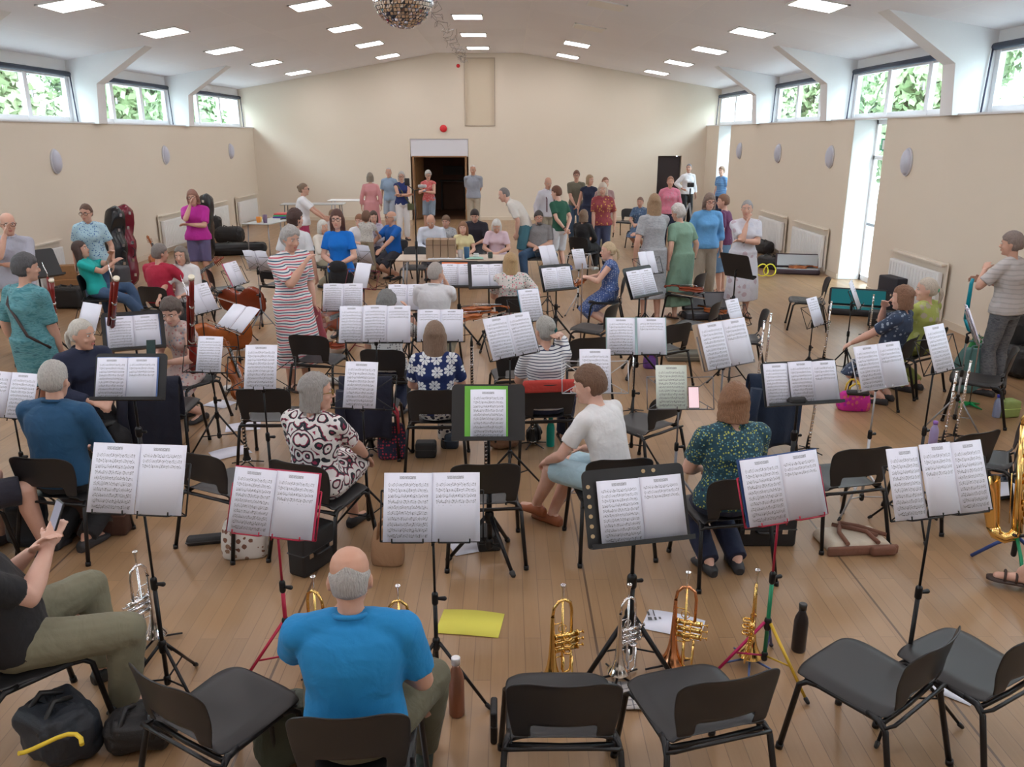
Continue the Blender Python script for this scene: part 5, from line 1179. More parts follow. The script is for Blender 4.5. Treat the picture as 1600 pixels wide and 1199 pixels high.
P38 = person(784, 293, 'person in a cream polo shirt and teal shorts bending forward', h=1.74, y=15.3, yaw=88, lean=46, head=(0, 20, 0), hl='down', hr='down', w=1.08, top=((.66, .62, .58),), topk='polo', sleeve=.45, bot=((.06, .17, .22),), botk='shorts', hair='thin', hc=(.20, .18, .18), skin=1)
P39 = person(842, 320, 'bearded person in a grey polo shirt and jeans, seated, laughing', h=1.76, y=15.2, yaw=178, sit=True, lean=2, head=(8, 6, 0), hl='front', hr='front', w=1.12, belly=.02, top=((.22, .21, .22), 'dots', (.30, .29, .30), None, .3), topk='polo', sleeve=.42, bot=((.03, .07, .14),), hair='boy', hc=(.06, .05, .05), glasses=(.4, .1, .1), legs='wide', chair='black chair under the bearded person in grey')
P40 = person(857, 284, 'balding person in a white shirt with dark braces, standing', h=1.68, y=17.8, yaw=-150, head=(-20, 16, 0), top=((.60, .58, .64),), topk='shirt', sleeve=.9, bot=((.30, .26, .20),), hair='ring', hc=LGREY, skin=2)
P41 = person(868, 292, 'brown-haired person in a dark green T-shirt and pale shorts, standing, hands behind back', h=1.64, y=15.4, yaw=38, lean=8, head=(20, 10, 0), hl='behind', hr='behind', top=((.015, .09, .055),), sleeve=.36, bot=((.60, .60, .64),), botk='shorts', hair='boy', hc=(.15, .06, .035), skin=1, w=.94)
P42 = person(901, 270, 'person in an olive T-shirt and jeans standing with hands clasped', h=1.70, y=20.6, yaw=178, hl=((.03, .20, -.02), (.9, -.5, -.2)), hr=((.03, .20, -.02), (.9, -.5, -.2)), head=(0, 4, 0), top=((.14, .125, .09),), sleeve=.4, bot=((.05, .09, .15),), hair='boy', hc=(.18, .08, .05), glasses=True)
P43 = person(922, 276, 'person in a navy sleeveless dress looking left, standing', h=1.62, y=20.0, yaw=165, head=(55, 2, 0), fem=True, top=(NAVY,), sleeve=.1, botk='dress', skirt=.5, hair='bob', hc=(.35, .24, .14))
P44 = person(942, 290, 'light-haired person in a red and gold patterned tunic, standing', h=1.64, y=16.3, yaw=170, head=(0, 8, 0), hl='side', hr='down', fem=True, w=1.04, top=((.28, .05, .06), 'floral', (.60, .32, .08), (.22, .03, .06)), topk='loose', sleeve=.45, bot=((.05, .06, .12),), hair='full', hc=(.60, .50, .42))
P45 = person(946, 284, 'brown-haired person half hidden behind the red and gold tunic', h=1.64, y=18.4, yaw=-170, fem=True, top=((.35, .22, .22),), sleeve=.3, bot=(KHAKI,), hair='short', hc=(.24, .10, .06))
P46 = person(912, 345, 'seated person in a black jacket with red collar facing away', h=1.66, y=15.9, yaw=-35, sit=True, lean=0, hl='lap', hr='lap', fem=True, top=(JBLK,), sleeve=.95, bot=(JBLK,), hair='bob', hc=(.22, .14, .09), legs='crossr', shoes=(.6, .6, .6))
P47 = person(1001, 297, 'person in a blue patterned dress seated near the end wall', h=1.60, y=19.6, yaw=150, sit=True, hl='lap', hr='lap', head=(10, 6, 0), fem=True, top=((.09, .16, .28), 'floral', (.28, .35, .45), (.05, .09, .2)), sleeve=.4, botk='dress', skirt=.5, hair='short', hc=(.22, .13, .09), chair='black chair under the seated person near the end wall')
P48 = person(1023, 302, 'person with straight light-brown hair in a grey patterned dress, standing with back to us', h=1.74, y=11.7, yaw=12, head=(-12, 4, 0), hl='side', hr='cross', fem=True, w=1.04, top=((.32, .33, .36), 'weave', (.42, .43, .46), (.24, .26, .30)), sleeve=.40, botk='dress', skirt=.76, hair='long', hc=(.34, .21, .12), shoes='sandal')
P49 = person(1048, 276, 'person in a bright pink top facing us, standing', h=1.64, y=18.8, yaw=175, fem=True, w=1.08, top=((.70, .22, .32), 'floral', (.62, .30, .38), (.7, .22, .32)), topk='loose', sleeve=.7, bot=(NAVY,), hair='short', hc=(.30, .13, .08))
P50 = person(1077, 254, 'grey-haired person in a white shirt and black trousers standing by the small door', h=1.72, y=24.6, yaw=-165, head=(-35, -4, 0), hl='side', hr='hip', fem=True, top=((.76, .76, .80),), topk='shirt', sleeve=.9, bot=(JBLK,), hair='short', hc=(.24, .24, .26))
P51 = person(1128, 262, 'person in a blue top with striped sleeves standing in the bright recess', h=1.66, y=24.1, yaw=120, head=(20, 0, 0), fem=True, w=1.04, top=((.10, .22, .45), 'stripes', (.16, .32, .52)), sleeve=.4, bot=(NAVY,), hair='curly', hc=(.30, .19, .13))
P52 = person(1057, 327, 'white-haired person in a long sage green dress, standing, leaning left', h=1.60, y=11.9, yaw=30, lean=14, head=(15, 14, 0), hl='side', hr='side', fem=True, w=1.08, top=((.20, .33, .25),), sleeve=.42, botk='dress', skirt=.86, hair='curly', hc=(.66, .62, .60), shoes='sandal')
P53 = person(1110, 305, 'person in a sky blue linen shirt, beige trousers and sunglasses, standing', h=1.68, y=12.7, yaw=-172, head=(-2, 10, 0), hl='side', hr='side', fem=True, w=1.12, top=((.13, .36, .68),), topk='shirt', sleeve=.72, bot=((.36, .30, .24),), botk='trousers', hair='full', hc=(.22, .15, .12), glasses=(.15, .02, .02))
P54 = person(1130, 308, 'brown-haired person in a plum top and blue skirt standing behind the sky blue shirt', h=1.60, y=13.7, yaw=60, head=(10, 4, 0), fem=True, w=1.04, top=((.12, .025, .09),), sleeve=.42, bot=((.13, .24, .40),), botk='skirt', skirt=.62, hair='short', hc=(.24, .12, .07), shoes='sandal')
P55 = person(1168, 317, 'grey-haired person in a white floral dress touching their collar, standing', h=1.64, y=11.8, yaw=-176, head=(-24, 0, 0), hl='cross', hr=((.03, .15, .47), (.5, .1, -1)), fem=True, w=1.14, top=((.66, .66, .74), 'floral', (.52, .42, .50), (.60, .62, .72), 2.4), sleeve=.42, botk='dress', skirt=.74, hair='short', hc=(.34, .33, .33), shoes='sandal')
P56 = person(950, 378, 'blonde person in a blue floral dress seated sideways holding a violin', h=1.62, yaw=82, sit=True, lean=2, head=(4, 4, 0), hl=((.04, .34, .22), (.8, -.3, -.5)), hr=((.05, .36, .20), (.8, -.3, -.5)), fem=True, top=((.06, .11, .30), 'dots', (.35, .42, .60)), topk='tank', sleeve=0, botk='dress', skirt=.6, hair='pony', hc=(.58, .44, .28), skin=1, chair='dark chair under the blonde person in the blue floral dress')
P57 = person(797, 395, 'blonde person in a pink and white floral blouse, seated, seen from behind', h=1.64, yaw=6, sit=True, lean=2, head=(8, 4, 0), hl='lap', hr='wide', fem=True, w=1.12, top=((.66, .62, .60), 'floral', (.70, .20, .26), (.10, .20, .18), .6), sleeve=.42, bot=((.62, .58, .56), 'floral', (.6, .2, .26), (.1, .2, .18), 1.1), hair='lob', hc=(.46, .30, .15), chair='black chair under the person in the pink floral blouse')
P58 = person(681, 410, 'grey-haired person in a white shirt, seated with hand at cheek, seen from behind', h=1.70, yaw=-12, sit=True, lean=6, head=(-22, 4, 0), hl='lap', hr=((.08, .20, .52), (.3, .2, -1)), w=1.08, top=((.66, .66, .70),), topk='shirt', sleeve=.5, bot=(KHAKI,), hair='short', hc=(.42, .38, .36), chair='black chair under the person in the white shirt, back to us')
P59 = person(604, 451, 'curly grey-haired person behind the wide stand, one arm raised', h=1.64, y=7.5, yaw=-6, sit=True, lean=6, head=(0, 8, 0), hl='lap', hr=((.20, .20, .50), (.4, .6, -1)), w=1.04, fem=True, top=((.55, .55, .56), 'dots', (.2, .2, .22), None, 1), sleeve=.42, bot=(NAVY,), hair='curly', hc=(.20, .20, .20), chair='black chair behind the wide white sheets under the curly grey-haired person')
P60 = person(1412, 446, 'auburn-haired person in a dark floral dress seated holding a flute upright, turned left', h=1.64, yaw=48, sit=True, lean=-12, head=(2, 4, 0), hl='knee', hr=((.05, .14, .48), (.9, .1, -1)), fem=True, w=1.06, top=((.03, .05, .10), 'floral', (.30, .36, .46), (.03, .05, .10), .8), sleeve=.42, botk='dress', skirt=.52, hair='bob', hc=(.24, .12, .07), skin=1, chair='black chair under the person in the dark floral dress')
P61 = person(1450, 434, 'white-blonde person in a lime green floral top, seated, turned left', h=1.64, yaw=32, sit=True, lean=-6, head=(38, 2, 0), hl='lap', hr='lap', fem=True, w=1.08, top=((.40, .45, .12), 'floral', (.45, .40, .30), (.50, .55, .22), 2.0), sleeve=.45, bot=((.35, .40, .12),), hair='pony', hc=(.58, .50, .42), skin=1, chair='black chair under the person in lime green')
P62 = person(1583, 363, 'person in a cream knitted top and grey patterned trousers standing at the right edge', h=1.62, y=8.1, yaw=28, head=(18, 4, 0), hl=((.10, .24, .38), (.8, .2, -1)), hr='phone', fem=True, w=1.02, top=((.52, .49, .49), 'stripes', (.42, .40, .40)), topk='loose', sleeve=.42, bot=((.09, .10, .12), 'weave', (.16, .17, .19), (.05, .06, .07)), hair='boy', hc=(.26, .20, .18))
P63 = person(1880, 590, loc=(3.52, 3.95, 0), label='person mostly outside the right edge with a sandalled foot stretched into view', h=1.74, yaw=62, sit=True, lean=2, hl='lap', hr='lap', legs=[((.18, .42, .085), (.3, .7, 1)), ((.02, .66, .12), (-.1, .6, 1))], top=((.2, .2, .25),), bot=((.08, .10, .14),), botk='shorts', shoes='sandal', skin=1, chair='chair outside the right edge under the sandalled person')
P64 = person(-128, 590, 'person mostly outside the left edge, bare calf and white sock in view', h=1.74, yaw=-25, sit=True, hl='lap', hr='lap', legs=[((.28, .44, .085), (.5, .6, 1)), ((-.1, .4, .085), (0, .7, 1))], top=((.03, .03, .05),), bot=((.02, .02, .035),), botk='shorts', shoes=(.05, .05, .06), skin=1, chair='chair at the left edge under the person with a bare calf')
for ld, yw, lb in CHAIRS: chair((ld.x, ld.y), yw, lb)
# braces, straps and carried things
def part(mb, name, m, J): return mb.build(name, m, J['root'])
b = MB(); 
for s_ in (1, -1): b.tube([P40['Sh']+P40['X2']*(s_*.09)+P40['y2']*(-.12)-V((0, 0, .35)), P40['Sh']+P40['X2']*(s_*.09)+V((0, 0, .065))-P40['y2']*.04, P40['Sh']+P40['X2']*(s_*.09)+P40['y2']*.13-V((0, 0, .08)), P40['Sh']+P40['X2']*(s_*.09)+P40['y2']*.135-V((0, 0, .35))], .012, 6)
part(b, 'braces', mat('strap', (.10, .02, .04), .6), P40)
b = MB(); b.tube([P30['Sh']+V((.14, .03, .06)), P30['Sh']+V((.02, .155, -.16)), P30['Sh']+V((-.16, .14, -.44))], .016, 6); b.rbox(P30['Sh']+V((-.17, .15, -.50)), (.16, .06, .16), .02); part(b, 'sling_bag', cloth((.08, .09, .04)), P30)
b = MB(); b.tube([P11['Sh']+V((-.12, -.02, .075)), P11['Sh']+V((-.06, -.135, -.05)), P11['Sh']+V((.12, -.15, -.30)), P11['Sh']+V((.20, -.02, -.42))], .012, 6); part(b, 'neck_strap', mat('strap', (.05, .03, .03), .6), P11)
b = MB(); b.ell(P8['HP']((.035, -.10, .02)), (.02, .014, .022)); part(b, 'hair_clip', mat('clip', (.0, .10, .11), .3), P8)
b = MB(); b.ell(P61['HP']((0, -.105, .0)), (.026, .02, .026)); part(b, 'hair_clip', mat('clip_green', (.0, .42, .20), .3), P61)
b = MB()
for k in range(9): a = 2*PI*k/9; b.ell(P39['HP']((.045*math.sin(a)*(k in (0,)) , 0, 0)), (.001,)*3) if False else None
b.ell(P39['HP']((0, .078, -.085)), (.045, .030, .032)); part(b, 'beard', hairmat((.10, .09, .09)), P39)
for J, s_ in ((P21, 1), (P55, -1), (P52, 1), (P4, 1), (P30, -1), (P38, 1), (P41, -1)):
    hd = J['hands'][s_]; el = J['elbows'][s_]; c = hd-(hd-el).normalized()*.09; b = MB(); d = (hd-el).normalized(); b.cyl(c-d*.008, c+d*.008, .033*J['s'], seg=16); part(b, 'wristband', mat('watch', (.03, .03, .035), .4), J)
def inhand(J, s_, off=(0, 0, 0)): return J['world'](J['hands'][s_]+V(off))
RX = lambda a, yaw: (Matrix.Rotation(rad(yaw), 3, 'Z') @ Matrix.Rotation(rad(a), 3, 'X'))
p = P2['world'](P2['hands'][1]+V((-.02, .02, .05))); phone(p, RX(-25, -42), 'black phone held up by the lounging person in khaki trousers', (.25, .26, .34), .25)
p = P1['world'](P1['hands'][-1]+V((.0, -.02, .05))); phone(p, RX(10, 30), 'phone with lilac case held by the person in the bright blue polo', (.45, .40, .60), .3)
p = P31['world'](P31['hands'][1]+V((-.04, .03, .02))); phone(p, RX(-110, 165), 'small phone held by the person in the red patterned blouse', (.2, .2, .25), .1)
p = P21['world'](P21['hands'][1]); b = MB(); b.ell((0, 0, 0), (.12, .06, .08)); b.ell((.04, .02, -.12), (.10, .04, .16)); b.ell((-.05, .02, -.10), (.06, .04, .13)); o = b.build('cardigan', cloth(JBLK)); o.location = p+V((0, 0, .0)); tag(o, 'bundled black cardigan held against the royal blue T-shirt', 'cardigan')
p = P18['world'](P18['hands'][-1]); b = MB(); b.ell((0, 0, -.18), (.07, .05, .24)); b.ell((.04, .02, -.32), (.06, .05, .16)); o = b.build('scarf', cloth((.30, .06, .08))); o.location = p; tag(o, 'dusty red scarf hanging from the hand of the striped-dress person', 'scarf')
# ================================================================ empty chairs
for a in [
 (240, 1058, -32, 'empty black chair between the lounging person and the blue polo, seat turned right'),
 (884, 1068, 0, 'empty black chair in the front row, square to us, right of the copper bottle'),
 (1152, 1056, 16, 'empty black chair in the front row in front of the gold trumpet on its stand'),
 (1478, 1000, 38, 'empty black chair turned left, second from the right edge in the front row'),
 (1640, 985, 30, 'empty black chair cut by the right edge in the front row'),
 (300, 706, -26, 'empty black chair right of the person in the dark blue shirt'),
 (759, 724, 4, 'empty black chair behind the tall single desk with the green folder'),
 (1357, 699, 12, 'empty black chair above the folded canvas tote'),
 (1538, 674, 22, 'empty black chair behind the three-page music on the far right'),
 (1612, 655, 60, 'empty black chair seen side on at the right edge behind the saxophone'),
 (407, 606, 0, 'empty black chair behind the clarinet and single page on the left'),
 (1052, 614, 40, 'empty black chair turned left behind the pale green page with phone'),
 (478, 523, -12, 'empty black chair in front of the striped dress'),
 (812, 545, 8, 'empty black chair behind the slanted pages left of the striped white top'),
 (962, 474, 62, 'empty black chair sideways between the blonde violinist and the wide blue folder'),
 (925, 527, 14, 'empty black chair half hidden behind the wide blue folder'),
 (1062, 505, 32, 'empty black chair right of the wide blue folder'),
 (1100, 426, 55, 'empty black chair with a red violin lying across its seat'),
 (1297, 434, 75, 'empty black chair standing alone on open floor near the bright door'),
 (1200, 485, 80, 'empty chair seen edge-on behind the thick open book'),
 (1125, 470, 60, 'empty dark chair behind the small tilted page and violin case'),
 (322, 419, -60, 'empty black chair facing right beside the white V-neck blouse'),
 (418, 415, -20, 'empty black chair left of the striped dress'),
 (650, 385, 178, 'empty black chair next to the cobalt blue T-shirt'),
 (984, 326, 150, 'empty black chair left of the seated person near the end wall'),
 (1590, 545, 60, 'empty dark chair piled with black bags at the right edge'),
 (-5, 470, -10, 'dark chair at the left edge by the teal dress')]: chair_px(*a)
# ================================================================ music stands, front to back
ST = stand_at
RED_ = (.45, .02, .06); SIL = (.5, .5, .53); GRY = (.18, .18, .2)
ST(216, 748, 146, 'in front of the dark blue shirt, nearest left', slope=-.04, pages=('full', 'quarter'))
ST(428, 786, 131, 'in front of the scroll-patterned dress, nearest second from left', slope=-.10, col=RED_, cover=(.55, .03, .10), pages=('full', 'half'))
ST(675, 792, 151, 'directly beyond the bright blue polo', slope=0, pages=('full', 'half'), spin=10)
DA4 = ST(996, 797, 134, 'in front of the white T-shirt, nearest centre right', slope=.09, kind='solid', pages=('dense', 'quarter'), dw=.50, dh=.35, poff=.02)
ST(1223, 762, 122, 'in front of the speckled teal top, on a rainbow-coloured tripod', slope=.145, col=(.45, .02, .06), polecol=(.02, .24, .12), legcol=[(.04, .06, .30), (.50, .02, .12), (.62, .40, .04)], pages=('full', 'quarter'), cover=(.02, .06, .2), desc='rainbow coloured wire music stand', spin=-45)
ST(1466, 748, 150, 'nearest on the right with three pages', W=.46, slope=.10, pages=('full', 'half', 'full'), Hp=.29)
ST(14, 617, 84, 'cut by the left edge', slope=-.08, pages=('half', 'full'))
ST(203, 592, 94, 'facing the white-haired person in black', slope=.0, kind='solid', dw=.50, dh=.33, poff=-.02, pages=('full', 'half'), cover=(.15, .25, .55))
ST(763, 648, 56, 'in the centre with a green folder', W=.21, slope=0, kind='solid', dw=.43, dh=.33, pages=('full',), cover=(.16, .50, .06), cpad=.022, cdx=-.012)
DB4 = ST(1063, 605, 49, 'with a phone clipped beside the pale green page', W=.21, slope=0, col=GRY, pages=('full',), tint=(.70, .77, .70), desc='bronze-grey folding wire music stand', poff=-.06)
DB5 = ST(1252, 599, 114, 'left of the purple-capped bottle, spread with wide pages', W=.55, slope=.05, kind='solid', pages=('dense', 'full', 'half'), dw=.57, dh=.31)
ST(1375, 572, 74, 'right of the wide solid desk', slope=.13, col=SIL, pages=('full', 'half'))
ST(1466, 544, 34, 'with heavy legs in front of the lime green top', W=.21, slope=.20, pages=('full',), col=(.012, .012, .014), dw=.40)
ST(408, 574, 50, 'left of the grey-haired person in the scroll pattern', W=.21, slope=0, pages=('full',))
ST(564, 602, 51, 'just right of the scroll-patterned dress', W=.21, slope=-.03, pages=('full',))
ST(328, 554, 39, 'right of the sleeveless floral dress', W=.21, slope=-.02, pages=('dense',))
ST(930, 580, 49, 'behind the brown-haired head in the white T-shirt', W=.21, slope=0, pages=('full',), col=SIL)
ST(586, 507, 112, 'beyond the grey bob, with three pages', W=.57, slope=0, pages=('full', 'full', 'quarter'))
ST(688, 509, 72, 'directly beyond the navy flowered top', slope=0, pages=('quarter', 'quarter'))
ST(798, 525, 73, 'slanted, left of the striped white top', slope=.17, pages=('full', 'full'))
ST(994, 525, 90, 'with a wide pale blue folder', W=.47, slope=0, kind='wire', pages=('full', 'quarter'), gap_=0) if False else ST(994, 525, 88, 'with a wide pale blue folder', W=.44, slope=0, pages=('full', 'quarter'), cover=(.35, .50, .52), Hp=.29, gap=.022)
ST(1134, 537, 86, 'carrying a thick open book', W=.42, slope=.16, col=GRY, pages=('full', 'half'), thick=.035, cover=(.45, .33, .24))
ST(829, 477, 32, 'right of the pink floral blouse', W=.21, slope=.09, pages=('full',), cover=(.12, .30, .42))
ST(536, 465, 62, 'below the royal blue T-shirt', slope=0, pages=('full', 'full'))
ST(636, 465, 58, 'beyond the curly grey-haired person', slope=0, pages=('half', 'half'))
ST(871, 436, 45, 'beyond the grey curly hair, right of the floral blouse', W=.42, slope=.08, kind='solid', dw=.46, pages=('full', 'full'))
ST(1003, 443, 40, 'in front of the grey patterned dress', slope=.16, kind='solid', dw=.46, pages=('dense', 'dense'))
ST(1273, 487, 22, 'at the open floor by the lone chair', W=.21, slope=.30, pages=('half',), psi=42, D=8.6)
ST(1148, 490, 16, 'behind the thick open book', W=.21, slope=0, pages=('half',), psi=40, D=8.8)
ST(764, 432, 36, 'left of the blonde hair of the floral blouse', slope=.06, kind='solid', dw=.5, pages=('half', 'half'), D=10.0, psi=8)
ST(716, 431, 36, 'with an orange folder before the white shirt', slope=0, kind='solid', dw=.5, pages=('full', 'half'), D=10.2, psi=-4, cover=(.75, .16, .03), cpad=.02, cdx=.022)
ST(372, 498, 50, 'low and flat beside the cellos', slope=-.2, pages=('blank', 'blank'), psi=-38, D=8.0, tilt=50)
ST(314, 467, 14, 'seen almost edge-on beside the bassoon', W=.34, pages=('blank', 'half'), psi=68, D=8.4)
ST(366, 428, 8, 'seen edge-on with a pink-backed book', W=.30, pages=('blank', 'half'), psi=76, D=10.2, cover=(.7, .15, .3))
ST(209, 520, 40, 'blue folder between the white-haired and floral players', slope=.02, kind='solid', dw=.5, pages=('full', 'half'), psi=20, D=7.2, cover=(.08, .13, .28), col=(.02, .03, .05))
ST(140, 497, 34, 'behind the white ponytail', W=.30, pages=('blank',), psi=-30, D=8.4)
ST(566, 431, 26, 'tilted single page left of the grey desk', W=.21, pages=('blank',), psi=-28, D=9.6, col=(.20, .03, .05))
ST(603, 438, 44, 'showing its bare wire desk towards us', W=.42, pages=(), psi=165, D=9.6, nosheet=True, col=(.012, .012, .014), tilt=35)
ST(402, 408, 40, 'seen from behind left of the striped dress', W=.36, pages=('blank', 'blank'), psi=160, D=10.8, col=GRY)
ST(560, 398, 40, 'seen from behind right of the royal blue T-shirt', W=.42, pages=('blank', 'blank'), psi=155, D=11.6, col=GRY)
ST(1152, 417, 30, 'solid, turned away before the white floral dress', W=.42, kind='solid', pages=('blank',), psi=125, D=10.6, dw=.46)
ST(1334, 460, 12, 'with a flute, by the teal open case', W=.30, pages=('blank', 'half'), psi=62, D=8.8)
ST(1517, 506, 22, 'in front of the person in the cream knitted top', W=.34, pages=('blank', 'half'), psi=66, D=7.2, col=(.25, .25, .26), cover=(.5, .35, .38))
ST(857, 400, 30, 'beyond, holding upright white pages left of the dark green T-shirt', W=.30, pages=('blank', 'blank'), psi=40, D=11.6)
ST(1012, 411, 20, 'holding crumpled white pages before the grey dress', W=.26, pages=('blank', 'blank'), psi=30, D=10.6)
ST(60, 415, 30, 'empty black desk near the left wall', W=.30, kind='solid', pages=(), nosheet=True, psi=60, D=9.6)
ST(905, 405, 20, 'thin, beside the blonde violinist', W=.21, pages=('half',), psi=30, D=12.0, col=SIL, nosheet=False)

# brass-coloured round holes down the left edge and top of the nearest solid desk
for a, b in [(-.225, .05+.045*k) for k in range(6)]+[(.05, .325), (.10, .325)]:
    c = DA4[2]((a, .0065, b)); m_ = MB(); m_.lathe([(.0095, 0), (.0095, .003)], (0, 0, 0), DA4[1] @ V((0, -1, 0)), 16); o = m_.build('punched_hole', mat('hole_tan', (.50, .36, .20), .5)); o.location = Matrix.Rotation(-DA4[0].rotation_euler.z, 3, 'Z') @ (c-DA4[0].location)
    for v_ in o.data.vertices: v_.co = Matrix.Rotation(-DA4[0].rotation_euler.z, 3, 'Z') @ v_.co
    o.parent = DA4[0]
# ================================================================ instruments and stands
def tr_at(px, py, yaw, m, lab, m2=None, col=(.02, .02, .025), s=1.0, stand=True):
    p = at(px, py, .06)
    if stand: pegstand(p, 'small peg stand under the '+lab.split(' standing')[0], 20, col=col)
    trumpet(p, yaw, m, lab, m2, z0=.055, s=s)
tr_at(862, 1062, -70, BRASS, 'brass trumpet standing behind the square-on empty chair')
tr_at(966, 1048, -60, SILVER, 'silver cornet standing beside the centre stand legs', SILVER, s=.92)
tr_at(1050, 1032, -110, ROSE, 'rose-gold trumpet standing near the white leaflet', BRASS)
tr_at(1172, 1022, 160, GOLD, 'shiny gold trumpet standing by the rainbow tripod', GOLD, (.10, .15, .35))
tr_at(243, 990, 150, SILVER, 'silver flugelhorn standing beyond the khaki knee', SILVER)
tr_at(512, 1048, 60, BRASS, 'brass trumpet half hidden left of the blue polo neck')
tr_at(612, 1058, -100, BRASS, 'brass trumpet with dark mouthpiece right of the blue polo neck')
p = at(1580, 885, .02); saxophone((p.x, p.y, .20), 60, 'gold saxophone standing on a blue and green stand at the right edge', -6)
r = thing('saxophone_stand', 'blue and green stand under the gold saxophone', 'instrument stand', (p.x, p.y, 0), 0)
for k, c in enumerate(((.05, .10, .35), (.02, .30, .15), (.05, .10, .35))):
    l = MB(); a = 2*PI*k/3+2.4; l.tube([(0, 0, .22), (math.cos(a)*.1, math.sin(a)*.1, .14), (math.cos(a)*.22, math.sin(a)*.22, .012)], .011, 8); l.build('leg', mat('stand_tint', c, .4, .3), r)
l = MB(); l.caps((0, 0, .10), (0, 0, .24), .016, .016); l.tube([(-.06, -.06, .26), (0, 0, .22), (.06, -.06, .26)], .010, 8); l.build('cradle', BLKP, r)
# flutes and clarinets: bottom pixel, bottom height, label
def up(kind, px, py, z0, lab, **k):
    p = at(px, py, z0); 
    if k.pop('stand', True): pegstand(p, 'peg stand under the '+lab, 10, h=.14)
    (flute if kind == 'f' else clarinet)((p.x, p.y), z0, lab, **k)
up('f', 988, 640, .04, 'silver flute standing under the wide pale blue folder', tilt=-2)
up('f', 1262, 700, .04, 'silver flute standing in front of the hanging dark jackets', tilt=4)
up('f', 1492, 680, .04, 'silver flute standing beside the purple-capped bottle', tilt=3)
up('f', 1474, 690, .04, 'slim silver flute second beside the purple-capped bottle', tilt=2, L=.62)
up('f', 1183, 600, .04, 'taller silver flute beside the thick book', tilt=2)
up('f', 1194, 585, .04, 'second silver flute right of the thick book', tilt=2)
up('f', 1287, 560, .04, 'silver flute upright by the stand near the lone chair', tilt=2)
up('f', 1358, 520, .04, 'short silver flute beside the teal open case', L=.5)
up('c', 738, 620, .04, 'black clarinet upright right of the navy flowered top')
up('c', 832, 690, .04, 'black clarinet upright beside the striped white top')
up('c', 386, 720, .04, 'black clarinet upright below the single page on the left')
up('c', 580, 700, .04, 'black clarinet upright beside the grey bob')
up('c', 556, 690, .04, 'short black clarinet behind the grey bob', L=.5)
up('c', 196, 690, .04, 'black clarinet upright behind the dark blue shirt')
up('c', 760, 755, .06, 'stubby black clarinet below the green folder desk', L=.42)
bassoon(atY(228, 540, 7.1)*1.0 if False else at(172, 560, .62), at(182, 434, 1.42), 'maroon bassoon upright, left, beside the blue folder')
bassoon(at(302, 580, .5), at(299, 432, 1.45), 'dark red bassoon with silver keys, right of the floral dress')
bassoon(at(92, 560, .35), at(80, 437, 1.20), 'dark bassoon held at the hip of the teal dress')
def floorv(px, py, yaw, lab, s=1.0, z=.03, pitch=0, roll=0, **k):
    p = at(px, py, z); return violin((p.x, p.y, z+.03*s), yaw, lab, s, pitch, roll, **k)
CG = 'cellos lying between the string chairs'
def cello(px, py, z, yaw, roll, lab, s=2.1, m=None, pitch=0):
    p = at(px, py, z); violin((p.x, p.y, z), yaw, lab, s, pitch, roll, 'cello', 'cello', m or VRED, CG)
cello(378, 470, .25, 70, 80, 'dark red cello on its side behind the flat white pages')
cello(344, 524, .22, 120, 70, 'amber cello on its side below the flat white pages', m=VARN)
cello(505, 500, .35, -20, 75, 'red cello leaning right of the striped dress')
cello(212, 472, .22, 35, 75, 'orange-brown cello on its side below the crossed jeans', m=VARN, s=1.9)
cello(282, 445, .40, 10, 60, 'dark cello held before the white V-neck blouse', m=VRED, s=2.0, pitch=60)
p = at(247, 415, .75); violin((p.x, p.y, .72), 60, 'orange violin showing behind the crimson T-shirt', 1.2, 70, 0, m=VARN)
bow(at(314, 455, .55), at(379, 477, .5), 'cello bow pointing right from the crimson T-shirt')
bow(at(322, 497, .8), at(375, 522, .75), 'bow resting on the flat white pages')
bow(at(736, 500, .59), at(790, 486, .56), 'violin bow held by the person in the floral blouse')
floorv(745, 487, -80, 'violin resting across the lap of the floral blouse', z=.55)
floorv(730, 500, -60, 'viola with scroll towards the floral blouse', z=.5, s=1.05)
p = P56['world'](V((0, .42, .62))); violin((p.x, p.y, p.z), 170, 'brown violin held by the blonde person in the blue floral dress', 1.0, 0, 20)
p = at(1080, 452, .50); violin((p.x, p.y, .50), 60, 'deep red violin lying on the empty chair seat', 1.0, 0, 0, m=VRED)
bow(at(1044, 455, .52), at(1101, 466, .52), 'violin bow across the chair with the red violin')
floorv(1117, 489, 40, 'orange violin in the open grey case on the floor', z=.12)
p = at(490, 545, .05)
floorv(520, 543, 60, 'small red violin on the floor behind the empty chair', z=.05, m=VRED)
floorv(372, 600, 60, 'pinkish viola leaning beside the single page on the left', z=.22, s=1.1, pitch=70)
# ================================================================ cases, bags, floor things
def opencase(px, py, yaw, lab, col, lin, viol=None):
    p = at(px, py, 0); r = thing('violin_case', lab, 'case', (p.x, p.y, 0), yaw)
    b = MB(); b.rbox((0, 0, .05), (.80, .26, .10), .03); b.build('base', mat('case_cloth', col, .6), r)
    l = MB(); l.rbox((0, 0, .098), (.75, .22, .01), .004); l.build('lining', mat('lining', lin, .8), r)
    M = Matrix.Rotation(rad(75), 3, 'X'); d = MB(); d.rbox(M @ V((0, .13, .04))+V((0, .13, .10)), (.80, .26, .07), .03, M=M); d.build('lid', mat('case_cloth', col, .6), r)
    l = MB(); l.rbox(M @ V((0, .13, .078))+V((0, .13, .10)), (.74, .21, .008), .003, M=M); l.build('lid_lining', mat('lining', lin, .8), r)
    if viol: v = violin((p.x, p.y, .13), yaw-90, viol, .95)
opencase(1245, 428, -12, 'open dark violin case with grey lining by the right wall', (.04, .02, .03), (.42, .43, .45), 'orange violin inside the open case by the right wall')
opencase(1110, 498, 4, 'open grey-lined violin case on the floor behind the empty chairs', (.03, .03, .04), (.20, .20, .22))
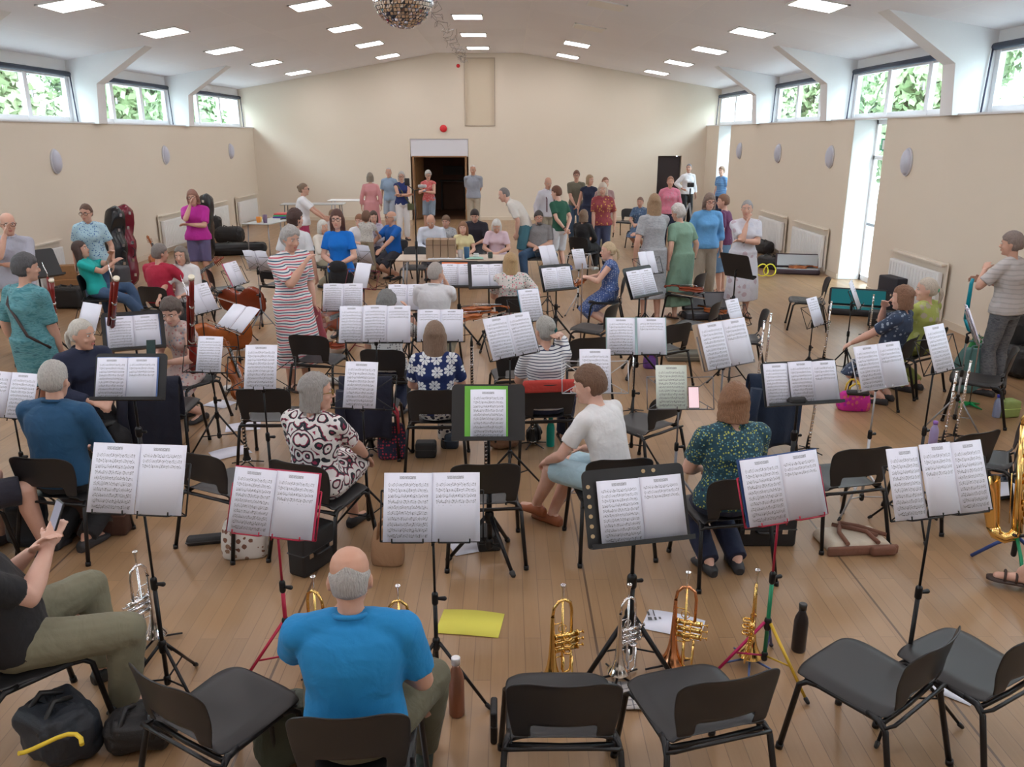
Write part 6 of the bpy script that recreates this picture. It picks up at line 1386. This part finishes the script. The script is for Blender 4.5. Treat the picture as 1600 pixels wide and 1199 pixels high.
opencase(1338, 492, -20, 'open black instrument case with teal lining by the bright door', (.02, .02, .025), (.01, .22, .26))
def cas(px, py, yaw, d, lab, z=0, **k): p = at(px, py, z); return case((p.x, p.y, z), yaw, d, lab, **k)
cas(1392, 510, -25, (.6, .25, .2), 'black case next to the teal-lined case', cat='case')
cas(1390, 484, -80, (.45, .2, .5), 'upright black case against the radiator behind the lime green top', col=(.02, .02, .03))
cas(1192, 396, -70, (.5, .3, .28), 'black bag against the far right radiator', name='bag', cat='bag', r_=.1)
cas(1203, 420, -60, (.55, .3, .26), 'black rucksack with yellow straps by the right wall', name='rucksack', cat='bag', r_=.1, col=(.02, .02, .02))
p = at(1200, 419, .15); b = MB(); 
for q in (-.16, -.02): b.tube([(p.x+q+.11*math.cos(a), p.y-.17+.03*math.sin(2*a), .14+.11*math.sin(a)) for a in [2*PI*k/16 for k in range(17)]], .012, 6)
tag(b.build('strap_loop', mat('yellow', (.70, .62, .03), .5)), 'yellow looped straps on the dark rucksack by the right wall', 'strap')
bg_ = lambda px, py, yaw, d, lab, col, **k: bag((at(px, py, 0).x, at(px, py, 0).y, 0), yaw, d, lab, col, **k)
# cello cases and soft bags by the left wall
def cellocase(px, py, yaw, lab, col, D_=None, lean=-8, s=1.0):
    p = at(px, py, 0); r = thing('cello_case', lab, 'cello case', (p.x, p.y, 0), 0, None); r.rotation_euler = (rad(lean), 0, rad(yaw))
    half = [(0, 0), (.16, .01), (.225, .08), (.24, .2), (.22, .34), (.175, .48), (.165, .58), (.185, .70), (.17, .80), (.10, .90), (.075, .98), (.075, 1.08), (.11, 1.17), (.125, 1.26), (.10, 1.34), (.05, 1.38), (0, 1.39)]
    out = half+[(-x, y) for x, y in half[-2:0:-1]]; b = MB(); c = V((0, 0, .7))
    def lay(k, y): return [V((x*k*s, y*s, (z*k+(1-k)*.55)*s)) for x, z in out]
    b.loft([lay(.2, -.15), lay(.75, -.145), lay(.95, -.11), lay(1, -.03), lay(1.015, -.005), lay(1.015, .005), lay(1, .03), lay(.95, .10), lay(.75, .13), lay(.2, .135)]); b.build('shell', mat('gloss_shell', col, .22), r)
    for z in (.2, .45, .75, 1.0, 1.25): l = MB(); x = {.2: .235, .45: .185, .75: .175, 1.0: .075, 1.25: .12}[z]; l.box((x*s, -.0, z*s), (.03, .05, .05)); l.build('latch', CHROME, r)
    h = MB(); h.tube([(.19, 0, .5), (.24, 0, .53), (.24, 0, .63), (.19, 0, .66)], .01, 8); h.build('handle', BLKP, r)
cellocase(182, 452, -25, 'glossy black cello case standing by the left wall', (.012, .014, .018))
cellocase(196, 446, -25, 'glossy maroon cello case standing behind the black one', (.16, .008, .025))
cellocase(320, 408, -100, 'black cello bag upright behind the magenta-shirted person', (.02, .02, .022))
cas(372, 398, 15, (1.25, .42, .26), 'long black padded bag lying on the floor past the magenta shirt', r_=.12, name='cello_bag', cat='bag', handle=False)
cas(360, 380, 0, (.7, .4, .4), 'heap of black soft bag behind the long padded bag', r_=.15, name='bag', cat='bag', handle=False)
cas(338, 372, 0, (.35, .3, .55), 'upright black bag leaning by the left radiator', r_=.12, name='bag', cat='bag', handle=False)
cas(183, 470, -10, (.42, .3, .55), 'grey padded box bag beside the cello cases', col=(.05, .05, .06), r_=.04, name='bag', cat='bag', handle=False)
cas(110, 480, 0, (.5, .35, .32), 'dark bag under the turquoise T-shirt chair', r_=.06, name='bag', cat='bag', handle=False)
cas(108, 462, 20, (.34, .2, .5), 'tan wooden crate behind the reclining person', col=(.30, .15, .06), r_=.01, handle=False, name='crate', cat='crate')
# foreground
cas(152, 832, 2, (.44, .14, .26), 'brown leather instrument case under the nearest left stand', col=(.06, .025, .018), r_=.02)
p = at(50, 865, 0); jb = cas(50, 850, 15, (.24, .24, .34), 'dark navy bag slumped beside the bare calf', col=(.02, .03, .045), r_=.09, name='rucksack', cat='bag', handle=False)
cas(325, 848, 12, (.26, .09, .05), 'folded black umbrella on the floor left of the patterned tote', r_=.022, name='umbrella', cat='umbrella', handle=False)
bg_(385, 868, 8, (.28, .14, .26), 'white tote printed with brown sprigs behind the red stand', (.60, .57, .54), pat='floral', c2=(.18, .08, .05), c3=(.25, .15, .10), hh=.12)
cas(490, 885, 62, (.30, .13, .26), 'upright black case left of the bald head', r_=.02)
bg_(607, 880, -4, (.20, .12, .24), 'brown paper carrier bag beyond the bald head', (.36, .21, .12), hh=.08, sag=.008, name='paper_bag')
cas(762, 850, 8, (.14, .22, .10), 'black box under the empty chair in the centre', r_=.01, handle=False, name='box', cat='box')
p = at(740, 852, 0); paper(p, 20, 'white sheet on the floor under the black box', (.30, .21))
cas(666, 713, 0, (.17, .12, .13), 'small black square bag under the flowered top chair', r_=.02, handle=False, name='bag', cat='bag')
cas(706, 700, 0, (.12, .10, .14), 'small navy pouch left of the centre solid desk', col=(.03, .05, .08), r_=.03, handle=False, name='pouch', cat='bag')
bg_(614, 715, 5, (.24, .14, .30), 'navy bag with red and rainbow handles beside the upright clarinet', (.015, .02, .05), pat='dots', c2=(.4, .03, .06), hcol=(.55, .05, .08), hh=.14)
bottle(at(860, 697, 0), (.0, .30, .25), 'teal water bottle under the red-cushioned chair', h=.26, cap=(.0, .25, .2))
bottle(at(714, 1116, 0), (.33, .16, .11), 'copper bottle with steel cap right of the blue polo chair', h=.30, r_=.036, cap=(.7, .7, .72), metal=.7, rough=.35)
bottle(at(1247, 1016, 0), (.015, .012, .015), 'tall black flask beside the yellow tripod leg', h=.27, r_=.036)
bottle(at(1556, 652, 0), (.30, .36, .55), 'clear plastic bottle with a blue cap under the right-hand chair', h=.22, cap=(.05, .05, .5))
bottle(at(1456, 700, .0), (.35, .30, .55), 'purple-capped bottle behind the three-page music', h=.24, cap=(.30, .15, .55))
cas(1572, 650, 10, (.18, .14, .16), 'pale green lunch box beside the plastic bottle', col=(.28, .38, .12), r_=.02, handle=False, name='lunch_box', cat='box')
cas(834, 690, 10, (.16, .14, .14), 'round black pouch left of the teal bottle', r_=.06, handle=False, name='pouch', cat='bag')
cas(786, 700, 0, (.30, .20, .26), 'brown basket behind the centre solid desk', col=(.18, .09, .05), r_=.09, handle=False, name='basket', cat='basket')
bg_(1332, 640, -5, (.30, .16, .18), 'magenta patterned bag with yellow handle beside the silver stand', (.52, .02, .25), pat='floral', c2=(.6, .12, .15), c3=(.35, .0, .3), hcol=(.65, .45, .05), hh=.10)
cas(1340, 618, -10, (.20, .07, .05), 'black case lying on the magenta bag', z=.19, r_=.02, handle=False)
cas(1188, 845, 0, (.40, .18, .22), 'black instrument case under the speckled teal top chair', r_=.02)
cas(1134, 826, 0, (.18, .12, .10), 'royal blue box on the floor beside the black case', col=(.01, .05, .28), r_=.01, handle=False, name='box', cat='box')
# folded canvas tote
p = at(1330, 850, 0); r = thing('canvas_tote', 'folded cream canvas tote with brown straps on the floor', 'bag', (p.x, p.y, 0), 5); b = MB()
b.rbox((0, 0, .035), (.44, .30, .07), .03, taper=.86); o = b.build('body', cloth((.58, .50, .40)), r); m = o.modifiers.new('sub', 'SUBSURF'); m.levels = 1
b = MB(); b.rbox((0, -.145, .03), (.46, .03, .06), .012); b.rbox((.12, -.17, .035), (.16, .04, .06), .015); b.build('trim_band', cloth((.20, .09, .06)), r)
for x0, x1, y1 in ((-.10, -.02, .14), (.10, -.08, .12)): b = MB(); b.tube([(x0, -.14, .075), (x0*.9, 0, .085), (x1, y1, .082), (x1+.10, y1*.6, .082), (x1+.22, -.05, .08)], .014, 8); b.build('strap', cloth((.20, .09, .06)), r)
cas(450, 1185, 20, (.26, .20, .30), 'olive canvas bag under the blue polo chair, left', col=(.04, .05, .035), r_=.07, name='bag', cat='bag', handle=False)
cas(100, 1175, -35, (.34, .26, .26), 'dark rucksack with yellow tags in the bottom left corner', col=(.015, .02, .03), r_=.09, name='rucksack', cat='bag', handle=False)
p = at(100, 1165, .26); b = MB(); b.tube([(p.x+.07*math.cos(k*.42)-.01*k, p.y+.05*math.sin(k*.55), .262+.012*math.sin(k*.8)) for k in range(9)], .009, 8); tag(b.build('strap_tag', mat('yellow', (.70, .50, .03), .5)), 'yellow strap lying on the bottom left rucksack', 'strap')
cas(225, 1165, 10, (.30, .20, .18), 'black bag on the floor under the front left empty chair', r_=.08, name='bag', cat='bag', handle=False)
b = case((at(755, 1262, .22).x, at(755, 1262, .22).y, 0), 0, (.60, .26, .24), 'black trumpet case at the bottom edge, centre', r_=.05)
cas(772, 1150, 0, (.03, .12, .16), 'slim black board leaning left of the square-on empty chair', r_=.01, handle=False, name='case', cat='case')
# papers
paper(at(735, 975, 0), -8, 'yellow folder lying on the floor beyond the copper bottle', (.34, .23), tint=(.72, .66, .10), name='folder')
paper(at(1052, 977, 0), -22, 'white leaflet with small heading on the floor by the rose-gold trumpet', (.31, .20))
b = MB(); p = at(1022, 964, 0)
for k, (dx, dy, w_, h_) in enumerate(((0, 0, .022, .03), (.03, .0, .012, .03), (.055, .005, .012, .02), (0, .05, .012, .04), (.03, .055, .006, .06))): b.box((p.x+dx-.03, p.y+dy-.04, .0145), (w_, h_, .0006))
tag(b.build('printed_heading', mat('ink', (.08, .08, .09), .6)), 'dark printed heading on the white leaflet', 'print')
paper(at(612, 1172, 0), 12, 'sheet music dropped on the floor under the blue polo chair', (.30, .42), kind='half'); paper(at(560, 1195, 0), -18, 'second loose sheet under the blue polo chair', (.28, .40), kind='blank')
paper(at(1478, 1085, 0), -40, 'narrow white paper under the turned empty chair', (.22, .05)); paper(at(380, 668, 0), 15, 'white leaflet on the floor below the clarinet on the left', (.30, .21))
paper(at(360, 708, 0), 35, 'second white leaflet on the floor left of the grey bob', (.30, .21)); paper(at(343, 632, 0), -20, 'white sheet with green corner on the floor behind the tall empty chair', (.26, .20))
paper(at(1400, 600, 0), -10, 'grey sheet on the floor beyond the silver stand', (.5, .32), tint=(.42, .40, .42))
# checked cloth
b = MB(); N = 14; p = at(998, 1090, 0); k = len(b.v)
for i in range(N+1):
    for j in range(N+1): u, v_ = i/N-.5, j/N-.5; b.v.append(V((u*.24*(1+.2*v_), v_*.20, .012+.022*abs(noise.noise(V((u*5, v_*5, 3.3)))))))
for i in range(N):
    for j in range(N): a = k+i*(N+1)+j; b.face((a, a+N+1, a+N+2, a+1))
t = NT('checked_cloth'); X, Y, Z = t.sep(t.obj()); f = t.math('MAXIMUM', t.math('LESS_THAN', t.math('FRACT', t.math('MULTIPLY', X, 26)), .14), t.math('LESS_THAN', t.math('FRACT', t.math('MULTIPLY', Y, 26)), .14)); t.base(t.mix(f, (.48, .45, .44), (.14, .14, .16)), .9)
o = b.build('checked_cloth', t.m); m = o.modifiers.new('thick', 'SOLIDIFY'); m.thickness = .004; o.location = (p.x, p.y, 0); tag(o, 'crumpled checked cloth on the floor between two front chairs', 'cloth')
# jackets and cushions on chairs
def jk(px, py, yaw, w_, lab, col, **k): p = at(px, py, .71); o = rz((0, -.275, 0), yaw); jacket((p.x-o.x, p.y-o.y, 0), yaw, w_, lab, col, **k); chair((p.x-o.x, p.y-o.y), yaw, 'black chair hidden under the '+lab.split(' over ')[0].split(' hung ')[0]+' on its back')
jk(232, 590, 0, .46, 'long black coat over the back of the chair beside the floral dress', (.008, .01, .025), L=.62)
jk(1215, 585, 8, .46, 'dark navy jacket hung over a chair behind the wide solid desk', (.008, .02, .05), L=.6)
jk(570, 590, 0, .42, 'navy jacket over the chair beyond the grey bob', (.010, .012, .03), L=.5)
b = MB(); b.rbox((0, -.255, .68), (.42, .05, .10), .022); o = b.build('chair_cover', cloth((.50, .05, .04))); ch = [c for c in CHAIRS if 'red cushion' in c[2]][0]; o.location = (ch[0].x, ch[0].y, 0); o.rotation_euler = (0, 0, rad(ch[1])); tag(o, 'red padded cover on the chair of the striped white top', 'cushion')
# black case on the wide desk, phone on the bronze stand
p = DB5[2]((-.07, -.030, .004)); case(tuple(p), 8, (.13, .05, .05), 'small black glasses case on the lip of the wide solid desk', handle=False, name='glasses_case', r_=.02)
p = DB4[2]((.085, -.008, .078)); phone(p, RX(-24, 0), 'phone clipped to the bronze-grey stand showing a pink screen', (.75, .55, .60), .6)
p = ptD(236, 545, 7.0); phone(p, RX(-24, 10), 'dark phone propped on the blue folder', (.03, .06, .06), .05)
p = at(690, 706-17, .0)
# ================================================================ tables and far props
GT = mat('table_top', (.45, .46, .46), .4); 
def table(px, py, y, L, Wd, yaw, h, lab, top=None):
    p = atY(px, py, y); r = thing('folding_table', lab, 'table', (p.x, y, 0), yaw)
    b = MB(); b.rbox((0, 0, h-.012), (L, Wd, .024), .01); b.build('tabletop', top or GT, r)
    for sx in (-1, 1):
        for sy in (-1, 1): l = MB(); l.tube([(sx*(L/2-.12), sy*(Wd/2-.08), h-.02), (sx*(L/2-.07), sy*(Wd/2-.06), 0)], .013, 8); l.build('leg', mat('grey_metal', (.35, .36, .4), .35, .8), r)
    return r, p
tl, tlp = table(428, 340, 18.6, 1.7, .62, 78, .74, 'grey folding table along the left, holding mugs and folders')
table(490, 325, 23.2, 1.7, .62, 4, .74, 'grey folding table by the end wall behind the raspberry trousers')
table(548, 322, 24.0, 1.2, .6, 0, .78, 'small high white table against the end wall', WHITE)
tb, tp = table(712, 405, 12.6, 1.75, .62, 0, .76, 'pale wooden table in front of the seated row, holding brown boxes', mat('pale_wood', (.52, .42, .34), .45, nscale=8, var=.15))
for k in range(4):
    p = atY(672+11.5*k, 385, 12.55); r = thing('magazine_file', 'upright brown cardboard box on the table, %s of four from the left' % ['first', 'second', 'third', 'last'][k], 'box', (p.x, 12.55, .762), 0, 'brown cardboard boxes on the table')
    b = MB(); b.box((0, 0, .14), (.102, .25, .28)); b.build('body', mat('cardboard', (.34, .23, .15), .8, nscale=12, var=.08), r); b = MB(); b.box((0, -.126, .20), (.10, .003, .012)); b.build('crease', mat('cardboard_dark', (.20, .12, .08), .8), r)
def cup(px, y, z, col, lab, h=.13, r_=.04, name='cup', at_=None):
    p = at_ or atY(px, 380, y); y = p.y; b = MB(); b.lathe([(r_*.8, 0), (r_*.82, .01), (r_, h), (r_*.85, h), (r_*.7, .02)], seg=20, cap=False); b.lathe([(r_*.8, 0), (r_*.1, .001)], seg=20); o = b.build(name, mat('cup', col, .3)); o.location = (p.x, y, z); tag(o, lab, 'cup')
cup(729, 12.45, .762, (.01, .08, .18), 'dark blue tumbler on the table right of the boxes', .17, .045); cup(719, 12.5, .762, (.55, .50, .48), 'grey printed mug beside the blue tumbler', .12, .045)
p = atY(744, 395, 12.5); case((p.x, 12.5, .762), 5, (.08, .06, .07), 'small white block on the table', col=(.6, .6, .6), handle=False, name='tissue_box', cat='box', r_=.01)
p = atY(766, 392, 12.5); case((p.x, 12.5, .762), 5, (.07, .06, .09), 'small dark clock on the right end of the table', col=(.05, .07, .06), handle=False, name='clock', cat='clock', r_=.015)
for k, (px, y, w_, tint, lab) in enumerate(((695, 12.4, .5, (.75, .77, .82), 'loose white sheets across the front of the table'), (742, 12.42, .25, (.35, .60, .50), 'mint green folder on the table'))): paper((atY(px, 400, y).x, y, .764+.004*k), 3, lab, (w_, .2), tint=tint)
for px, y, col, lab, h in ((421, 18.2, (.75, .25, .03), 'orange cup on the left folding table', .12), (428, 18.0, (.12, .07, .14), 'dark jar on the left folding table', .17), (423, 18.6, (.7, .5, .05), 'yellow cup on the left folding table', .10)): cup(px, y, .74, col, lab, h, .05, at_=tlp+rz({'o': (-.6, .05, 0), 'd': (-.65, -.13, 0), 'y': (-.42, .12, 0)}[lab[0]], 78))
for k, (c, z) in enumerate((((.10, .06, .35), .765), ((.05, .40, .15), .80), ((.60, .05, .06), .835))):
    b = MB(); b.rbox((0, 0, 0), (.50-.08*k, .30, .030), .006); o = b.build('ring_folder', mat('folder', c, .4)); q_ = tlp+rz((.55, .03*k, 0), 78); o.location = (q_.x, q_.y, z-.01); tag(o, ['purple', 'green', 'red'][k]+' folder in the stack on the left folding table', 'folder', 'coloured folders on the left table')
b = MB(); b.tube([(0, 0, 0), (.05, .02, .01), (.12, .02, .01), (.16, 0, 0)], .015, 8); o = b.build('stapler', BLKP); q_ = tlp+rz((0, -.15, 0), 78); o.location = (q_.x, q_.y, .757); tag(o, 'black stapler on the left folding table', 'stapler')
# microphone stand, conductor podium stand, camera tripod
p = at(648, 470, 0); p = V((atY(651, 400, 12.0).x, 12.0, 0)); r = thing('microphone_stand', 'tall black stand with two small recorders on top, beside the table', 'stand', p, 0)
b = MB(); b.cyl((0, 0, .1), (0, 0, 1.02), .015); b.cyl((0, 0, 1.0), (0, 0, 1.78), .010); b.build('pole', BLK, r); b = MB(); b.caps((0, 0, .98), (0, 0, 1.06), .022, .022); b.build('knob', BLKP, r)
for k in range(3): a = 2*PI*k/3+.5; l = MB(); l.tube([(0, 0, .42), (math.cos(a)*.36, math.sin(a)*.36, .01)], .010, 8); l.build('leg', BLK, r)
b = MB(); b.tube([(-.10, 0, 1.86), (0, 0, 1.78), (.10, 0, 1.80)], .008, 6); b.rbox((-.10, 0, 1.90), (.07, .05, .10), .012); b.build('recorder', BLKP, r); b = MB(); b.rbox((.11, 0, 1.84), (.12, .05, .045), .012); b.build('recorder', mat('silver_plastic', (.4, .4, .42), .4), r)
p = V((atY(1076, 340, 20.5).x, 20.5, 0)); r = thing('camera_tripod', 'tripod with a black camera standing before the person in the white shirt', 'tripod', p, 0)
for k in range(3): a = 2*PI*k/3+.9; l = MB(); l.tube([(0, 0, .95), (math.cos(a)*.14, math.sin(a)*.14, .55), (math.cos(a)*.38, math.sin(a)*.38, .01)], [.022, .018, .012], 8); l.build('leg', mat('tripod_metal', (.30, .32, .36), .3, .6), r)
b = MB(); b.cyl((0, 0, .9), (0, 0, 1.30), .018); b.build('centre_column', BLK, r); b = MB(); b.rbox((0, 0, 1.38), (.16, .09, .11), .02); b.cyl((0, -.05, 1.38), (0, -.14, 1.38), .038); b.build('camera', BLKP, r)
# microphone boom poles amid the players
for px, y, lab in ((909, 12.6, 'slim brown pole stand right of the solid desk beside the blonde violinist'),):
    p = V((atY(px, 450, 10.0).x, 10.0, 0)); r = thing('pole_stand', lab, 'stand', p, 0); b = MB(); b.cyl((0, 0, .02), (0, 0, 1.05), .008); b.build('pole', mat('pole_brown', (.20, .13, .10), .4, .3), r)
    b = MB(); b.lathe([(.12, 0), (.12, .012), (.02, .03)], seg=20); b.build('base', BLK, r)
# green table-top dinosaur-green foot and teal things on the right
p = at(1514, 635, 0); r = thing('folding_stand', 'slim stand with a green star-shaped foot on the right', 'stand', p, 0); b = MB(); b.cyl((0, 0, .02), (0, 0, .62), .006); b.build('pole', mat('pole_brown', (.20, .13, .10), .4, .3), r)
for k in range(4): l = MB(); a = PI/2*k+.4; l.tube([(0, 0, .03), (math.cos(a)*.14, math.sin(a)*.14, .008)], [.018, .006], 8); l.build('foot', mat('green_plastic', (.0, .30, .08), .4), r)
p = at(1522, 560, .35); bag((p.x+.0, p.y+.0, 0), 0, (.34, .2, .46), 'sea-green cardigan and bag heaped beside the lime green top', (.10, .22, .22), hh=.05, sag=.06)
p = at(1505, 560, 0); bag((p.x-.05, p.y-.35, 0), 0, (.22, .12, .30), 'green carrier bag hanging by the sea-green heap', (.02, .20, .06), hh=.05)
b = MB(); p = at(1512, 480, .9); b.tube([(0, 0, 0), (.01, .02, .35), (.02, .02, .40)], [.022, .018, .016], 10); b.tube([(0, 0, 0), (.05, -.01, -.10), (.12, -.02, -.16)], [.022, .03, .02], 10); o = b.build('plastic_clarinet', mat('aqua_plastic', (.0, .30, .42), .35)); o.location = (p.x, p.y, .78); tag(o, 'turquoise plastic instrument standing behind the pink-backed page', 'instrument')
p = at(1588, 588, 0); case((p.x+.1, p.y, 0), 10, (.5, .35, .34), 'big black holdall on the right edge below the empty dark chair', r_=.1, name='holdall', cat='bag', handle=False); case((p.x+.1, p.y+.3, 0), 20, (.4, .3, .62), 'black rucksack standing behind the holdall at the right edge', r_=.1, name='rucksack', cat='bag', handle=False)
cas(1575, 775, 0, (.30, .22, .14), 'dark bag topped with white papers behind the saxophone', col=(.02, .03, .05), r_=.05, handle=False, name='bag', cat='bag'); paper(tuple(at(1570, 765, .15)), 10, 'white papers on the dark bag behind the saxophone', (.28, .2), z=.0)
cas(1548, 730, 0, (.12, .10, .12), 'small red pouch on the floor behind the saxophone', col=(.5, .02, .03), r_=.02, handle=False, name='pouch', cat='bag')
cas(1032, 602, 0, (.12, .10, .07), 'black shoe-shaped pouch left of the pale green page', r_=.03, handle=False, name='pouch', cat='bag')
p = at(1016, 575, 0); bag((p.x, p.y, 0), 0, (.16, .12, .18), 'purple and orange small bag under the wide pale blue folder', (.14, .05, .25), hcol=(.6, .15, .02), hh=.06)
cas(1070, 562, 0, (.45, .22, .10), 'flat grey case behind the wide blue folder chair', col=(.16, .15, .12), r_=.02, handle=False)
for px, py, lab in ((365, 612, 'white trainer-like pouch below the black wire desk'), (520, 600, 'white round lid on the floor left of the single page')):
    cas(px, py, 0, (.22, .12, .06), lab, col=(.5, .5, .5), r_=.025, handle=False, name='pouch', cat='bag')
p = at(920, 415, 0); cas(905, 405, 0, (.3, .2, .15), 'black bag under the chair of the black-jacketed person', r_=.05, handle=False, name='bag', cat='bag')
cas(890, 424, 0, (.1, .1, .12), 'small blue ball-like pouch on the floor near the pale shorts', col=(.02, .08, .40), r_=.04, handle=False, name='pouch', cat='bag')
bg_(662, 700, 0, (.02, .02, .02), 'x', (.1, .1, .1)) if False else None
# horn-playing case on the empty front chair side
print('objects', len(C.objects))
